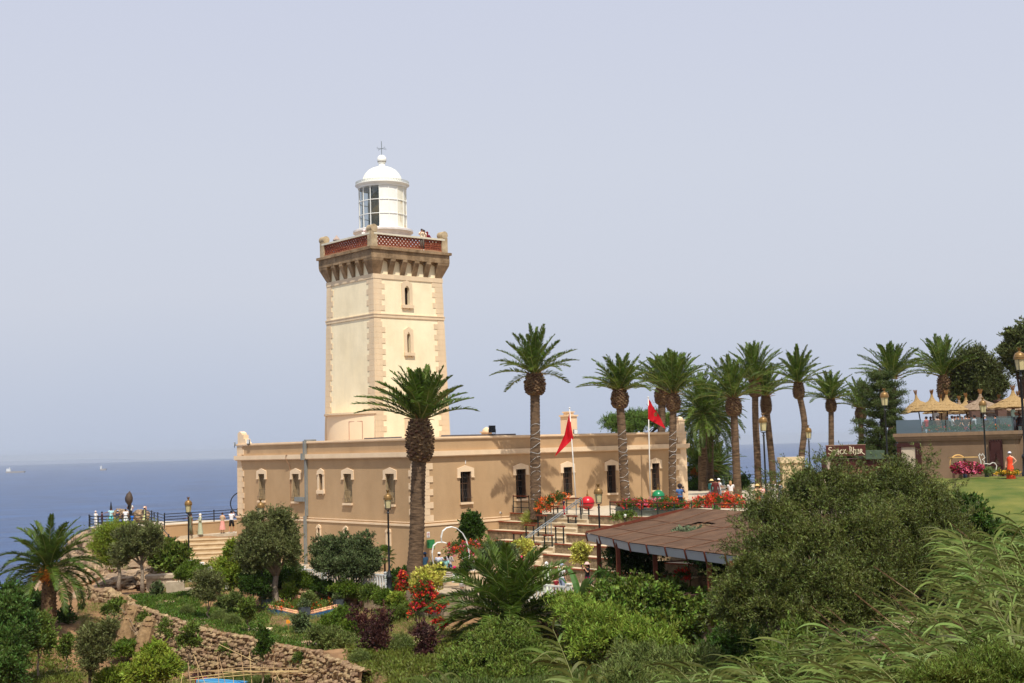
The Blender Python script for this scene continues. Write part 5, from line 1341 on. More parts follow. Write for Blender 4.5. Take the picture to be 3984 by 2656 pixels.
# stone pillar
p = at(3080, 88, -4.4); zt = W(3080, 1777, 88)[2]
t = thing('stone_pillar', 'pale stone gate pillar behind the fan palm', 'pillar', p)
b = MB(); b.box(-.62, .75, -.4, .4, 0, zt-p.z-.4); b.build('shaft', mat('pillar_stone', (196, 170, 128), .9, scale=2, rgb2=(212, 188, 148)), t)
b = MB(); b.box(-.75, .9, -.5, .5, zt-p.z-.4, zt-p.z); b.build('cap', mat('pillar_cap', (206, 184, 146), .9), t)

# ================================================================ RESTAURANT WITH ROOF TERRACE
RA = W(3494, 1690, 84.0); RB = W(3946, 1674, 80.0)
rax, rbx = RA[0], RB[0]; gz0 = -3.1
RO = Vector((rax, 84, gz0)); dR = Vector((rbx-rax, -4.0, 0)); LR = dR.length; angR = math.atan2(dR.y, dR.x)
res = thing('restaurant', 'low brown restaurant building with a glass fenced roof terrace', 'restaurant', RO, angR)
M_RW = mat('restaurant_render', (118, 98, 76), .9, scale=.6, rgb2=(138, 114, 90), bump=.15, bscale=10)
b = MB(); b.box(0, LR, 0, 24, 0, 2.95); b.build('wall', M_RW, res)
b = MB(); b.box(-.2, LR+.2, -.2, 24, 2.75, 2.9); b.box(-.12, LR+.12, -.12, 24, 2.6, 2.75); b.box(-.26, LR+.26, -.26, 24, 2.9, 3.12); b.build('cornice', mat('cornice_brown', (136, 112, 88), .85), res)
b = MB(); b.box(LR+.0, LR+6, 1.2, 20, 0, 2.95); b.build('side_wing', M_RW, res)
def rx(px): # along-wall position for a photo column
    d = _ray(px, 1750); O = np.array([rax, 84.]); D_ = np.array([dR.x, dR.y])/LR
    t_, s_ = np.linalg.solve(np.array([[D_[0], -d[0]], [D_[1], -d[1]]]), -O); return float(t_)
M_DW = mat('dark_brown_frame', (62, 30, 26), .6)
b = MB(); x0, x1 = rx(3500), rx(3578); b.box(x0, x1, -.04, .1, 0, 2.35); en = b.build('entrance', mat('door_curtain', (186, 170, 148), .8, scale=8, stretch=(6, 1, .3), rgb2=(206, 190, 166)), res)
b = MB(); b.box(x0-.15, x0+.12, -.10, .05, 0, 2.5); b.box(x1-.25, x1+.10, -.10, .05, 0, 2.5); b.box(x0-.15, x1+.1, -.12, .05, 2.25, 2.5); b.build('frame', M_DW, en)
b = MB(); x0, x1 = rx(3852), rx(3902); w_ = x1-x0
b.box(x0, x0+.12, -.2, -.02, 0, 2.5); b.box(x1-.12, x1, -.2, -.02, 0, 2.5); b.box(x0, x1, -.2, -.02, 1.9, 2.45); b.box(x0, x1, -.24, -.02, .95, 1.05)
for i in range(5): b.box(x0+w_*i/5+.02, x0+w_*(i+1)/5-.04, -.21, -.03, 2.45, 2.56)
for s_ in (0, 1):
    for k in range(6):
        z_ = 1.1+k*.14; q = .12+.14*math.sin(math.pi*(k)/6)+(.1 if k > 3 else 0)
        b.box(x0+(q*0), x0+q+.1, -.19, -.03, z_, z_+.14) if s_ == 0 else b.box(x1-q-.1, x1, -.19, -.03, z_, z_+.14)
b.build('wooden_doorway', M_DW, res)
b = MB(); b.box(x0+.05, x1-.05, -.02, -.005, .05, 2.3); b.build('doorway_back', mat('doorway_wall', (168, 142, 114), .8), res)
# glass fence
M_TG = glass('terrace_glass', (150, 176, 178), .16); M_TGF = glass('frosted_terrace_glass', (96, 112, 122), .80, .3)
x0, x1 = rx(3494), rx(3592)
b = MB(); b.box(x0, x1, -.12, -.10, 3.12, 3.98); b.build('glass_panel', M_TGF, res)
xx = x1; k = 0
while xx < LR-.2:
    b = MB(); b.box(xx+.03, min(xx+1.5, LR), -.12, -.10, 3.12, 3.92); b.build('glass_panel', M_TG, res); xx += 1.53
b = MB(); b.box(0, LR, 12, 12.04, 3.0, 4.15); b.build('glass_panel', M_TG, res)
b = MB(); b.box(.2, LR-.1, .1, 23.5, 2.98, 3.0); b.build('terrace_floor', M_PAVE, res)
# (terrace floor level)
FT = gz0+3.0
def flat_res(px, D): return at(px, D, FT)
for i, (px, D, w_) in enumerate(((3565, 84.3, 1.2), (3640, 83.8, 1.0), (3715, 83.4, 1.3), (3800, 82.9, .9), (3870, 82.4, 1.1), (3905, 82.2, .9))):
    p = flat_res(px, D+.5); t = thing('planter_box', 'planter box on the roof terrace edge, ' + ['just right of the frosted glass', 'second one right of the frosted glass', 'third one right of the frosted glass', 'left of the lamp post', 'just right of the lamp post', 'nearest the corner of the brown wall'][i], 'planter', p, angR, group='planter boxes on the roof terrace')
    b = MB(); b.box(-w_/2, w_/2, -.15, .15, 0, .22); b.build('box', mat('planter_grey', (96, 90, 86), .8), t)
    b = MB(); leaves(b, 900+i, [[0, 0, .32, w_*.5, .2, .16]], 60, 10, .1, .1, shell=.3); b.build('foliage', M_FLF, t)
    b = MB(); leaves(b, 930+i, [[0, 0, .34, w_*.5, .2, .16]], 12, 6, .05, .06, asp=1); b.build('blossom', [M_FLP, M_FLO, M_FLR][i % 3], t)
# straw parasols
M_STRAW = mat('straw_thatch', (138, 110, 68), .95, scale=5, rgb2=(186, 156, 108), bump=.8, bscale=26, stretch=(3, 3, .6))
M_STRAWG = mat('old_straw_thatch', (118, 98, 78), .95, scale=5, rgb2=(160, 138, 114), bump=.8, bscale=26)
M_POLE = mat('parasol_pole', (70, 52, 40), .7)
par = {}
def parasol(px, D, py_rim, py_tip, label, old=False, tilt=0., s=1.):
    p = flat_res(px, D); zr = W(px, py_rim, D)[2]-p.z; zr = max(zr, 1.6)
    key = old
    if key not in par:
        t = thing('straw_parasol', label, 'parasol', p, group='straw parasols on the roof terrace')
        b = MB(); b.tube([(0, 0, 0), (0, 0, 2.6)], .05, 8); b.build('pole', M_POLE, t)
        rd = random.Random(5)
        for (r0, r1, za, zb) in ((1.5, .95, 1.86, 2.16), (1.18, .62, 2.06, 2.38), (.82, .30, 2.28, 2.62)):
            b = MB(); n = 48; v = []
            for (r_, z_, j) in ((r0, za, .05), (r0*.97, za+.05, .04), ((r0+r1)/2, (za+zb)/2+.03, .02), (r1, zb, .02)):
                for i in range(n): a = 2*math.pi*i/n; q = r_+rd.uniform(-j, j); v.append((q*math.cos(a), q*math.sin(a), z_+rd.uniform(-j, j)*.5))
            v2 = v[:]; v += [(x*.96, y*.96, z-.04) for x, y, z in v2]
            N_ = len(v2); f = [(k*n+i, k*n+(i+1) % n, (k+1)*n+(i+1) % n, (k+1)*n+i) for k in range(3) for i in range(n)]
            f += [tuple(N_+i for i in q[::-1]) for q in f]+[(i, (i+1) % n, N_+(i+1) % n, N_+i) for i in range(n)]
            b.add(v, f); b.build('thatch_layer', M_STRAWG if old else M_STRAW, t)
        b = MB(); b.lathe([(.36, 2.56), (.2, 2.74), (.11, 2.95), (.075, 3.15)], 14); b.build('peak', M_STRAWG if old else M_STRAW, t)
        b = MB()
        for i in range(40): a = i*2.4; q = .03+.13*(i/40)**.5; b.tube([(.05*math.cos(a), .05*math.sin(a), 3.1), (q*math.cos(a), q*math.sin(a), 3.5+rd.uniform(-.08, .08))], .008, 3)
        b.build('tuft', mat('tuft_straw', (140, 100, 56), .9), t)
        par[key] = t
    else: t = clone(par[key], p, rd_.uniform(0, 6), label, 'straw parasols on the roof terrace')
    t.scale = (s, s, zr/1.86); t.rotation_euler[1] = tilt; return t
rd_ = random.Random(8)
parasol(3590, 92, 1598, 1536, 'leftmost straw parasol, tilted, over the frosted glass panel', tilt=-.12, s=.9)
parasol(3633, 88, 1619, 1545, 'bright straw parasol second from the left, lowest one', s=.95)
parasol(3667, 103, 1606, 1550, 'straw parasol mostly hidden behind the second and third ones', s=.95)
parasol(3690, 90, 1607, 1540, 'bright straw parasol third from the left with a wide rim', s=1.05)
parasol(3738, 105, 1614, 1565, 'grey straw parasol small and far, left of the dark tree trunk', old=True, s=.95)
parasol(3765, 98, 1614, 1550, 'straw parasol in front of the dark tree trunk', s=.95)
parasol(3822, 90, 1609, 1541, 'old grey straw parasol partly hidden by the lamp post', old=True, s=1.12)
parasol(3894, 104, 1614, 1572, 'old grey straw parasol in front of the green roof', old=True, s=1.)
parasol(3950, 84, 1616, 1542, 'large bright straw parasol at the right edge, nearest one', s=1.12)
parasol(3968, 96, 1606, 1550, 'grey straw parasol behind the large one at the right edge', old=True)
# green roofed building behind
p = at(3960, 112, -1.); t = thing('green_roof_building', 'small building with pale green hip roof behind the parasols', 'building', p)
e = lambda px, py: Vector(W(px, py, 112))-p
b = MB(); q = [e(3878, 1577), e(4060, 1566)]; rdg = [e(3950, 1545), e(4060, 1520)]
b.add([q[0], q[1], rdg[1], rdg[0], q[0]+Vector((0, 6, 0)), q[1]+Vector((0, 6, 0)), q[0]+Vector((0, 0, -.15)), q[1]+Vector((0, 0, -.15))], [(0, 1, 2, 3), (4, 3, 2, 5), (0, 3, 4), (0, 6, 7, 1)]); b.build('roof', mat('roof_pale_green', (142, 176, 136), .7), t)
b = MB(); b.box(q[0].x+.5, q[1].x, .6, 5.5, 0, q[0].z-.1); b.build('wall', mat('wall_dark', (92, 78, 70), .8), t)

# hoarding, wire figure, flower bed on the lawn
p = at(3735, 80.5, -3.0); t = thing('bar_counter', 'small wooden snack counter with a curved hoop in front of the brown wall', 'counter', p)
b = MB(); b.box(-.35, .95, -.2, .3, 0, .95); b.build('counter', mat('counter_brown', (120, 92, 70), .8), t)
b = MB(); b.box(-.5, 1.1, -.3, .4, 1.42, 1.47); b.build('top', mat('counter_top', (196, 158, 98), .7), t)
b = MB(); b.tube([(-.55+.5+.5*math.cos(a), 0, 1.05+.55*math.sin(a)) for a in np.linspace(math.pi*1.1, .45, 14)], .045, 6); b.build('hoop', mat('hoop_straw', (196, 158, 98), .7), t)
b = MB(); b.box(.1, .75, -.215, -.2, .65, .92); b.build('notice', M_WHITE, t)
b = MB(); b.bar((.16, -.225, .78), (.24, -.225, .86), .02); 
for u, s_ in ((.2, 'o'), (.36, 'o'), (.52, 'o')):
    b.tube([(u+.045*math.cos(a), -.225, .79+.06*math.sin(a)) for a in np.linspace(.6, 5.7, 8)], .01, 4)
b.build('scribble', M_IRON, t)
p = at(3822, 77.5, -2.95); t = thing('wire_figure', 'white wire outline sculpture on the lawn beside the pink flowers', 'sculpture', p)
k_ = 77.5/F_PX; M_WW = mat('white_wire', (214, 210, 198), .5)
b = MB(); O = [(3818, 1830), (3816, 1795), (3812, 1785), (3808, 1772), (3812, 1765), (3818, 1772), (3824, 1764), (3828, 1772), (3832, 1780), (3822, 1788), (3830, 1795), (3828, 1805), (3836, 1803), (3850, 1806), (3862, 1799), (3872, 1802), (3878, 1812), (3875, 1828), (3878, 1835), (3868, 1836), (3858, 1824), (3856, 1832)]
b.tube([Vector(W(*q, 77.5))-p for q in O], .028, 5); b.build('wire', M_WW, t)
p = at(3765, 76, lawn_z(26.7, 76)); flowers('flower_bed', 'mound of pink and dark red flowers at the edge of the lawn', p, [blob(3740, 1822, 76, 30, 18), blob(3790, 1824, 76, 32, 16), blob(3762, 1816, 76.5, 30, 16)], 820, 200, 260, mf=mat('petals_crimson', (150, 36, 70), .6, island=.4), mf2=M_FLP, fs=.09, frac2=.6, top=.9)
p = at(3920, 76.5, -2.8); flowers('flower_bed', 'thin line of yellow flowers at the feet of the woman in orange', p, [blob(3890, 1840, 76.3, 16, 4), blob(3935, 1838, 76.1, 30, 4)], 821, 60, 90, mf=mat('petals_yellow', (222, 176, 50), .6), fs=.06)
tree('shrub', 'small grey green mound beside the wire sculpture on the lawn', 'shrub', at(3840, 75.8, -3.), [blob(3842, 1834, 75.8, 24, 9)], 822, leafm('lawn_shrub', (112, 128, 76)), M_BULB, nclus=60, per=14, size=.09, rc=.12, trunk=False, inner=False)
# ================================================================ PEOPLE
SK = [mat('skin_tan', (186, 132, 100), .6, var=.05), mat('skin_brown', (132, 86, 62), .6, var=.05), mat('skin_light', (214, 166, 138), .6, var=.05)]
def cloth(c): return mat('cloth_%d_%d_%d' % c, c, .85, var=.08, scale=8, bump=.1, bscale=12)
def patt(name, c, c2, sc=14): return mat(name, c, .85, scale=sc, rgb2=c2, thr=(.48, .52), detail=1)
HAIRM = {'black': mat('hair_black', (26, 20, 18), .6), 'brown': mat('hair_brown', (70, 46, 32), .6), 'grey': mat('hair_grey', (170, 166, 160), .7), 'blond': mat('hair_blond', (170, 130, 84), .6)}
ARMS = {'down': ((.24, .02, 1.17), (.25, -.05, .93)), 'front': ((.23, -.06, 1.18), (.12, -.26, 1.16)), 'camera': ((.27, -.10, 1.24), (.08, -.24, 1.52)), 'rail': ((.26, -.12, 1.20), (.22, -.36, 1.10)),
        'hip': ((.36, .06, 1.20), (.19, -.02, 1.03)), 'point': ((.40, -.12, 1.34), (.60, -.26, 1.30)), 'up': ((.34, -.05, 1.46), (.16, -.10, 1.70)), 'fold': ((.24, -.04, 1.18), (.02, -.22, 1.20)), 'lap': ((.24, -.08, 1.15), (.14, -.30, 1.0))}
def hand(mb, w_, d, s=1.):
    d = d.normalized(); a = d.cross(Vector((0, 0, 1)))
    a = a.normalized() if a.length > .1 else Vector((1, 0, 0)); n = a.cross(d)
    mb.tube([w_, w_+d*.045, w_+d*.085], [.022, .034, .03], 6, sq=.5)
    for k, (o, l) in enumerate(((-.026, .062), (-.009, .075), (.009, .07), (.025, .055))):
        p = w_+d*.08+a*o; mb.tube([p, p+d*l*.55+n*-.006, p+d*l*.95+n*-.03], [.0095, .0085, .006], 5)
    p = w_+d*.03+a*-.03; mb.tube([p, p+d*.03+a*-.022, p+d*.055+a*-.022+n*-.015], [.011, .01, .007], 5)
def skel_mesh(J, E_):
    me = bpy.data.meshes.new('b'); names = list(J); me.from_pydata([J[n][0] for n in names], [(names.index(a), names.index(b)) for a, b in E_], [])
    o = bpy.data.objects.new('b', me); COL.objects.link(o)
    md = o.modifiers.new('s', 'SKIN'); md.use_smooth_shade = True
    for i, n in enumerate(names):
        r_ = J[n][1]; me.skin_vertices[0].data[i].radius = r_ if hasattr(r_, '__len__') else (r_, r_); me.skin_vertices[0].data[i].use_root = (i == 0)
    o.modifiers.new('u', 'SUBSURF').levels = 1
    dg = bpy.context.evaluated_depsgraph_get(); ev_ = o.evaluated_get(dg).to_mesh()
    v = [tuple(x.co) for x in ev_.vertices]; f = [tuple(p.vertices) for p in ev_.polygons]
    o.evaluated_get(dg).to_mesh_clear(); bpy.data.objects.remove(o); bpy.data.meshes.remove(me)
    return v, f
_bcache = {}
def body_mesh(armL, armR, sit, lean, stride):
    key = (armL, armR, sit, lean, stride)
    if key in _bcache: return _bcache[key]
    J = {'pel': ((0, 0, .96), (.145, .11)), 'wai': ((0, -.0, 1.12), (.12, .09)), 'che': ((0, -lean*.5, 1.32), (.15, .105)), 'nk0': ((0, -lean*.8, 1.46), (.07, .07)), 'nk': ((0, -lean*.9, 1.51), (.052, .052)),
         'hd': ((0, -lean-.01, 1.60), (.076, .09)), 'ht': ((0, -lean-.0, 1.70), (.066, .08))}
    E_ = [('pel', 'wai'), ('wai', 'che'), ('che', 'nk0'), ('nk0', 'nk'), ('nk', 'hd'), ('hd', 'ht')]
    for s_, arm, n in ((-1, armL, 'l'), (1, armR, 'r')):
        (ex, ey, ez), (wx, wy, wz) = ARMS[arm]
        J['s'+n] = ((s_*.17, -lean*.7, 1.42), .058); J['e'+n] = ((s_*ex, ey-lean*.7, ez), .040); J['w'+n] = ((s_*wx, wy-lean*.7, wz), .026)
        E_ += [('nk0', 's'+n), ('s'+n, 'e'+n), ('e'+n, 'w'+n)]
        st = stride*s_
        if sit: J['h'+n] = ((s_*.09, -.02, .93), .09); J['k'+n] = ((s_*.11, -.44, .92), .062); J['a'+n] = ((s_*.11, -.42, .50), .038); J['t'+n] = ((s_*.12, -.56, .46), .034)
        else: J['h'+n] = ((s_*.085, 0, .90), .088); J['k'+n] = ((s_*.10, -.03+st*.12, .50), .060); J['a'+n] = ((s_*.10, .03+st*.22, .09), .038); J['t'+n] = ((s_*.115, -.10+st*.22, .035), .034)
        E_ += [('pel', 'h'+n), ('h'+n, 'k'+n), ('k'+n, 'a'+n), ('a'+n, 't'+n)]
    v, f = skel_mesh(J, E_)
    mb = MB(); mb.add(v, [list(q) for q in f])
    for n in 'lr':
        e, w_ = Vector(J['e'+n][0]), Vector(J['w'+n][0]); hand(mb, w_, w_-e)
    h = Vector(J['hd'][0]); mb.tube([h+Vector((0, -.085, .03)), h+Vector((0, -.112, -.01))], [.010, .016], 6)
    for s_ in (-1, 1): mb.ball(tuple(h+Vector((s_*.078, .01, .01))), .022, 6, 5, sc=(.5, 1, 1.4))
    mb.tube([h+Vector((-.024, -.088, -.045)), h+Vector((0, -.098, -.047)), h+Vector((.024, -.088, -.045))], .007, 5)
    _bcache[key] = (mb, J); return _bcache[key]
def person(loc, label, h=1.72, rz=0., arms=('down', 'down'), top=(230, 230, 230), bottom=('trousers', (40, 44, 60)), hair='black', hat=None, skin=0, sit=False, lean=0., stride=0., sleeve='short', beard=False, bag=None, long_hair=False, group=None, topm=None, botm=None):
    t = thing('person', label, 'person', loc, rz, group); s = h/1.76; t.scale = (s, s, s)
    if sit: t.location = (loc[0], loc[1], loc[2]-.0)
    mb, J = body_mesh(arms[0], arms[1], sit, lean, stride)
    key = 'bm_%s' % str((arms, sit, lean, stride, skin))
    if key not in _crowns:
        o = mb.build('body', SK[skin], smooth=True); _crowns[key] = o.data; bpy.data.objects.remove(o)
    put(_crowns[key], 'body', t)
    V = lambda n: Vector(J[n][0])
    mt = topm or cloth(top)
    b = MB(); ly = lambda z: -lean*max(0, (z-1.0)/.5)
    prof = [(.165, .115, .90), (.155, .11, 1.05), (.150, .108, 1.15), (.178, .118, 1.30), (.185, .112, 1.40), (.13, .09, 1.455), (.065, .06, 1.485)]
    v = []; n = 14
    for a, c, z in prof: v += [(a*math.cos(2*math.pi*i/n), ly(z)*.9+c*math.sin(2*math.pi*i/n), z) for i in range(n)]
    b.add(v, [(k*n+i, k*n+(i+1) % n, (k+1)*n+(i+1) % n, (k+1)*n+i) for k in range(len(prof)-1) for i in range(n)])
    if sleeve != 'none':
        for q in 'lr':
            s0, e0, w0 = V('s'+q), V('e'+q), V('w'+q)
            c_ = Vector((0, ly(1.4)*.9, 1.41))
            if sleeve == 'short': b.tube([c_.lerp(s0, .6), s0, s0.lerp(e0, .62)], [.07, .075, .062], 8)
            else: b.tube([c_.lerp(s0, .6), s0, e0, e0.lerp(w0, .92)], [.07, .072, .056, .045], 8)
    b.build('shirt', mt, t, smooth=True)
    kind, bc = bottom[0], bottom[1]; mbm = botm or cloth(bc)
    b = MB()
    if kind in ('trousers', 'shorts'):
        b.lathe([(.15, .85), (.168, .93), (.155, 1.02)], 12, sy=.75)
        for q in 'lr':
            hp, kn, an = V('h'+q), V('k'+q), V('a'+q); hp = hp+Vector((0, 0, .04))
            if kind == 'shorts': b.tube([hp, hp.lerp(kn, .5), kn+Vector((0, 0, .02))], [.10, .095, .09], 9)
            else: b.tube([hp, kn, an+Vector((0, 0, .02))], [.105, .078, .062], 9)
        b.build(kind, mbm, t, smooth=True)
    else:
        if sit: b.lathe([(.2, .80), (.19, .95), (.16, 1.04)], 14); b.tube([(0, -.05, .92), (0, -.45, .90), (0, -.46, .55)], [.19, .17, .2], 12)
        else:
            zb = {'skirt': .32, 'dress': .42, 'long': .05}[kind]; rb = {'skirt': .27, 'dress': .25, 'long': .29}[kind]
            pr = [(rb, zb), (rb*.94, zb+.12), (.20, .72), (.175, .90), (.155, 1.05)]; v = []; n = 20
            for j, (r_, z) in enumerate(pr):
                for i in range(n): a = 2*math.pi*i/n; w_ = 1+(.07*math.sin(a*6+label.__len__()) if j < 3 else 0); v.append((r_*w_*math.cos(a), .02*(j < 2)+r_*.8*w_*math.sin(a), z))
            b.add(v, [(k*n+i, k*n+(i+1) % n, (k+1)*n+(i+1) % n, (k+1)*n+i) for k in range(len(pr)-1) for i in range(n)])
        b.build('skirt' if kind == 'skirt' else 'robe' if kind == 'long' else 'dress', mbm, t, smooth=True)
    hd = V('hd')
    b = MB(); 
    for s_ in (-1, 1): b.ball(tuple(hd+Vector((s_*.032, -.086, .018))), .009, 6, 4)
    b.build('eyes', HAIRM['black'], t)
    if hair and not (hat and hat[0] == 'scarf'):
        b = MB(); c = hd+Vector((0, .018, .045)); b.ball(tuple(c), .100, 12, 8, sc=(.92, 1.05, 1.0), nz=.1)
        if long_hair: b.tube([c+Vector((0, .04, .02)), c+Vector((0, .09, -.13)), c+Vector((0, .09, -.27))], [.085, .09, .05], 8, sq=.6)
        b.build('hair', HAIRM[hair], t, smooth=True)
    if beard:
        b = MB(); b.ball(tuple(hd+Vector((0, -.045, -.06))), .062, 10, 6, sc=(1, .9, .8)); b.build('beard', HAIRM['black'], t, smooth=True)
    if hat:
        kind_, hc = hat; b = MB(); c = hd+Vector((0, .01, .075))
        if kind_ == 'scarf':
            b.ball(tuple(hd+Vector((0, .022, .03))), .115, 14, 9, sc=(.95, 1, 1.12)); b.tube([hd+Vector((0, .03, -.05)), hd+Vector((0, .02, -.14)), hd+Vector((0, .02, -.25))], [.09, .12, .19], 12, sq=.7)
        elif kind_ == 'cap':
            b.lathe([(.104, -.01), (.105, .03), (.08, .075), (.03, .098), (0, .1)], 14, tuple(c)); b.ext([c+Vector((x, y, 0)) for x, y in ((-.075, -.06), (.075, -.06), (.06, -.17), (0, -.195), (-.06, -.17))], (0, 0, .012))
        elif kind_ == 'brim': b.lathe([(.20, -.02), (.21, -.012), (.11, .01), (.105, .07), (.07, .10), (0, .105)], 18, tuple(c))
        elif kind_ == 'helmet': b.ball(tuple(c+Vector((0, 0, -.02))), .145, 14, 10)
        b.build({'scarf': 'headscarf', 'cap': 'cap', 'brim': 'sun_hat', 'helmet': 'backpack'}[kind_] if kind_ != 'helmet' else 'hood', cloth(hc), t, smooth=True)
    if not sit and bottom[0] != 'long':
        for q in 'lr':
            b = MB(); a_, tt = V('a'+q), V('t'+q); b.tube([a_+Vector((0, .03, -.045)), a_.lerp(tt, .5)+Vector((0, 0, -.01)), tt+Vector((0, -.03, -.0))], [.045, .047, .03], 8, sq=.8); b.build('shoe', cloth((60, 54, 50) if skin else (214, 210, 204)), t, smooth=True)
    if bag:
        b = MB(); b.box(-.13, .13, .10, .24, 1.08, 1.42); b.bar((-.11, .02, 1.47), (-.11, .17, 1.4), .03); b.bar((.11, .02, 1.47), (.11, .17, 1.4), .03); b.build('backpack', cloth(bag), t)
    if arms[0] == 'camera' or arms[1] == 'camera':
        b = MB(); c = (V('wl')+V('wr'))/2 if arms[0] == arms[1] else V('w'+('l' if arms[0] == 'camera' else 'r')); b.box(c.x-.06, c.x+.06, c.y-.10, c.y-.06, c.z+.02, c.z+.10); b.build('camera_held', M_IRON, t)
    return t
def P_(px, D, z, label, **kw): return person(at(px, D, z), label, **kw)
# lookout on the rocks
zl = -6.08
P_(372, 110.6, zl-.0, 'white haired person in white leaning on the railing at the far left of the lookout', h=1.45, rz=2.6, arms=('rail', 'rail'), top=(226, 222, 216), bottom=('trousers', (220, 214, 206)), hair='grey', skin=2, hat=('cap', (222, 200, 190)))
P_(397, 111., zl, 'person in dark maroon top second from the left on the lookout', h=1.38, rz=2.0, arms=('fold', 'fold'), top=(66, 30, 32), bottom=('trousers', (50, 36, 36)), skin=1, sleeve='long')
P_(433, 112.5, zl, 'man in pale turquoise shirt resting an arm on the lookout railing', h=1.62, rz=.5, arms=('point', 'fold'), top=(172, 210, 214), bottom=('trousers', (86, 176, 180)), skin=1)
P_(456, 110.8, zl, 'person in dark navy with pale cap bending over the lookout railing', h=1.45, rz=2.9, arms=('rail', 'rail'), top=(40, 46, 70), bottom=('trousers', (44, 44, 58)), hat=('cap', (150, 160, 186)), lean=.12)
P_(489, 110.8, zl, 'dark haired man in white T-shirt seen from behind on the lookout', h=1.56, rz=3.1, arms=('rail', 'down'), top=(232, 232, 232), bottom=('trousers', (214, 214, 210)), skin=1)
P_(508, 114.8, zl+.25, 'tall figure in black and white standing below the leaf sculpture', h=1.74, rz=2.7, arms=('hip', 'hip'), top=(228, 226, 220), bottom=('trousers', (26, 26, 30)), long_hair=True, bag=(24, 24, 28))
P_(514, 110.7, zl, 'child in bright blue at the lookout railing', h=1.12, rz=2.8, arms=('rail', 'rail'), top=(36, 110, 196), bottom=('shorts', (36, 90, 170)))
P_(563, 112.6, zl, 'woman in yellow green playsuit holding her straw hat with both hands', h=1.62, rz=2.2, arms=('up', 'up'), top=(188, 190, 136), bottom=('dress', (188, 190, 136)), hat=('brim', (226, 190, 164)), skin=0, bag=(80, 70, 60))
# viewing terrace
zv = -6.3
P_(743, 100.6, zv, 'man in olive shirt and trousers beside the lamp post, arm stretched out', h=1.74, rz=-.9, arms=('point', 'down'), top=(112, 114, 88), bottom=('trousers', (102, 104, 82)), skin=1, beard=True)
P_(779, 101.0, zv, 'woman in long pale green robe and white headscarf', h=1.66, rz=-1.0, arms=('fold', 'fold'), top=(176, 178, 150), bottom=('long', (172, 176, 148)), hat=('scarf', (226, 216, 200)), sleeve='long')
P_(866, 102.0, zv, 'woman in pink skirt looking over the low wall', h=1.66, rz=2.9, arms=('front', 'front'), top=(182, 160, 130), bottom=('skirt', (222, 154, 142)), hair='brown', sleeve='none', skin=2)
P_(901, 102.6, zv, 'man in white T-shirt and black shorts photographing the sea', h=1.76, rz=2.8, arms=('camera', 'rail'), top=(232, 230, 232), bottom=('shorts', (24, 24, 28)), stride=.8)
# courtyard
zp = -7.8
P_(1655, 75.8, zp, 'man in blue T-shirt and denim shorts beside the leaning palm trunk', h=1.72, rz=.9, arms=('down', 'front'), top=(92, 140, 176), bottom=('shorts', (54, 86, 122)), hat=('cap', (58, 84, 120)), beard=True, skin=0)
P_(1711, 75.2, zp, 'man in white patterned shirt and white cap by the green plaque', h=1.74, rz=2.9, arms=('front', 'down'), topm=patt('shirt_pattern', (222, 222, 226), (150, 160, 186), 24), bottom=('trousers', (84, 116, 178)), hat=('cap', (232, 224, 214)))
P_(1735, 74.4, zp, 'dark haired person in pale turquoise shirt reading beside the patterned shirt', h=1.58, rz=.3, arms=('front', 'front'), top=(150, 206, 204), bottom=('trousers', (178, 170, 110)), skin=1)
P_(1750, 76.0, zp, 'woman in white top with pink cap and blue jeans behind the heart arch', h=1.7, rz=2.6, arms=('front', 'front'), top=(230, 226, 230), bottom=('trousers', (60, 88, 128)), hat=('cap', (226, 136, 140)), long_hair=True, sleeve='long')
P_(1772, 71.6, zp-.35, 'woman in magenta headscarf and white lace top sitting on the bench', h=1.62, rz=1.1, sit=True, arms=('lap', 'lap'), top=(236, 232, 230), bottom=('skirt', (228, 222, 222)), hat=('scarf', (190, 26, 92)), sleeve='long')
P_(1813, 76.2, zp, 'woman in cream sun hat behind the right side of the heart arch', h=1.62, rz=.2, arms=('front', 'down'), top=(238, 236, 232), bottom=('trousers', (224, 222, 214)), hat=('brim', (232, 220, 184)), hair='brown')
P_(1840, 73.8, zp, 'person in white patterned clothes behind the rose bush', h=1.62, rz=.4, arms=('hip', 'down'), topm=patt('lace_pattern', (232, 228, 224), (190, 170, 160), 18), bottom=('long', (226, 222, 220)), hair='brown', skin=0)
P_(2056, 72.2, zp, 'dark haired woman in floral top left of the lowest stairs', h=1.66, rz=-.5, arms=('front', 'down'), topm=patt('floral_pattern', (206, 160, 160), (96, 70, 70), 22), bottom=('trousers', (40, 40, 52)), skin=1, long_hair=True)
P_(2034, 73.2, zp, 'person in bright pink headscarf and black patterned dress', h=1.6, rz=.4, arms=('down', 'down'), topm=patt('mono_pattern', (34, 32, 38), (214, 210, 210), 16), bottom=('long', (34, 32, 38)), botm=patt('mono_pattern', (34, 32, 38), (214, 210, 210), 16), hat=('scarf', (214, 44, 100)))
P_(2130, 68.8, zp, 'woman in green striped robe and white headscarf before the seating tiers', h=1.62, rz=2.5, arms=('front', 'down'), topm=mat('striped_cloth', (196, 212, 178), .85, scale=20, rgb2=(226, 230, 214), stretch=(6, 6, .2)), bottom=('long', (196, 212, 178)), botm=mat('striped_cloth', (196, 212, 178)), hat=('scarf', (232, 230, 224)), sleeve='long')
P_(2188, 66.6, zp, 'man in white T-shirt and grey blue cap turned away near the balustrade', h=1.72, rz=2.3, arms=('down', 'front'), top=(232, 230, 228), bottom=('trousers', (120, 130, 150)), hat=('cap', (160, 172, 190)), hair='grey', skin=2)
P_(2165, 65.8, zp, 'child in dark red beside the man in the grey blue cap', h=1.1, rz=.4, arms=('down', 'down'), top=(130, 30, 40), bottom=('shorts', (60, 50, 60)), hair='blond', skin=2)
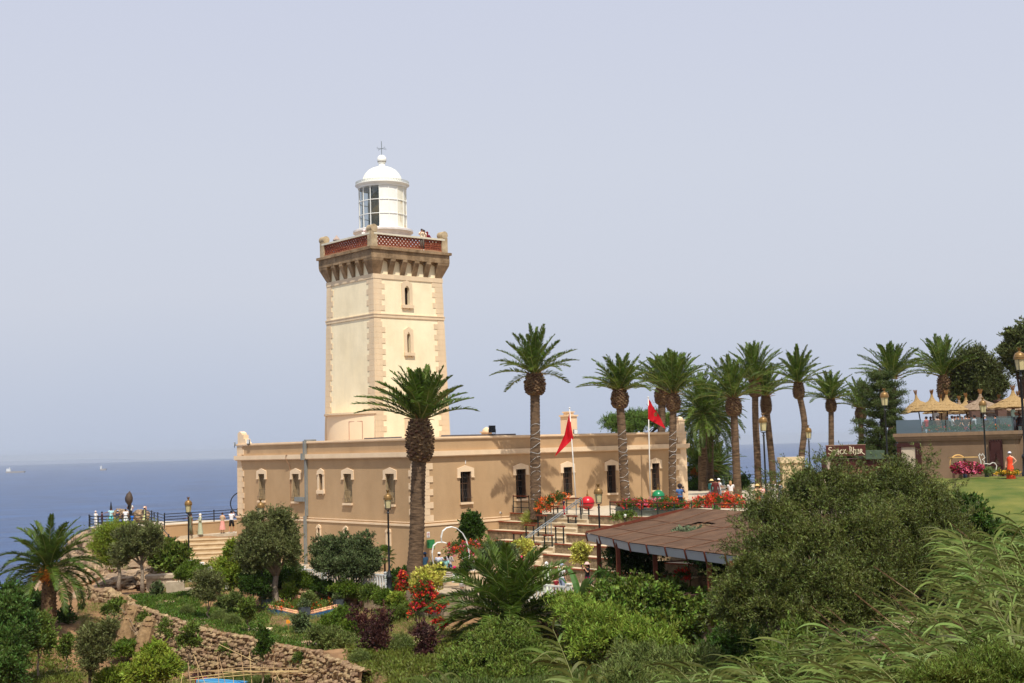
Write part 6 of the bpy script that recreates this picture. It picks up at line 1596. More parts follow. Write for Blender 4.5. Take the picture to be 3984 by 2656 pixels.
P_(2288, 66.9, zp, 'woman in black top, pale pink hat and red skirt taking a photo', h=1.7, rz=-1.2, arms=('camera', 'camera'), top=(24, 24, 28), bottom=('long', (150, 30, 60)), botm=patt('skirt_pattern', (36, 30, 50), (170, 36, 66), 8), hat=('brim', (222, 184, 172)), long_hair=True, skin=0)
P_(2196, 79.4, -4.4, 'small child in navy top and red trousers at the top of the stairs', h=1.06, rz=-1.4, arms=('point', 'down'), top=(40, 42, 66), bottom=('trousers', (196, 30, 44)), skin=0)
# upper terrace
zt_ = -4.4
P_(2649, 77., zt_+.02, 'man in blue T-shirt with dark hood at the end of the flower boxes', h=1.78, rz=.2, arms=('front', 'camera'), top=(72, 104, 150), bottom=('trousers', (24, 26, 34)), hat=('helmet', (44, 36, 36)), skin=1, bag=(36, 40, 62))
P_(2772, 88, zt_, 'person in turquoise top with straw hat and backpack behind the red flowers', h=1.7, rz=2.4, arms=('down', 'front'), top=(140, 206, 190), bottom=('shorts', (120, 160, 170)), hat=('brim', (220, 190, 130)), bag=(40, 90, 90))
P_(2786, 87.4, zt_, 'slim person in dark brown robe between the two behind the red flowers', h=1.78, rz=2.8, top=(88, 36, 32), bottom=('long', (80, 34, 32)), skin=1, sleeve='long')
P_(2800, 88.6, zt_, 'person in white cap and grey trousers left of the leopard print dress', h=1.72, rz=2.0, arms=('front', 'front'), top=(216, 214, 216), bottom=('trousers', (110, 112, 116)), hat=('cap', (236, 234, 236)))
P_(2829, 85.6, zt_, 'small child in bright red beside the leopard print dress', h=1.08, rz=2.6, top=(212, 30, 50), bottom=('trousers', (190, 26, 46)), hair='blond')
P_(2846, 85., zt_, 'blond woman in leopard print dress beside the palm with the tag', h=1.68, rz=2.9, arms=('front', 'front'), topm=mat('white_shirt', (230, 226, 220), .8), bottom=('dress', (150, 110, 80)), botm=patt('leopard_print', (206, 178, 142), (84, 56, 42), 18), hair='blond', long_hair=True)
P_(2951, 77., zt_, 'person in wide straw hat behind the spiky plant left of the leaning lamp', h=1.68, rz=.4, arms=('hip', 'up'), top=(230, 190, 150), bottom=('trousers', (222, 120, 90)), hat=('brim', (222, 186, 120)), skin=0)
P_(2966, 78.2, zt_, 'person in coral and white print next to the wide straw hat', h=1.6, rz=-.5, arms=('front', 'front'), topm=patt('coral_print', (226, 220, 212), (204, 84, 60), 16), bottom=('trousers', (190, 196, 190)))
P_(3013, 81., zt_, 'bald man in white shirt right of the leaning lamp', h=1.8, rz=2.9, arms=('down', 'down'), top=(236, 232, 228), bottom=('trousers', (220, 216, 208)), hair=None, skin=2)
P_(3012, 78.6, zt_, 'dark haired woman in white dress in front of the bald man', h=1.62, rz=2.7, arms=('hip', 'hip'), top=(234, 226, 214), bottom=('dress', (228, 220, 206)), botm=patt('floral_white', (232, 224, 212), (170, 160, 110), 14))
P_(3036, 82., zt_, 'person in grey and pink clothes against the stone pillar', h=1.66, rz=2.2, top=(176, 180, 192), bottom=('trousers', (120, 124, 140)))
P_(3085, 84., zt_, 'person in red cap and white shirt half hidden by the fan palm', h=1.7, rz=.4, top=(226, 224, 220), bottom=('trousers', (90, 90, 96)), hat=('cap', (212, 40, 34)))
P_(3409, 78., -4.1, 'person in straw hat and pale blue shirt right of the kiosk', h=1.78, rz=.2, arms=('front', 'down'), top=(166, 200, 226), bottom=('trousers', (206, 184, 130)), hat=('brim', (226, 184, 130)))
P_(3934, 76., -2.93, 'woman in bright orange dress with white cap standing above the lawn', h=1.72, rz=-.7, arms=('down', 'hip'), top=(232, 78, 44), bottom=('long', (234, 80, 44)), hat=('cap', (206, 206, 214)), hair='brown', long_hair=True, sleeve='none', skin=2)
P_(3757, 79.8, -3.1, 'man in blue shirt working behind the small snack counter', h=1.5, rz=-1.2, arms=('front', 'front'), top=(74, 104, 150), bottom=('trousers', (50, 56, 70)), skin=1)
# tower gallery
zg = ZT['ledge_t']+.03
def onT(px, py, D): p = W(px, py, D); return Vector((p[0], D, zg))
person(onT(1417, 905, 94.2), 'person in white on the tower balcony left of the near corner post', h=1.66, rz=.8, arms=('rail', 'rail'), top=(232, 226, 220), bottom=('trousers', (90, 90, 96)), hat=('scarf', (226, 206, 200)))
person(onT(1641, 905, 94.6), 'person in cream photographing from the tower balcony, left of the pair', h=1.66, rz=.4, arms=('camera', 'camera'), top=(226, 206, 176), bottom=('trousers', (90, 80, 70)))
person(onT(1650, 905, 95.4), 'dark haired person in cream between the two others on the tower balcony', h=1.70, rz=2.4, arms=('down', 'down'), top=(230, 214, 190), bottom=('trousers', (70, 66, 70)), long_hair=True)
person(onT(1662, 905, 95.6), 'person in dark red headscarf on the tower balcony near the right corner post', h=1.60, rz=.6, arms=('rail', 'rail'), top=(110, 20, 40), bottom=('long', (90, 20, 36)), hat=('scarf', (110, 16, 38)), sleeve='long')
# guests on the roof terrace
seats = [(3607, 86.5, (176, 30, 40), 'red top'), (3624, 88, (120, 84, 66), 'brown top'), (3650, 86, (112, 76, 56), 'tan top'), (3686, 88, (150, 130, 110), 'beige top'), (3708, 86, (228, 224, 222), 'white top'), (3719, 88.5, (206, 60, 50), 'coral top'), (3730, 86.6, (60, 52, 50), 'charcoal top'), (3746, 88, (120, 70, 56), 'rust top'), (3760, 86.4, (90, 62, 52), 'chestnut top'), (3773, 88.2, (40, 38, 44), 'black top'), (3794, 86, (210, 214, 222), 'pale grey top'), (3835, 86.2, (120, 120, 180), 'lilac top'), (3875, 87, (52, 60, 80), 'dark blue top'), (3970, 84, (40, 30, 34), 'dark plum top')]
where = ['just right of the frosted glass panel', 'beside the lowest bright parasol', 'under the lowest bright parasol pole', 'left of the third bright parasol pole', 'right of the third bright parasol pole', 'behind the guest in white', 'left of the far parasol poles', 'between the far parasol poles', 'right of the far parasol poles', 'left of the old grey parasol', 'under the old grey parasol', 'right behind the lamp post', 'left of the dark pillar', 'at the right edge of the picture']
M_CHT = mat('terrace_chair', (92, 70, 54), .7)
ch0 = None
for i, ((px, D, c, nm), wh) in enumerate(zip(seats, where)):
    p = at(px, D, FT); hz_ = 1.66
    person(p+Vector((0, 0, -.42)), 'seated guest in %s, roof terrace, %s' % (nm, wh), h=hz_, rz=rd_.uniform(0, 6), sit=True, arms=('lap', 'lap'), top=c, bottom=('trousers', (60, 60, 70)), skin=i % 3, hair=['black', 'brown', 'black', 'grey'][i % 4], group='guests seated on the roof terrace')
    if ch0 is None:
        ch0 = thing('terrace_chair', 'brown chair on the roof terrace '+wh, 'chair', p, group='chairs on the roof terrace')
        b = MB(); b.box(-.22, .22, -.22, .22, .40, .44); b.build('seat', M_CHT, ch0); b = MB(); b.box(-.22, .22, .2, .23, .44, .85); b.build('backrest', M_CHT, ch0)
        for sx in (-1, 1):
            for sy in (-1, 1): b = MB(); b.box(sx*.2-.02, sx*.2+.02, sy*.2-.02, sy*.2+.02, 0, .4); b.build('leg', M_CHT, ch0)
    else: clone(ch0, p, rd_.uniform(0, 6), 'brown chair on the roof terrace '+wh, 'chairs on the roof terrace')
person(at(3644, 87., FT), 'waiter in white standing on the roof terrace under the parasols', h=1.75, rz=2.2, arms=('front', 'down'), top=(206, 200, 190), bottom=('trousers', (40, 40, 44)), skin=1)
person(at(3945, 83., FT), 'person in pale green standing at the right end of the roof terrace', h=1.75, rz=1.6, arms=('front', 'front'), top=(170, 196, 180), bottom=('trousers', (60, 60, 66)), skin=1)
for px, D, lab in ((3795, 96, 'brown brick pillar in the middle of the roof terrace'), (3898, 95, 'dark brick pillar right of the lamp on the roof terrace')):
    t = thing('terrace_pillar', lab, 'pillar', at(px, D, FT)); b = MB(); b.box(-.32, .32, -.32, .32, 0, 2.3); b.build('shaft', mat('pillar_brick', (96, 74, 64), .9, scale=8, bump=.4), t); b = MB(); b.box(-.38, .38, -.38, .38, 2.3, 2.4); b.build('cap', mat('pillar_brick', (96, 74, 64)), t)
# ================================================================ GARDEN
M_OLIVE = leafm('olive_leaf', (70, 78, 38), island=.5, trans=.2, rgb2=(116, 120, 78))
M_OLIVE2 = leafm('grey_green_leaf', (60, 74, 42), island=.5, trans=.12, rgb2=(98, 110, 72))
M_BRIGHT = leafm('bright_leaf', (90, 112, 32), island=.45, trans=.3, rgb2=(140, 150, 58))
M_DKGR = leafm('dark_leaf', (44, 66, 22), island=.45, trans=.25, rgb2=(72, 96, 32))
M_MID = leafm('mid_leaf', (66, 84, 30), island=.5, trans=.25, rgb2=(108, 122, 52))
M_HEDGE = leafm('hedge_leaf', (64, 86, 22), island=.4, trans=.2, rgb2=(98, 116, 36))
M_ROSM = leafm('rosemary_leaf', (72, 86, 40), island=.45, trans=.12, rgb2=(110, 120, 66))
M_PLUM = leafm('plum_leaf', (46, 28, 30), island=.6, trans=.1, rgb2=(88, 50, 48))
M_PINE = leafm('pine_needles', (56, 82, 34), island=.4, trans=.15, rgb2=(100, 122, 52))
M_VARI = leafm('variegated_leaf', (150, 158, 66), island=.5, trans=.3, rgb2=(206, 196, 112))
M_BIGO = leafm('olive_sun_leaf', (50, 60, 22), island=.7, trans=.1, rough=.5, spec=.3, rgb2=(102, 108, 52))
M_BARK = mat('grey_bark', (120, 104, 88), .95, scale=5, rgb2=(158, 142, 122), bump=.8, bscale=10)
M_BARKD = mat('dark_bark', (72, 56, 44), .95, scale=5, bump=.6)
def T(px, D, label, blobs, seed, ml=M_MID, mb_=M_BARK, name='shrub', cat='shrub', z=None, **kw):
    b = at(px, D, z) if z is not None else gz(px, D)
    return tree(name, label, cat, b, [blob(*q) for q in blobs], seed, ml, mb_, **kw)
# --- trees in front of the house
T(1083, 73.5, 'round olive tree with twisted trunk in front of the grey duct', [(1040, 2090, 73.5, 75, 70), (985, 2120, 74, 55, 55), (1110, 2070, 73.8, 55, 60), (1130, 2150, 73.2, 45, 55), (1010, 2185, 73.6, 70, 45), (1070, 2010, 73.8, 34, 36), (985, 2035, 73.8, 34, 36), (1100, 2010, 73.5, 28, 32), (965, 2165, 73.2, 42, 42), (1040, 2140, 72.8, 70, 70)], 201, M_OLIVE, name='olive_tree', cat='olive tree', r=.2, nclus=1500, per=26, rc=.22, size=.13, asp=.32, shell=.6, fork=.5)
T(1345, 74.5, 'wide grey green olive in front of the house wall left of the lamp post', [(1265, 2150, 74.5, 52, 55), (1330, 2130, 74.5, 55, 50), (1400, 2140, 74.3, 60, 58), (1440, 2185, 74, 42, 52), (1270, 2200, 74, 55, 45), (1350, 2200, 73.6, 70, 52), (1400, 2215, 73.8, 55, 45)], 202, M_OLIVE2, name='olive_tree', cat='olive tree', r=.14, nclus=1300, per=26, rc=.2, size=.13, asp=.34, shell=.65, fork=.25)
T(1832, 76.8, 'glossy dark green ficus against the wall above the round flower bed', [(1835, 2030, 76.8, 32, 32), (1838, 2066, 76.8, 42, 32), (1832, 2100, 76.8, 30, 22)], 203, M_DKGR, name='ficus', cat='tree', r=.08, nclus=300, per=22, rc=.15, size=.17, z=-7.8)
T(905, 76, 'bright yellow green tree left of the round olive', [(905, 2165, 76, 30, 42), (880, 2215, 76, 42, 40), (930, 2220, 76, 46, 46), (905, 2250, 75.6, 56, 38), (902, 2125, 76, 14, 22)], 204, M_BRIGHT, name='tree', cat='tree', r=.07, nclus=700, per=20, rc=.2, size=.16, fork=.3)
T(985, 73, 'dark rounded bush at the foot of the twisted olive', [(978, 2275, 73, 46, 44), (1010, 2285, 73, 34, 34)], 205, M_DKGR, nclus=420, per=22, size=.10, rc=.14, trunk=False)
T(1010, 77, 'dark shrubbery filling the shade behind the twisted olive trunk', [(1010, 2240, 77, 60, 45), (1130, 2230, 77, 50, 42), (1080, 2250, 77.5, 60, 36)], 206, M_DKGR, nclus=420, per=20, size=.14, rc=.2, trunk=False)
T(770, 80, 'bright green clipped mound beside the left lamp post', [(735, 2210, 80, 45, 28), (780, 2235, 79, 52, 32), (710, 2235, 79, 34, 28), (830, 2250, 78.4, 40, 26)], 207, M_HEDGE, nclus=900, per=20, size=.08, rc=.12, trunk=False, group='clipped hedge mounds')
T(660, 88, 'large leaved tree growing from a stone planter left of the lamp post', [(650, 2150, 88, 45, 34), (690, 2165, 88, 36, 34), (620, 2180, 88, 34, 30), (665, 2195, 87.6, 46, 24)], 208, M_MID, name='tree', cat='tree', r=.1, nclus=420, per=16, rc=.22, size=.26, asp=.5, fork=.3)
T(465, 86.5, 'feathery bright green tree left of the pair below the lookout', [(430, 2080, 86.5, 56, 42), (400, 2130, 86.5, 48, 46), (450, 2140, 86.5, 56, 46), (490, 2070, 86.5, 44, 30), (430, 2175, 86.5, 44, 26)], 209, M_BRIGHT, mb_=M_BARK, name='tree', cat='tree', r=.13, nclus=900, per=26, rc=.28, size=.15, asp=.18, fork=.55)
T(556, 83, 'olive tree with pale leaning trunk right of the feathery tree', [(510, 2085, 83, 50, 36), (580, 2080, 83, 46, 36), (540, 2130, 83, 66, 42), (490, 2140, 83, 36, 34), (600, 2110, 83, 30, 28), (470, 2165, 83, 36, 26)], 210, M_OLIVE, name='olive_tree', cat='olive tree', r=.13, nclus=1000, per=24, rc=.24, size=.14, asp=.34, fork=.6)
T(812, 70.5, 'young grey green olive beside the stone path', [(800, 2255, 70.5, 36, 30), (830, 2275, 70.5, 34, 36), (785, 2300, 70.5, 30, 30), (810, 2310, 70.3, 34, 30)], 211, M_OLIVE, name='olive_tree', cat='olive tree', r=.05, nclus=420, per=16, rc=.16, size=.13, asp=.34, fork=.3)
T(345, 61.3, 'loose young olive with dark trunk in the lower left garden', [(350, 2475, 61.3, 38, 34), (400, 2490, 61.3, 34, 44), (325, 2520, 61.3, 24, 40), (375, 2545, 61.2, 40, 34), (425, 2440, 61.3, 24, 28), (345, 2590, 61.1, 24, 26)], 212, M_OLIVE, mb_=M_BARKD, name='olive_tree', cat='olive tree', r=.08, nclus=520, per=18, rc=.18, size=.13, asp=.34, fork=.35)
T(70, 62, 'dense dark green bush in the bottom left corner', [(30, 2400, 62, 70, 90), (20, 2520, 61, 80, 90), (90, 2450, 62, 46, 60), (10, 2600, 60, 90, 80), (40, 2320, 63, 40, 40)], 213, leafm('corner_leaf', (52, 78, 32), island=.55, trans=.3, rgb2=(90, 112, 50)), nclus=1300, per=22, size=.16, rc=.24, r=.1)
T(150, 64, 'lighter green rounded bush between the corner bush and the sea palm', [(150, 2430, 64.5, 46, 44), (120, 2480, 64, 50, 50), (175, 2490, 64, 34, 44)], 214, M_MID, nclus=600, per=20, size=.13, rc=.18, r=.06)
T(200, 76, 'dark undergrowth at the foot of the sea palm', [(90, 2340, 77, 60, 46), (150, 2370, 76, 50, 36), (250, 2400, 75, 30, 26)], 215, M_DKGR, nclus=500, per=18, size=.15, rc=.22, trunk=False)
T(600, 61, 'bright citrus bush at the bottom left of the rock wall', [(590, 2580, 61, 60, 46), (640, 2600, 60.6, 56, 44), (560, 2620, 60.4, 60, 36), (610, 2540, 61, 34, 28)], 216, M_BRIGHT, nclus=700, per=18, size=.17, rc=.2, r=.06)
T(420, 62, 'low green bush right of the dark trunked olive at the bottom', [(430, 2640, 62, 50, 28), (480, 2625, 62, 40, 28)], 217, M_BRIGHT, nclus=260, per=16, size=.14, rc=.18, trunk=False)
T(500, 70.2, 'leafy bush sprawling at the foot of the rock wall buttresses', [(490, 2520, 70, 50, 18), (460, 2535, 69.5, 34, 14)], 218, M_HEDGE, nclus=300, per=16, size=.13, rc=.14, trunk=False)
T(740, 63.6, 'sapling with sparse leaves in front of the rock wall', [(745, 2450, 63.6, 26, 22), (720, 2490, 63.6, 26, 26), (755, 2495, 63.6, 24, 24)], 219, M_MID, name='sapling', cat='sapling', r=.035, nclus=120, per=12, rc=.12, size=.15, fork=.4, inner=False, group='young fruit trees')
for i, (px, D, bl, lab, m_) in enumerate((
    (962, 64.8, [(958, 2365, 64.8, 22, 22), (978, 2345, 64.8, 14, 14), (965, 2395, 64.8, 18, 20)], 'sapling left of the flat pale stone slab', M_MID),
    (1173, 63.5, [(1168, 2420, 63.5, 20, 22), (1180, 2448, 63.5, 16, 18)], 'thin grey sapling in front of the blue skirted flower bed', M_OLIVE2),
    (1027, 58.6, [(1022, 2470, 58.6, 16, 30), (1035, 2510, 58.6, 20, 26), (1018, 2530, 58.6, 18, 18)], 'dark leaved sapling on top of the rock wall edge', M_DKGR),
    (1130, 74, [(1128, 2300, 74, 26, 22), (1105, 2318, 74, 16, 14)], 'yellow green sapling above the little stone wall', M_BRIGHT),
    (610, 81, [(610, 2300, 81, 20, 28), (600, 2330, 81, 20, 18)], 'dark little shrub tree in the middle of the green carpet', M_OLIVE2),
    (265, 66, [(262, 2500, 66, 26, 30), (250, 2530, 66, 20, 24)], 'sparse sapling behind the young dark trunked olive', M_MID),
    (560, 71.8, [(560, 2410, 71.8, 22, 20), (430, 2372, 74, 34, 22), (455, 2350, 74, 24, 16)], 'vine sprawling over the left end of the rock wall', M_MID),
    (1570, 67.5, [(1545, 2330, 67.5, 22, 20), (1560, 2360, 67.5, 26, 18)], 'yellow green citrus sapling left of the red bush', M_BRIGHT))):
    T(px, D, lab, bl, 230+i, m_, name='sapling', cat='sapling', r=.03, nclus=110+20*len(bl), per=12, rc=.12, size=.14, fork=.4, inner=False, group='young fruit trees')
T(1455, 57.5, 'purple leaved plum tree standing right of the rock wall steps', [(1430, 2420, 57.5, 28, 44), (1490, 2420, 57.5, 26, 56), (1455, 2470, 57.3, 44, 50), (1392, 2420, 57.5, 14, 44), (1480, 2500, 57.2, 30, 40), (1362, 2390, 57.5, 8, 34)], 240, M_PLUM, mb_=M_BARKD, name='plum_tree', cat='plum tree', r=.09, nclus=330, per=13, rc=.2, size=.11, fork=.25, group='purple plum trees', inner=False, nl=5, up=1.2)
T(1655, 56, 'thin upright purple plum tree left of the bottom shrub', [(1640, 2460, 56, 24, 34), (1672, 2490, 56, 22, 44), (1650, 2530, 56, 26, 34)], 241, M_PLUM, mb_=M_BARKD, name='plum_tree', cat='plum tree', r=.05, nclus=160, per=12, rc=.14, size=.12, fork=.2, group='purple plum trees', inner=False)
# red bushes, variegated shrub
def red_bush(px, D, bl, seed, label, nl=200, nf=160):
    flowers('flowering_bush', label, gz(px, D), [blob(*q) for q in bl], seed, nl, nf, mf=mat('scarlet_petals', (186, 34, 24), .7, island=.45), fs=.10, cat='flowering bush', top=.6, group='scarlet flowering bushes')
red_bush(1655, 63.5, [(1655, 2330, 63.5, 45, 40), (1690, 2360, 63.5, 40, 34), (1620, 2370, 63.5, 32, 24), (1650, 2290, 63.5, 30, 26)], 250, 'big scarlet flowering bush left of the low spreading palm', 330, 170)
red_bush(1572, 70.2, [(1568, 2262, 70.2, 20, 30), (1560, 2290, 70, 16, 16)], 251, 'scarlet flowering bush at the left of the leaning palm trunk', 100, 120)
red_bush(1622, 69.6, [(1625, 2300, 69.6, 22, 20)], 252, 'scarlet flowers round the foot of the leaning palm', 60, 70)
red_bush(1715, 60., [(1712, 2425, 60, 22, 14)], 253, 'small scarlet flowers low beside the low spreading palm', 30, 36)
T(1665, 68.4, 'yellow variegated shrub right of the leaning palm trunk', [(1650, 2245, 68.4, 30, 22), (1645, 2275, 68.4, 32, 24), (1690, 2262, 68.4, 28, 24), (1702, 2225, 68.8, 15, 16)], 254, M_VARI, nclus=340, per=14, size=.17, rc=.16, r=.04, asp=.6)
T(1580, 72.3, 'dark glossy bush between the lamp post and the leaning palm', [(1545, 2250, 72.3, 26, 30), (1575, 2240, 72.3, 20, 22), (1550, 2280, 72, 26, 20)], 255, M_DKGR, nclus=240, per=16, size=.15, rc=.14, trunk=False)
# hedge mounds below the courtyard
MND = [(1180, 75, [(1165, 2260, 75, 44, 28), (1205, 2270, 74.6, 40, 26)], 'round hedge mound right of the twisted olive'), (1270, 74, [(1265, 2285, 74, 44, 22)], 'dark hedge mound below the wide olive'),
       (1345, 73, [(1335, 2290, 73, 40, 24), (1375, 2300, 73, 36, 22)], 'broad hedge mound under the right half of the wide olive'), (1440, 72, [(1435, 2310, 72, 40, 24)], 'hedge mound left of the middle lamp base'),
       (1495, 70.5, [(1490, 2330, 70.5, 38, 28), (1530, 2340, 70, 34, 26)], 'leafy green mound below the middle lamp'), (1540, 67, [(1560, 2385, 67, 40, 30), (1510, 2400, 66.6, 36, 26)], 'leafy green mound left of the scarlet bush'),
       (1330, 63, [(1330, 2400, 63, 46, 30), (1290, 2430, 62.4, 42, 30), (1370, 2440, 62, 40, 34)], 'large mound right of the blue skirted flower bed'), (1260, 60.6, [(1245, 2470, 60.6, 40, 30), (1290, 2480, 60.3, 44, 36), (1340, 2500, 60, 40, 30)], 'dark rosemary mound in front of the large mound'),
       (860, 72.5, [(880, 2345, 72.5, 24, 16), (910, 2330, 72.5, 22, 14)], 'low herb clump behind the pale stone slab'), (1490, 73, [(1200, 2330, 71.5, 20, 12)], 'small herb clump above the flower bed')]
for i, (px, D, bl, lab) in enumerate(MND):
    T(px, D, lab, bl, 260+i, [M_HEDGE, M_DKGR, M_HEDGE, M_MID, M_HEDGE, M_MID, M_HEDGE, M_ROSM, M_ROSM, M_ROSM][i], nclus=260*len(bl), per=20, size=.09, rc=.13, trunk=False, group='garden mounds')
ROS = [(855, 69.2, 28, 'rosemary row start left of the sapling by the slab'), (905, 67.2, 24, 'rosemary clump just left of the sapling by the slab'), (890, 62.4, 20, 'first rosemary clump on the rock wall top'), (925, 61.6, 22, 'second rosemary clump on the rock wall top'), (960, 61.2, 24, 'third rosemary clump on the rock wall top'), (1000, 60.6, 26, 'fourth rosemary clump on the rock wall top'),
       (1050, 60.6, 30, 'fifth and taller rosemary clump on the rock wall top'), (1100, 60., 26, 'sixth rosemary clump, thin and yellowish'), (1140, 59.4, 28, 'seventh rosemary clump before the dark mound'), (1185, 58.8, 30, 'last rosemary clump of the wall top row'), (730, 72, 22, 'rosemary clump at the far end of the green carpet'), (1400, 55.5, 26, 'rosemary clump below the plum tree'), (1560, 57.5, 30, 'rosemary clump by the flat stepping stones')]
r0_ = None
for i, (px, D, r_, lab) in enumerate(ROS):
    g_ = gz(px, D)
    if r0_ is None:
        k = r_*D/F_PX; r0_ = thing('rosemary', lab, 'rosemary', g_, group='rosemary clumps'); b = MB(); leaves(b, 290, [[0, 0, .28, .42, .42, .34]], 260, 22, .09, .10, asp=.15, outw=.4, up=.8, shell=.4); b.build('foliage', M_ROSM, r0_)
    else: clone(r0_, g_, i*1.3, lab, 'rosemary clumps', (r_/28*1.1, r_/28*1.1, r_/26))
for i, (px, D, bl, lab) in enumerate(((640, 70.3, [(640, 2440, 70.2, 22, 30), (655, 2470, 69.8, 16, 20)], 'green vine hanging over the rock wall beside the nearest buttress'), (880, 64.6, [(880, 2520, 64.4, 26, 14), (905, 2545, 64, 16, 14)], 'small weeds growing out of the middle of the rock wall'), (1180, 59.3, [(1170, 2560, 59, 22, 16)], 'weed tuft on the rock wall beside the rough steps'))):
    T(px, D, lab, bl, 280+i, M_MID, name='wall_vine', cat='climber', nclus=70, per=12, size=.11, rc=.1, trunk=False, inner=False)
# --- behind the house and far right
T(2430, 125, 'umbrella pine showing above the house roof', [(2400, 1645, 125, 60, 26), (2460, 1628, 125, 60, 24), (2520, 1630, 126, 60, 26), (2580, 1645, 126, 50, 26), (2440, 1662, 125, 90, 18)], 301, M_PINE, mb_=M_BARKD, name='umbrella_pine', cat='pine tree', z=-4.5, r=.3, nclus=900, per=24, rc=.35, size=.2, asp=.2, low=.2)
T(3800, 108, 'large dark evergreen tree behind the straw parasols', [(3790, 1400, 108, 60, 44), (3740, 1450, 108, 52, 50), (3840, 1450, 108, 62, 55), (3790, 1500, 108, 75, 50), (3870, 1500, 108, 50, 55), (3720, 1520, 108, 36, 40), (3760, 1560, 108, 40, 26), (3860, 1560, 108, 40, 20)], 302, leafm('evergreen_leaf', (50, 60, 28), island=.5, trans=.12, rgb2=(92, 98, 56)), mb_=M_BARKD, name='evergreen_tree', cat='tree', z=-2, r=.38, nclus=1300, per=26, rc=.34, size=.26, fork=.35, asp=.22)
T(3990, 100, 'dark tree leaning in from the top right edge', [(3960, 1330, 100, 46, 40), (4000, 1380, 100, 70, 60), (3940, 1390, 100, 40, 40), (4040, 1320, 100, 70, 60), (3965, 1430, 100, 30, 22)], 303, leafm('evergreen_leaf', (50, 60, 28)), mb_=M_BARKD, name='evergreen_tree', cat='tree', z=-2, r=.3, nclus=1000, per=24, rc=.4, size=.24)
# layered conifer
p = at(3448, 88, -4.4); t = thing('layered_conifer', 'dark layered conifer with flat drooping tiers beside the lamp post', 'conifer', p)
b = MB(); H = W(3448, 1430, 88)[2]-p.z; b.tube([(0, 0, -.2), (0, 0, H*.5), (0, 0, H)], [.28, .18, .04], 10); b.build('trunk', M_BARKD, t, smooth=True)
b = MB(); rg = random.Random(77); bk = MB()
nt_ = 12
for k in range(nt_):
    z0 = 1.2+(H-1.5)*k/nt_; L_ = 2.35*(1-(k/nt_)**1.3*.55)*rg.uniform(.8, 1.1); nb = 7
    for i in range(nb):
        a = 2*math.pi*(i+rg.random()*.5)/nb+k*.6; l = L_*rg.uniform(.65, 1.1); c, s_ = math.cos(a), math.sin(a)
        pts = [Vector((0, 0, z0)), Vector((c*l*.5, s_*l*.5, z0-.02)), Vector((c*l, s_*l, z0+.30))]; bk.tube(pts, [.05, .035, .015], 5)
        n_ = 7
        bl = [[c*l*u, s_*l*u, z0+.05+.30*max(0, u-.5)*2+.06, .22+.12*u, .22+.12*u, .11] for u in (.4, .6, .8, 1.0)]
        leaves(b, k*20+i, bl, 44, 18, .15, .16, asp=.18, up=.6, shell=.2)
b.build('needles', leafm('conifer_needles', (42, 58, 26), island=.45, trans=.1, rgb2=(82, 94, 46)), t); bk.build('branches', M_BARKD, t)
# scrub under palms at the sea edge
T(2880, 112, 'dark scrub at the foot of the palms near the sea railing', [(2700, 1900, 114, 60, 20), (2890, 1880, 112, 26, 26), (2870, 1900, 112, 30, 20)], 304, M_DKGR, z=-4.4, nclus=300, per=18, size=.2, rc=.3, trunk=False)
T(3300, 92, 'dark hedge behind the kiosk', [(3300, 1790, 92, 80, 26), (3400, 1760, 92, 50, 36)], 305, M_DKGR, z=-4.4, nclus=420, per=18, size=.2, rc=.3, trunk=False)
# --- flower boxes on the upper terrace
def fbox(label, x0, x1, y, seed, pts, nl, nf, h=.55):
    c = Vector(loc2w((x0+x1)/2, y, -4.4)); t = thing('flower_box', label, 'flower box', c, TH+math.pi/2, group='flower boxes on the upper terrace')
    return t
p = Vector(loc2w(8.6, -11.5, -4.4)); t = thing('flower_box', 'long grey planter overflowing with red geraniums left of the green ball', 'flower box', p, TH)
b = MB(); b.box(-.35, .35, -2.7, 2.7, 0, .5); b.box(-.40, .40, -2.75, 2.75, .30, .36); b.build('trough', mat('planter_green_grey', (112, 118, 108), .8), t)
b = MB(); leaves(b, 400, [[0, -1.3, .6, .5, 1.5, .28], [0, 1.3, .6, .5, 1.5, .28]], 520, 14, .16, .11, shell=.3); b.build('foliage', M_FLF, t)
b = MB(); leaves(b, 401, [[0, -1.3, .6, .56, 1.55, .31], [0, 1.3, .6, .56, 1.55, .31]], 210, 10, .08, .075, asp=.95, shell=.85, low=.5); b.build('blossom', M_FLR, t)
b = MB(); leaves(b, 402, [[0, .3, .64, .5, 2.2, .3]], 60, 10, .08, .075, asp=.95, shell=.9, low=.2); b.build('blossom', M_FLP, t)
flowers('flower_bed', 'long bed of red geraniums right of the man in the blue T-shirt', at(2800, 84, -4.4), [blob(2740, 1958, 84, 40, 26), (blob(2800, 1950, 83.5, 50, 30)), blob(2860, 1962, 83, 46, 28), blob(2700, 1970, 84, 24, 22)], 410, 420, 360, mf=M_FLR, mf2=M_FLO, frac2=.3, top=.6)
flowers('flower_bed', 'red flowers around the foot of the tall palm at the top of the stairs', at(2130, 81, -4.4), [blob(2120, 1962, 81, 34, 22), blob(2150, 1945, 81, 26, 20), blob(2180, 1938, 80.6, 30, 22), blob(2110, 1980, 80.8, 28, 12)], 411, 200, 110, mf=M_FLO, top=.6)
flowers('flower_bed', 'red flowers at the foot of the palm at the house end', at(2620, 90.5, -4.4), [blob(2600, 1945, 90.5, 24, 12), blob(2640, 1950, 90, 20, 12)], 412, 100, 60, mf=M_FLO, top=.6)
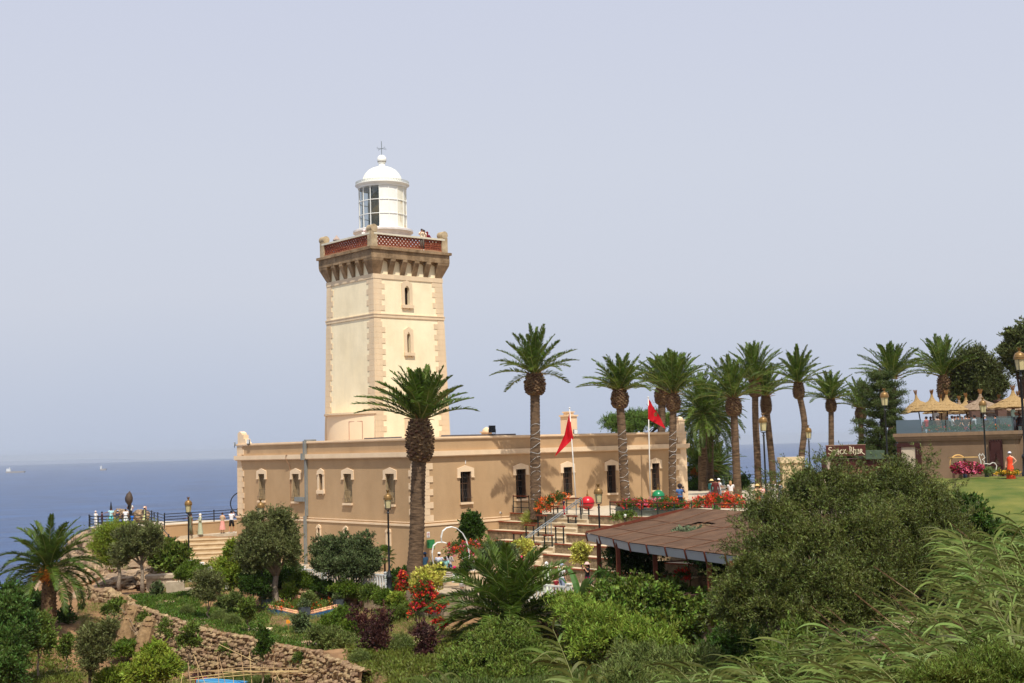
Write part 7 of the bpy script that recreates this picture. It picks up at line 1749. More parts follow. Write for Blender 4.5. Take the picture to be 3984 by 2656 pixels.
t = flowers('flower_bed', 'round raised bed of red and pink flowers below the seating tiers', at(1840, 74.6, -7.8), [blob(1780, 2130, 75, 42, 18), blob(1840, 2128, 75, 52, 22), blob(1900, 2125, 75, 34, 20), blob(1800, 2148, 74.2, 60, 16), blob(1870, 2150, 74.2, 48, 14)], 413, 420, 200, mf=mat('scarlet_petals', (196, 30, 18)), mf2=M_FLP, frac2=.35, top=.5)
p = at(1830, 74.7, -7.8); w_ = t.location
b = MB(); b.lathe([(1.55, 0), (1.55, .72), (1.62, .72), (1.62, .80), (1.38, .80), (1.38, .6), (0, .6)], 28, (0, .3, 0), sx=1.15); b.build('low_wall', M_TRIM, t, smooth=True, auto=30)
T(1955, 71.5, 'grey green rounded shrub above the low spreading palm', [(1930, 2150, 71.5, 50, 32), (1970, 2160, 71.5, 46, 34), (1900, 2175, 71.2, 36, 26)], 306, M_OLIVE2, z=-7.8, nclus=520, per=18, size=.13, rc=.16, r=.06)
T(1810, 69.5, 'rose bush with a few pale flowers right of the heart arch', [(1808, 2172, 69.5, 16, 14), (1816, 2200, 69.5, 24, 20), (1796, 2232, 69.3, 20, 16)], 307, M_DKGR, z=-7.8, nclus=80, per=14, size=.13, rc=.15, r=.03)
T(1700, 73.4, 'grass like tuft behind the heart arch seat', [(1700, 2215, 73.2, 26, 12)], 308, M_OLIVE2, z=-7.8, nclus=60, per=14, size=.3, rc=.1, asp=.08, up=1.2, trunk=False, inner=False)
T(2045, 73.4, 'yellow green shrub at the left foot of the stairs', [(2045, 2125, 73.4, 24, 20), (2052, 2150, 73.4, 20, 20), (2015, 2120, 73.8, 14, 10)], 309, M_VARI, z=-7.8, nclus=200, per=14, size=.12, rc=.14, r=.03)
T(2265, 69.2, 'yellow green shrub in front of the seating tiers left of the timber post', [(2262, 2140, 69.2, 28, 22), (2258, 2168, 69.2, 22, 22)], 310, M_VARI, z=-7.8, nclus=260, per=14, size=.12, rc=.14, r=.03)
p = Vector(loc2w(6.6, -2.9, -4.95)); t = thing('grass_tuft', 'mound of pale ornamental grass on the second seating tier', 'grass', p); b = MB(); leaves(b, 430, [[0, 0, .18, .42, .42, .2]], 120, 14, .1, .42, asp=.05, up=1.0, outw=.8, shell=.2); b.build('blades', leafm('pale_grass', (150, 156, 84)), t)
T(2232, 79, 'low green plants on the tier below the white globe lamp', [(2420, 2008, 75, 40, 10), (2450, 2003, 75, 26, 9)], 311, M_MID, z=-5.4, nclus=90, per=12, size=.13, rc=.12, trunk=False, inner=False)
p = Vector(W(2431, 2006, 74.5)); t = thing('globe_lamp', 'small white globe lamp on a short post above the brown roof', 'lamp', (p.x, p.y, -7.8)); b = MB(); b.tube([(0, 0, 0), (0, 0, p.z+7.7)], .03, 6); b.build('post', M_IRON, t); b = MB(); b.ball((0, 0, p.z+7.8), .11, 12, 8); b.build('globe', M_WHITE, t, smooth=True)
# spiky plant, banana leaf, strelitzia
def blades(mb, seed, n, L, w_, e_lo, e_hi, droop, z0=0., m=None, r0=.05, fold=.25):
    rg = random.Random(seed)
    for i in range(n):
        a = i*2.4+rg.uniform(-.3, .3); e = R(rg.uniform(e_lo, e_hi)); l = L*rg.uniform(.7, 1.15); K = 7; P = Vector((math.cos(a)*r0, math.sin(a)*r0, z0)); v = []
        sd = Vector((-math.sin(a), math.cos(a), 0))
        for k in range(K):
            u = k/(K-1); ee = e-R(droop)*u*u; d = Vector((math.cos(ee)*math.cos(a), math.cos(ee)*math.sin(a), math.sin(ee)))
            if k: P = P+d*(l/(K-1))
            w = w_*math.sin(math.pi*min(1, (.12+u*.88)))**.7*.5 if u < .999 else .002
            nn = sd.cross(d)
            v += [P-sd*w+nn*w*fold, P-nn*w*fold*.3, P+sd*w+nn*w*fold]
        mb.add(v, [(k*3+j, k*3+j+1, k*3+j+4, k*3+j+3) for k in range(K-1) for j in range(2)], m)
t = thing('spiky_plant', 'tall spiky green plant right of the red geranium bed', 'plant', at(2922, 70, -5.6)); b = MB(); blades(b, 1, 26, 2.6, .10, 45, 88, 45); b.build('leaves', M_FAN, t)
t = thing('banana_plant', 'banana plant with upright broad leaves beside the woman in black', 'plant', at(2262, 64.3, -8.2)); b = MB(); blades(b, 2, 7, 2.6, .42, 66, 88, 60); b.build('leaves', leafm('banana_leaf', (70, 104, 52), island=.2), t); b = MB(); b.tube([(0, 0, 0), (0, 0, .8)], .1, 8); b.build('stem', M_DKGR, t)
t = thing('broad_leaf_plant', 'single broad green leaf in front of the red geranium bed', 'plant', at(2790, 78, -4.9)); b = MB(); blades(b, 5, 3, 1.0, .4, 70, 88, 10); b.build('leaves', leafm('banana_leaf', (70, 104, 52)), t)
t = thing('climbing_plant', 'leafless dry bush right of the white balustrade', 'shrub', at(2235, 60.5, -8.9)); b = MB(); rg = random.Random(4)
for i in range(60):
    q = [Vector((0, 0, 0))]; d = Vector((rg.uniform(-1, 1), rg.uniform(-.6, .6), rg.uniform(.6, 1.4))).normalized()
    for k in range(5): d = (d+Vector((rg.uniform(-.5, .5), rg.uniform(-.5, .5), rg.uniform(-.3, .3)))).normalized(); q.append(q[-1]+d*.26)
    b.tube(q, [.014]*5+[.005], 4)
b.build('twigs', mat('dry_twigs', (128, 112, 96), .9), t)
# heart arch bench
t = thing('heart_arch', 'white wire heart shaped arch with a bench seat', 'arch', at(1742, 72.5, -7.8), .15); b = MB(); zz = 7.8
def hrt(px, py): p = W(px, py, 72.5); q = at(1742, 72.5, -7.8); return Vector((p[0]-q.x, 0, p[2]+7.8))
OL = [hrt(*q) for q in ((1737, 2112), (1718, 2106), (1716, 2090), (1722, 2066), (1737, 2053), (1757, 2049), (1778, 2055), (1800, 2075), (1814, 2100), (1822, 2130), (1826, 2160), (1820, 2190), (1800, 2220), (1762, 2250), (1745, 2262))]
OR = [hrt(*q) for q in ((1737, 2112), (1716, 2108), (1700, 2110), (1686, 2122), (1681, 2150), (1684, 2185), (1697, 2210), (1712, 2236), (1724, 2262))]
for pts in (OL, OR):
    for yk in (-.24, -.12, 0, .12, .24): b.tube([p+Vector((0, yk, 0)) for p in pts], .016, 5)
    for p in pts[1:]: b.bar(p+Vector((0, -.25, 0)), p+Vector((0, .25, 0)), .022)
b.build('frame', M_WHITE, t)
b = MB()
for k in range(5): b.bar((-.45, -.26+k*.11, .42), (.75, -.26+k*.11, .42), .05, .02)
for x in (-.4, .7):
    for y in (-.24, .2): b.bar((x, y, 0), (x, y, .42), .04)
for k in range(4): b.bar((-.42, .26, .5+k*.1), (.72, .26, .5+k*.1), .02)
b.build('seat', M_WHITE, t)
# flower bed with blue skirt
q = [G(1027, 2372, -8.85), G(1185, 2408, -8.85), G(1328, 2372, -8.85), G(1165, 2338, -8.85)]
c = sum((Vector(x) for x in q), Vector())/4; t = thing('raised_flower_bed', 'diamond shaped flower bed with blue cloth skirt and a fringe of small ornaments', 'flower bed', (c.x, c.y, -9.1))
P4 = [Vector(x)-Vector((c.x, c.y, -9.1)) for x in q]; P4 = [Vector((p.x, p.y, 0)) for p in P4]
b = MB(); b.prism([(p.x*.97, p.y*.97) for p in P4], -.2, .36); b.build('soil', M_GROUND, t)
b = MB(); m_bl = mat('blue_cloth', (36, 88, 134), .6, scale=3, rgb2=(60, 116, 160), bump=.3)
for a, c_ in zip(P4, P4[1:]+P4[:1]):
    n = 40; v = []
    d = (c_-a).normalized(); nn = Vector((d.y, -d.x, 0))
    for i in range(n+1):
        p = a.lerp(c_, i/n); w_ = .04*math.sin(i*1.9)+.02*math.sin(i*4.1); v += [p+nn*w_+Vector((0, 0, -.12)), p+nn*w_*.3+Vector((0, 0, .42))]
    b.add(v, [(2*i, 2*i+2, 2*i+3, 2*i+1) for i in range(n)])
b.build('skirt', m_bl, t, smooth=True)
b = MB(); rg = random.Random(9)
for a, c_ in zip(P4, P4[1:]+P4[:1]):
    n = int((c_-a).length/.16)
    for i in range(n): p = a.lerp(c_, (i+.5)/n)*.97; b.lathe([(.05, .40), (.06, .46), (.03, .50), (.045, .56), (0, .62)], 6, (p.x, p.y, 0))
b.build('ornament_fringe', mat('coral_ornaments', (226, 170, 128), .6, island=.3), t)
b = MB(); leaves(b, 440, [[0, 0, .5, 2.0, 1.9, .22]], 420, 12, .16, .13, shell=.1); b.build('foliage', M_MID, t)
b = MB(); leaves(b, 441, [[0, 0, .56, 2.0, 1.9, .2]], 70, 8, .06, .08, asp=1, shell=.3); b.build('blossom', M_FLO, t)
for i, p in enumerate((P4[0], P4[1], P4[2])):
    k = p*.93; tt = thing('square_pot', ['dark square pot with small plant at the left corner of the blue skirted bed', 'dark square pot at the front corner of the blue skirted bed', 'dark square pot at the right corner of the blue skirted bed'][i], 'pot', (c.x+k.x, c.y+k.y, -8.74), .5, group='dark pots on the blue skirted bed')
    b = MB(); b.prism([(-.24, -.24), (.24, -.24), (.24, .24), (-.24, .24)], 0, .48); b.build('pot', mat('anthracite_pot', (66, 72, 76), .6), tt)
    b = MB(); leaves(b, 450+i, [[0, 0, .6, .26, .26, .2]], 50, 10, .08, .1); b.build('foliage', M_OLIVE2, tt)
# slabs, stepping stones, little walls
def stones(mb, seed, pts, r=(.14, .26), jit=.25):
    rg = random.Random(seed)
    for p in pts:
        s_ = rg.uniform(*r); mb.ball(p, s_, 7, 5, sc=(rg.uniform(.8, 1.4), rg.uniform(.8, 1.3), rg.uniform(.6, .95)), nz=.5, seed=rg.random()*50)
M_STN = mat('garden_stone', (116, 94, 68), .95, scale=2.5, rgb2=(170, 144, 110), bump=.7, bscale=8, island=.22)
M_PINKS = mat('pink_slab', (190, 150, 124), .9, scale=3, rgb2=(214, 180, 154), bump=.3, bscale=10, island=.15)
def wall_line(name, label, line, zf, h, seed, th=.45, dens=1.0, m=M_STN, r=(.13, .24), back=True, topf=None):
    rg = random.Random(seed); P = [Vector(p) for p in line]; t = thing(name, label, 'stone wall', P[0]); b = MB(); bk = MB(); o = P[0]
    for a, c_ in zip(P[:-1], P[1:]):
        L_ = (c_-a).length; rows = int(h/.19); d = (c_-a).normalized(); n_ = Vector((d.y, -d.x, 0)).normalized()
        if n_.y > 0: n_ = -n_
        pts = []
        for j in range(rows+1):
            k = int(L_/.29*dens)
            for i in range(k):
                z = j*h/max(rows, 1); q = a+d*((i+.5*(j % 2)+rg.uniform(-.3, .3))*L_/k)+n_*((h-z)*.22+rg.uniform(-.05, .07)); q.z += z+rg.uniform(-.05, .05); pts.append(tuple(q-o))
        stones(b, seed, pts, r); seed += 1
        e = n_*.12; bk.add([a-o+n_*(h*.2)+Vector((0, 0, -.4)), c_-o+n_*(h*.2)+Vector((0, 0, -.4)), c_-o+Vector((0, 0, h+.0)), a-o+Vector((0, 0, h+.0)), c_-o-n_*th+Vector((0, 0, h-.0)), a-o-n_*th+Vector((0, 0, h-.0)), c_-o-n_*th+Vector((0, 0, -.4)), a-o-n_*th+Vector((0, 0, -.4))], [(0, 1, 2, 3), (3, 2, 4, 5), (4, 6, 7, 5)])
    b.build('stones', m, t, smooth=False); bk.build('backing', M_GROUND, t)
    return t
LOW = -11.0
wl = [(x, y, float(height(np.array([x-.9]), np.array([y-.9]))[0])-.15) for x, y in WALLLINE[1:]]
wl = [(-23.3, 78.7, -10.0), (-20.2, 73.6, -10.35), (-17.3, 68.4, -10.8), (-14.5, 64.8, -11.05), (-11.7, 61.3, -11.15), (-8.8, 57.8, -11.15), (-6.4, 53., -11.1)]
for k in range(len(wl)-1):
    pass
wall_line('dry_stone_wall', 'long dry stone retaining wall holding up the garden terrace', [(x, y, -11.15) for x, y, z in wl], LOW, 2.2, 500, r=(.09, .18))
wall_line('dry_stone_wall', 'low rubble wall below the hedge mounds behind the flower bed', [tuple(G(1010, 2330, -8.7)), tuple(G(1180, 2320, -8.6)), tuple(G(1390, 2345, -8.6))], -8.7, .45, 520, r=(.12, .2))
wall_line('dry_stone_wall', 'rubble wall glimpsed behind the base of the low spreading palm', [tuple(G(2010, 2480, -9.2)), tuple(G(2180, 2470, -9.2))], -9.2, .85, 530)
wall_line('dry_stone_wall', 'tumbled rocks along the slope above the left end of the garden', [(*gz(330, 83)[:2], gz(330, 83).z-.1), (*gz(440, 80)[:2], gz(440, 80).z-.1), (-23.3, 78.7, -9.6)], -9, .8, 535, r=(.16, .34))
for i, (px, D) in enumerate(((556, 70.3), (492, 73.2), (452, 75.8))):
    p = at(px, D, [-10.8, -10.5, -10.2][i]); t = thing('buttress', ['rough leaning stone buttress nearest the middle of the rock wall', 'rough stone buttress second from the rock wall', 'rough stone buttress farthest left at the rock wall'][i], 'buttress', p, -.5, group='rough buttresses of the rock wall')
    b = MB(); b.tube([(0, -.2, -.2), (.05, 0, .8), (.12, .3, 1.7), (.15, .5, 2.0)], [.62, .50, .40, .32], 9, sq=.8)
    rg = random.Random(i); pts = [(.07*z+(.56-.13*z)*math.cos(a)*.9, -.2+.3*z+(.46-.11*z)*math.sin(a), z+rg.uniform(-.08, .08)) for z in np.linspace(0, 1.9, 8) for a in [rg.uniform(math.pi*.9, math.pi*2.1) for _ in range(6)]]
    stones(b, 70+i, pts, (.05, .13)); b.build('masonry', mat('buttress_stone', (112, 88, 60), .95, scale=4, rgb2=(156, 126, 90), bump=1., bscale=7, island=.2), t)
SLB = [(700, 72.6), (740, 70.4), (780, 70.8), (820, 68.6), (690, 74.6), (660, 78), (640, 80.5), (900, 67.5), (940, 66.4), (1040, 64.6), (1110, 63.4), (1175, 62.6), (1210, 61.8), (1250, 61.2), (1060, 66.5), (990, 65.6), (1600, 57.8), (1620, 59.6), (1650, 61.8), (1560, 56.2), (1525, 55.5), (1680, 63.2)]
DIRS = ['at the near end of the gravel path', 'on the gravel path by the rosemary', 'on the gravel path below the young olive', 'on the gravel path nearest the rock wall', 'on the path beyond the green carpet bend', 'on the far path near the young olive', 'farthest up the left path', 'left of the sapling by the slab', 'in front of the sapling by the slab', 'below the pale square slab', 'below the orange marker', 'below the thin grey sapling', 'below the thin grey sapling to the right', 'before the large mound', 'left of the orange marker', 'just right of the sapling by the slab', 'second of the flat steps left of the low palm', 'third of the flat steps left of the low palm', 'fourth of the flat steps up to the red bush', 'first of the flat steps by the purple plums', 'lowest flat step by the purple plum trunk', 'top flat step under the red bush']
s0 = None
for i, (px, D) in enumerate(SLB):
    g_ = gz(px, D)+Vector((0, 0, .02))
    if s0 is None:
        b = MB(); rg = random.Random(5); pl_ = [(rg.uniform(.42, .6)*math.cos(a), rg.uniform(.3, .42)*math.sin(a)) for a in np.linspace(0, 5.5, 7)]; b.prism(pl_, -.12, .07); s0 = b.build('stepping_stone', M_PINKS); s0.location = g_; tagp(s0, 'flat pinkish stepping stone '+DIRS[i], 'stepping stone', 'flat stepping stones')
    else:
        o = s0.copy(); COL.objects.link(o); o.location = g_; o.rotation_euler = (0, 0, i*1.1); k = .9+.3*((i*7) % 5)/5; o.scale = (k, k, 1+(i > 15)*1.5); tagp(o, 'flat pinkish stepping stone '+DIRS[i])
p = gz(1018, 66); b = MB(); b.prism([(-.5, -.4), (.55, -.45), (.6, .4), (-.45, .42)], -.1, .12); b.prism([(-.42, -.36), (.5, -.4), (.5, .34), (-.4, .36)], .16, .27); t = b.build('stone_slab', mat('pale_slab', (214, 190, 146), .85, rgb2=(228, 208, 168))); t.location = p; tagp(t, 'pale square stone slab lying left of the orange marker', 'slab')
p = gz(1122, 65.2); t = thing('plant_marker', 'small orange marker on a thin stick in front of the blue skirt', 'marker', p); b = MB(); b.tube([(0, 0, 0), (0, 0, .6)], .015, 5); b.build('stick', M_DRYF, t); b = MB(); b.box(-.1, .1, -.01, .01, .5, .68); b.build('tag', mat('orange_tag', (232, 150, 40), .6), t)
# gravel path
b = MB(); pth = [(640, 2232+60), (690, 2330), (735, 2375), (800, 2395), (850, 2400)]; L1 = [gz(x, D) for x, D in ((640, 82), (665, 77), (700, 73), (760, 70), (850, 67.6))]
v = []
for q in L1:
    for o in (-.9, .9): z = hz(q.x+o, q.y+o*.3); v.append((q.x+o, q.y+o*.6, z+.05))
b.add(v, [(2*i, 2*i+1, 2*i+3, 2*i+2) for i in range(4)]); tagp(b.build('path', mat('gravel', (176, 156, 130), .95, scale=10, rgb2=(206, 190, 166), bump=.6, bscale=40)), kind='structure')
# steps down through the rock wall
t = thing('stone_steps', 'rough pale stone steps going down through the rock wall', 'steps', gz(1200, 57.5))
for k, (px, py, z) in enumerate(((1205, 2560, -9.35), (1180, 2588, -9.7), (1150, 2612, -10.05), (1125, 2635, -10.4), (1110, 2650, -10.75))):
    p = G(px, py, z); b = MB(); q = Vector(p)-t.location; b.box(q.x-.5, q.x+.45, q.y-.35, q.y+.3, q.z-.22, q.z, rz=.3*k); b.build('step', M_STN, t)
# concrete planter
p = gz(625, 84.5); t = thing('concrete_planter', 'weathered concrete planter under the large leaved tree', 'planter', p, .3); b = MB(); b.prism([(-.9, -.5), (.7, -.6), (.9, .5), (-.8, .6)], -.1, .75); b.prism([(-1.0, -.6), (.8, -.7), (1.0, .6), (-.9, .7)], .75, .95); b.build('box', mat('weathered_concrete', (164, 146, 122), .95, rgb2=(190, 172, 146), bump=.3), t)
p = gz(680, 82); t = thing('concrete_planter', 'pale square stone block beside the clipped mound', 'block', p, .2); b = MB(); b.box(-.5, .6, -.4, .4, -.1, .8); b.box(.6, 1.2, -.4, .3, -.1, .35); b.build('block', mat('weathered_concrete', (164, 146, 122)), t)
# red pots, blue trough, bamboo trellis
for i, px in enumerate((770, 793)):
    p = gz(px, 62.4); t = thing('red_pot', ['tall red pot left of its twin beside the blue trough', 'tall red pot right of its twin beside the blue trough'][i], 'pot', p, group='tall red pots'); s_ = i*.04
    b = MB(); b.lathe([(.10, 0), (.145, .42+s_), (.155, .46+s_), (.13, .46+s_), (0, .4)], 14); b.build('pot', mat('red_glaze', (176, 20, 26), .4), t, smooth=True)
    b = MB(); leaves(b, 460+i, [[0, 0, .58, .2, .18, .14]], 30, 10, .07, .1, asp=.3); b.build('foliage', mat('dead_foliage', (90, 60, 56), .9, island=.3), t)
a, c_ = gz(785, 61.5), G(950, 2670, -10.7); t = thing('blue_trough', 'long bright blue trough at the bottom of the garden', 'trough', a); d = Vector(c_)-a; d.z = 0; nn = Vector((-d.y, d.x, 0)).normalized()
b = MB(); b.bar(nn*.28+Vector((0, 0, .25)), d+nn*.28+Vector((0, 0, .25)), .08, .5); b.bar(-nn*.28+Vector((0, 0, .25)), d-nn*.28+Vector((0, 0, .25)), .08, .5); b.bar((0, 0, .06), d+Vector((0, 0, .06)), .5, .1); b.bar(-nn*.0-d.normalized()*.03+Vector((0, 0, .25))-nn*.3, -d.normalized()*.03+nn*.3+Vector((0, 0, .25)), .08, .5); b.build('sides', mat('sky_blue_paint', (92, 170, 214), .6), t)
b = MB(); b.bar((0, 0, .38), d+Vector((0, 0, .38)), .5, .02); b.build('inside', mat('deep_blue_paint', (34, 92, 140), .5), t)
t = thing('bamboo_trellis', 'tangled bamboo cane trellis lying across the bottom edge', 'trellis', gz(1000, 58.5)); b = MB(); rg = random.Random(12); M_CANE = mat('dry_bamboo', (186, 158, 112), .8, island=.25)
ob = Vector(t.location)
for i in range(9):
    x0 = rg.uniform(720, 860); x1 = rg.uniform(1100, 1260); y0 = 2600+i*9; p_ = Vector(W(x0, y0+10, 59.5)); q_ = Vector(W(x1, y0+rg.uniform(-20, 20), 58)); m__ = p_.lerp(q_, .5)+Vector((0, 0, rg.uniform(-.1, .2))); b.tube([p_-ob, m__-ob, q_-ob], .016, 5)
for i in range(16):
    x0 = 700+i*36+rg.uniform(-8, 8); h_ = rg.uniform(40, 150); p_ = Vector(W(x0, 2665, 58.8)); q_ = Vector(W(x0-rg.uniform(-20, 50), 2665-h_, 59.2)); b.tube([p_-ob, q_-ob], .014, 5)
p_, q_ = Vector(W(850, 2505, 60.5)), Vector(W(985, 2570, 59.5)); b.tube([p_-ob, q_-ob], .014, 5)
p_, q_ = Vector(W(1340, 2555, 56)), Vector(W(1180, 2650, 57)); b.tube([p_-ob, q_-ob], .014, 5)
b.build('canes', M_CANE, t)
# --- ground cover
def cover(name, seed, region, n, size, m, asp=.35, up=.9, h=.08, cl=10, kind='stuff'):
    "leaf tufts over ground between photo columns/distances region=[(px0,px1,D0,D1),...]"
    rg = np.random.default_rng(seed); b = MB()
    for (px0, px1, D0, D1, k) in region:
        nn = int(n*k); px = rg.uniform(px0, px1, nn); D = rg.uniform(D0, D1, nn); X = (px-CX)/F_PX*D; Z = height(X, D)
        ok = (np.sin(X*1.9+seed)*np.sin(D*1.3+seed*.7)+rg.normal(size=nn)*.35) > -.45; X, D, Z = X[ok], D[ok], Z[ok]; nn = len(X)
        idx = np.repeat(np.arange(nn), cl); P = np.stack([X, D, Z+h], 1)[idx]+rg.normal(size=(nn*cl, 3))*np.array([.16, .16, .04])
        ld = unit(rg.normal(size=(nn*cl, 3))+np.array([0, 0, up])); sd = unit(np.cross(ld, rg.normal(size=(nn*cl, 3)))); s_ = size*rg.uniform(.6, 1.4, (nn*cl, 1))
        v = np.stack([P, P+ld*s_*.5+sd*s_*asp*.5, P+ld*s_, P+ld*s_*.5-sd*s_*asp*.5], 1); b.add(v.reshape(-1, 3), np.arange(nn*cl*4).reshape(-1, 4))
    o = b.build(name, m); tagp(o, kind=kind); return o
cover('ground_cover', 1, [(500, 760, 71, 82, 1.6), (640, 900, 66, 76, .5), (860, 1020, 64, 74, .5), (1020, 1400, 60, 67, .7)], 3000, .13, leafm('ground_cover_leaf', (76, 100, 34), island=.45))
cover('grass', 2, [(200, 800, 60, 68, .7), (850, 1350, 60, 74, .8), (1350, 2100, 50, 66, 1.6), (1100, 1700, 62, 72, .5), (300, 520, 70, 80, .5), (600, 900, 74, 88, .5)], 2600, .16, leafm('grass_blade', (92, 106, 50), island=.4, rgb2=(140, 140, 80)), asp=.12)
cover('weeds', 3, [(1500, 2300, 46, 60, 1.5), (1350, 1650, 52, 58, .6), (0, 300, 60, 70, .3), (380, 480, 58, 64, .4)], 3000, .17, leafm('weed_leaf', (92, 100, 40), island=.5), h=.14)
# --- cliff rocks on the left
def rock(px, py, D, rx, ry, seed, label, dp=None, nz=.5):
    c = blob(px, py, D, rx, ry, dp); t = MB(); v = []; nu, nv = 40, 26
    nu, nv = 96, 64; t.ball((0, 0, 0), 1., nu, nv); V_ = t.v[0]; out = []
    for x in V_:
        d = Vector(x); n1 = mnoise.noise(d*1.3+Vector((seed, 0, 0)))*.5+mnoise.noise(d*3.1+Vector((0, seed, 0)))*.25+mnoise.noise(d*7+Vector((0, 0, seed)))*.14+mnoise.noise(d*15+Vector((seed, 0, seed)))*.07-.12*(1-min(1, abs(mnoise.noise(d*2.6+Vector((seed, seed, 0))))*7))
        q = 1+nz*n1; st_ = round((d.z*q)*5)/5; z_ = d.z*q*.6+st_*.4
        out.append((d.x*q*c[3], d.y*q*c[4], z_*c[5]))
    t.v[0] = np.array(out); o = t.build('rock', M_ROCK); o.location = c[:3]; return tagp(o, label, 'rock', 'cliff rocks below the lookout')
rock(440, 2185, 101, 180, 118, 1.3, 'massive layered rock face below the lookout', dp=6.5)
rock(350, 2150, 105, 90, 90, 2.1, 'rock shoulder dropping to the sea left of the lookout', dp=4)
rock(330, 2270, 95, 110, 90, 3.7, 'lower rock buttress behind the sea palm', dp=5)
rock(500, 2270, 91, 110, 46, 4.4, 'tan rock ledge behind the two slender trunks', dp=4)
rock(595, 2245, 90, 60, 42, 5.2, 'tan rock slab left of the concrete planter', dp=3)
rock(370, 2330, 88, 90, 46, 6.6, 'broken brown rock slope above the garden wall', dp=4)
rock(545, 2010, 116, 34, 26, 7.9, 'rounded tan boulder on the lookout behind the people', dp=1.2)
rock(470, 2000, 117, 40, 20, 8.8, 'low tan boulder on the lookout left of the leaf sculpture', dp=1.2)
rock(600, 2065, 108, 50, 26, 9.5, 'pale rock between the lookout and the low wall', dp=2)
rock(1085, 2335, 74, 24, 18, 10.2, 'small boulder at the foot of the twisted olive', dp=.5)
rock(240, 2330, 96, 90, 110, 11.1, 'dark rock mass sloping to the sea at the left', dp=6)
# far ships
for i, (px, py, L_) in enumerate(((58, 1813, 70), (400, 1799, 22))):
    D = 7200; p = W(px, py, D); t = thing('ship', ['long faint cargo ship near the left horizon', 'tiny faint ship on the horizon right of the long one'][i], 'ship', (p[0], D, -80))
    b = MB(); b.ext([(-L_*.7, 0, -1), (L_*.7, 0, -1), (L_*.78, 0, 9), (-L_*.75, 0, 9)], (0, 18, 0)); b.build('hull', mat('ship_hull', (150, 140, 130), .7), t)
    b = MB(); b.box(-L_*.7, -L_*.4, 3, 15, 9, 24); b.box(-L_*.5, -L_*.46, 7, 10, 24, 32); b.build('superstructure', M_WHITE, t)
# ================================================================ FOREGROUND RIGHT
def big(px, D, label, bl, seed, ml, z=None, **kw):
    b = at(px, D, z) if z is not None else gz(px, D); return tree(kw.pop('name', 'shrub'), label, kw.pop('cat', 'shrub'), b, [blob(*q) for q in bl], seed, ml, kw.pop('mb_', M_BARK), **kw)
big(2560, 59, 'ivy covered hedge bank in front of the brown roofed pavilion', [(2380, 2330, 59.5, 70, 50, 1.6), (2480, 2320, 59, 80, 60, 1.6), (2590, 2330, 58.5, 80, 60, 1.6), (2690, 2360, 58, 80, 60, 1.6), (2780, 2400, 57, 80, 60, 1.6), (2760, 2370, 53, 60, 44, 1.0), (2820, 2380, 53, 60, 60, 1.1), (2880, 2380, 54, 60, 60, 1.2), (2450, 2400, 57.5, 90, 60, 1.6), (2580, 2420, 57, 100, 60, 1.6), (2700, 2450, 56.5, 90, 60, 1.6)], 601, leafm('ivy_leaf', (58, 80, 26), island=.6, trans=.15, rough=.5, spec=.25, rgb2=(104, 118, 46)), name='ivy_hedge', cat='hedge', nclus=2600, per=22, size=.15, rc=.2, asp=.7, trunk=False)
big(2350, 52, 'bright green shrubbery below the ivy hedge', [(2260, 2400, 54, 60, 50, 1.5), (2350, 2430, 53, 80, 60, 1.6), (2440, 2480, 52, 90, 55, 1.6), (2560, 2510, 51, 90, 50, 1.6), (2300, 2490, 52, 80, 50, 1.6), (2210, 2370, 57, 50, 36, 1.2)], 602, leafm('lush_leaf', (86, 108, 36), island=.5, trans=.3, rgb2=(134, 150, 62)), nclus=1900, per=22, size=.17, rc=.22, asp=.3, trunk=False)
big(1960, 47, 'rounded leafy shrub at the bottom centre in front of the low palm', [(1890, 2500, 48, 70, 50, 1.3), (1980, 2480, 48, 60, 60, 1.3), (1960, 2560, 47, 110, 70, 1.6), (1830, 2580, 46.5, 90, 60, 1.5), (2070, 2560, 47, 80, 60, 1.5), (1770, 2630, 46, 90, 50, 1.5), (2050, 2640, 45, 110, 60, 1.5), (1900, 2660, 45, 110, 60, 1.5)], 603, M_MID, nclus=2400, per=22, size=.12, rc=.17, asp=.45, r=.06)
big(2500, 42, 'feathery green broom bushes at the bottom right of centre', [(2480, 2580, 43, 90, 50, 1.2), (2600, 2600, 42, 100, 60, 1.2), (2720, 2590, 42, 90, 55, 1.2), (2420, 2650, 41, 90, 50, 1.2), (2560, 2670, 41, 120, 50, 1.2), (2760, 2660, 41, 120, 60, 1.2)], 604, M_ROSM, nclus=1700, per=26, size=.16, rc=.18, asp=.14, trunk=False)
big(2790, 46, 'dark shrubs in the hollow under the big olive', [(2800, 2560, 47, 90, 60, 1.4), (2900, 2500, 46, 90, 70, 1.4), (3000, 2560, 45, 100, 70, 1.4)], 605, M_DKGR, nclus=900, per=20, size=.15, rc=.2, trunk=False)
# the big olive
OB = [(3045, 2015, 42, 110, 100), (3150, 1930, 42.5, 130, 110), (3290, 1945, 43, 130, 100), (3440, 1915, 43, 130, 105), (3560, 1930, 43, 130, 120), (3620, 2030, 43, 120, 110), (3480, 2060, 42, 160, 130), (3320, 2100, 41, 170, 140), (3120, 2110, 41, 170, 130), (3010, 2140, 41, 110, 115), (2935, 2235, 40.5, 85, 100), (3020, 2260, 40, 150, 130), (3200, 2280, 39.5, 170, 130), (3390, 2260, 40, 160, 130), (3560, 2210, 41, 140, 130), (3680, 2150, 42, 90, 100), (2860, 2350, 40, 100, 100), (3000, 2390, 39.5, 130, 90), (3180, 2400, 39, 150, 90), (3370, 2370, 39.5, 130, 90), (2950, 2000, 42, 56, 56), (3490, 1850, 43, 60, 44), (3240, 1872, 42.5, 60, 44), (3750, 2080, 44, 50, 70), (3770, 2160, 44, 40, 60)]
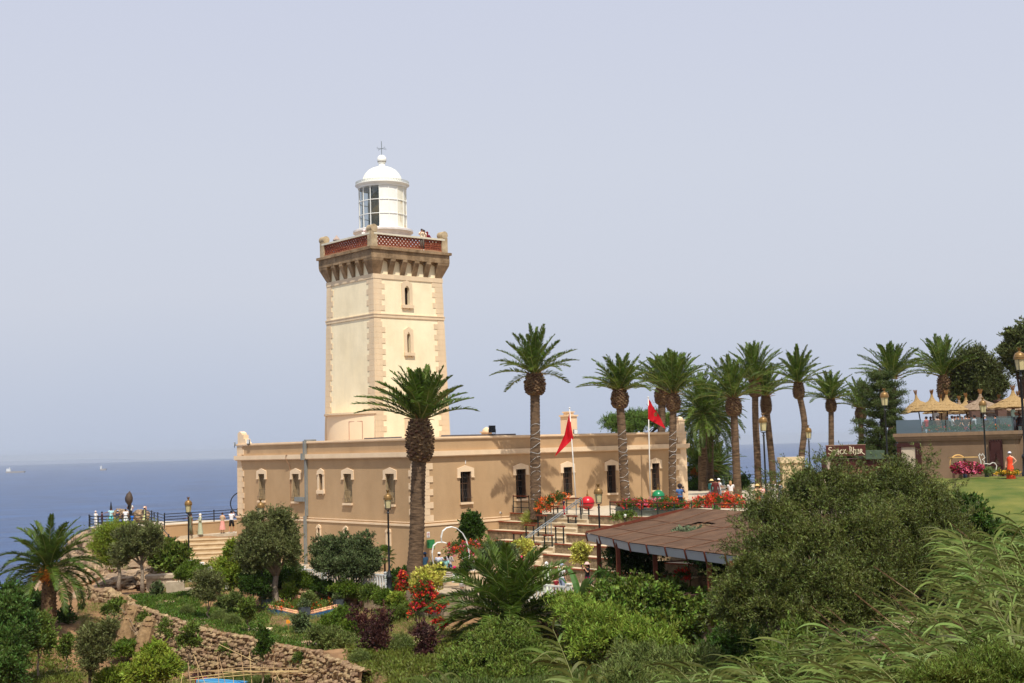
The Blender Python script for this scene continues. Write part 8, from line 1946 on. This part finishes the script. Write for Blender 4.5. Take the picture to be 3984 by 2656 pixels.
big(3300, 41, 'huge olive tree filling the right foreground', OB, 610, M_BIGO, name='olive_tree', cat='olive tree', nclus=4600, per=40, size=.10, rc=.17, asp=.2, r=.25, shell=.72, twig=.55, nl=9, lk=dict(keep=.5, spread=1.0, k=(.2, .4)))
big(2890, 39, 'lighter olive sprays in front of the huge olive', [(2900, 2215, 39.8, 34, 54), (2885, 2300, 39.5, 42, 46), (2840, 2380, 39.5, 50, 40)], 611, M_BIGO, nclus=420, per=26, size=.10, rc=.15, asp=.24, trunk=False, inner=False)
big(3740, 46, 'dark bushes beside the lawn behind the huge olive', [(3770, 1980, 50, 50, 50), (3800, 2040, 49, 50, 60), (3750, 2010, 50, 40, 60), (3860, 2080, 49, 60, 50), (3930, 2110, 48, 60, 50)], 612, M_DKGR, nclus=420, per=20, size=.14, rc=.18, trunk=False, z=-6)
# reeds
M_REED = leafm('reed_leaf', (66, 84, 38), island=.65, trans=.25, rgb2=(118, 128, 70)); M_REEDD = mat('reed_stem', (134, 136, 84), .7, island=.2); M_PLUME = mat('reed_plume', (160, 134, 104), .9, island=.2)
def reed(label, base, top_pts, seed, nleaf=16, L=.62, w_=.045, plume=0, group='giant reeds', sweep=.55):
    rg = random.Random(seed); t = thing('giant_reed', label, 'reed', base, group=group); b = MB(); s_ = MB()
    for (dx, dy, h_, bx) in top_pts:
        K = 12; pts = [Vector((dx-bx+bx*(k/K)**1.6, dy+.1*k/K, h_*(k/K)**.92)) for k in range(K+1)]; s_.tube(pts, list(np.linspace(.014, .005, K+1)), 5)
        for i in range(nleaf):
            u = .12+.88*(i+1)/nleaf; x = u*K; j = min(int(x), K-1); p = pts[j].lerp(pts[j+1], x-j); d = (pts[j+1]-pts[j]).normalized()
            mi = 1 if rg.random() < .78 else -.7; o = Vector((-.95*mi+rg.uniform(-.3, .3), rg.uniform(-.6, .6), rg.uniform(-.15, .35))); l = L*rg.uniform(.6, 1.2); n_ = 8; v = []; P = p.copy(); dr = rg.uniform(.2, .95); wv_ = rg.uniform(.55, 1.15); sv_ = Vector((rg.uniform(-.5, .5), 1, rg.uniform(-.5, .7))).normalized()
            for k in range(n_):
                q = k/(n_-1); dd = (d*(.7-.6*q)+o*(.8+.2*q)+Vector((-.25*q, 0, -dr*1.9*q*q+.1))).normalized()
                if k: P = P+dd*(l/(n_-1))
                sd = dd.cross(sv_).normalized()
                ww = w_*min(1, .35+q*3)*(1-q)**.6*.62*wv_
                v += [P-sd*ww, P+sd*ww]
            b.add(v, [(2*k, 2*k+1, 2*k+3, 2*k+2) for k in range(n_-1)])
        if plume and rg.random() < plume:
            e = pts[-1]; d = Vector((-.62-rg.random()*.25, 0, .62)).normalized(); pm = MB(); n_ = 110; l = rg.uniform(.35, .6); e2 = e+d*.35
            for k in range(n_):
                q_ = k/n_; q = e2+d*l*q_; a = rg.uniform(0, 6.28); o = (d*2.6+Vector((math.cos(a)*.5, math.sin(a)*.5, rg.uniform(-.3, .3)))).normalized(); pm.tube([q, q+o*.10*(1-q_*.6)], [.004, .0015], 3)
            pm.tube([e-d*.1, e2, e2+d*l], [.006, .005, .002], 4); pm.build('plume', M_PLUME, t)
    s_.build('stem', M_REEDD, t); b.build('leaves', M_REED, t); return t
rgz = random.Random(99); li = 0
def reed_clump(px, D, py_top, label, seed, n=6, spread=.5, plume=.3, L=.6, w_=.045, **kw):
    g_ = gz(px, D); top = W(px, py_top, D)[2]; rg = random.Random(seed); H = max(.8, top-g_.z)
    return reed(label, g_, [(rg.uniform(-spread, spread), rg.uniform(-spread, spread), H*rg.uniform(.78, 1.0), rg.uniform(-1.3, -.5)) for _ in range(n)], seed, plume=plume, L=L, w_=w_, nleaf=int(10+H*7), **kw)
CL = [(3925, 25, 2030, 'reeds rising in front of the lower lawn left of the tallest ones'), (3870, 26, 2100, 'reeds in front of the lawn corner beside the dark bushes'), (3970, 21, 1990, 'tallest reeds at the right edge below the woman in orange'), (3950, 23, 2120, 'reeds just below the tallest ones at the right edge'), (3850, 22, 2210, 'reeds below the green court patch'), (3760, 21, 2290, 'reeds left of the green court patch'), (3660, 22, 2380, 'reeds in front of the right half of the huge olive'), (3560, 21.5, 2440, 'reeds under the middle right of the huge olive'),
      (3900, 19, 2340, 'near reeds low at the right edge'), (3790, 18.5, 2440, 'near reeds below the right olive edge'), (3680, 18.5, 2500, 'near reeds right of the bottom dark bush'), (3440, 22, 2450, 'reeds under the middle of the huge olive'), (3340, 22.5, 2500, 'reeds below the huge olive, left of its middle'), (3220, 23, 2480, 'reeds right of the bright bottom bush'),
      (3120, 21, 2570, 'low reeds right of the bright bottom bush'), (3300, 19, 2570, 'low near reeds at the bottom right of centre'), (3480, 18, 2550, 'low near reeds below the huge olive middle'), (3010, 22, 2620, 'low reeds at the bottom under the olive left part'), (2880, 23, 2600, 'reeds at the bottom left of the huge olive'), (2760, 22, 2590, 'reed tuft at the bottom between the broom bushes'), (2640, 22, 2625, 'small reed tuft at the bottom of the broom bushes'), (3980, 17.5, 2480, 'nearest reeds in the bottom right corner')]
for i, (px, D, yt, lab) in enumerate(CL):
    reed_clump(px, D, yt, lab, 700+i, n=18 if i < 15 else 5, spread=.95, plume=.09 if yt < 2560 else 0, L=.66, w_=.036)
for i, (px, D, yt, lab) in enumerate(((2160, 22, 2440, 'single bent giant reed in front of the bottom centre shrub'), (1680, 21, 2560, 'single giant reed with curling leaf tips at the bottom left of centre'), (2260, 20, 2560, 'broad bladed reed leaning right at the bottom centre'))):
    reed_clump(px, D, yt, lab, 760+i, n=2 if i != 1 else 1, spread=.12, plume=0, L=.55, w_=.05)
big(3100, 30, 'bright green bush low in the middle of the reeds', [(3100, 2500, 30, 70, 60, .8), (3050, 2570, 29.5, 90, 70, .9), (3180, 2590, 29, 90, 70, .9), (3010, 2640, 29, 100, 60, .9), (3250, 2650, 29, 100, 60, .9)], 620, M_MID, nclus=1100, per=22, size=.085, rc=.12, asp=.4, trunk=False)
big(3850, 17, 'dark green fine leaved bush in the bottom right corner', [(3850, 2570, 17, 110, 60, .4), (3780, 2630, 16.6, 130, 70, .45), (3930, 2620, 16.6, 110, 80, .45), (3640, 2650, 17, 110, 60, .4)], 621, M_MID, nclus=900, per=20, size=.05, rc=.07, asp=.25, trunk=False)
cover('undergrowth', 9, [(2700, 4000, 20, 32, 1.6), (2000, 2900, 30, 50, 1.2), (1600, 2200, 34, 48, .6), (2800, 4000, 32, 46, .8)], 5200, .2, leafm('undergrowth_leaf', (80, 94, 44), island=.5), h=.2, asp=.2, cl=14)
# haze: one box of pale air round everything
hb = MB(); hb.box(-12500, 12500, -30, 17000, -83, 26)
hm = bpy.data.materials.new('haze_air'); hm.use_nodes = True; hm.node_tree.nodes.remove(hm.node_tree.nodes['Principled BSDF'])
pv = hm.node_tree.nodes.new('ShaderNodeVolumePrincipled'); pv.inputs['Color'].default_value = (.86, .92, 1.0, 1); pv.inputs['Density'].default_value = 6.0e-5; pv.inputs['Anisotropy'].default_value = .3
hm.node_tree.links.new(pv.outputs[0], hm.node_tree.nodes['Material Output'].inputs['Volume'])
ho = hb.build('haze', hm); tagp(ho, kind='stuff')
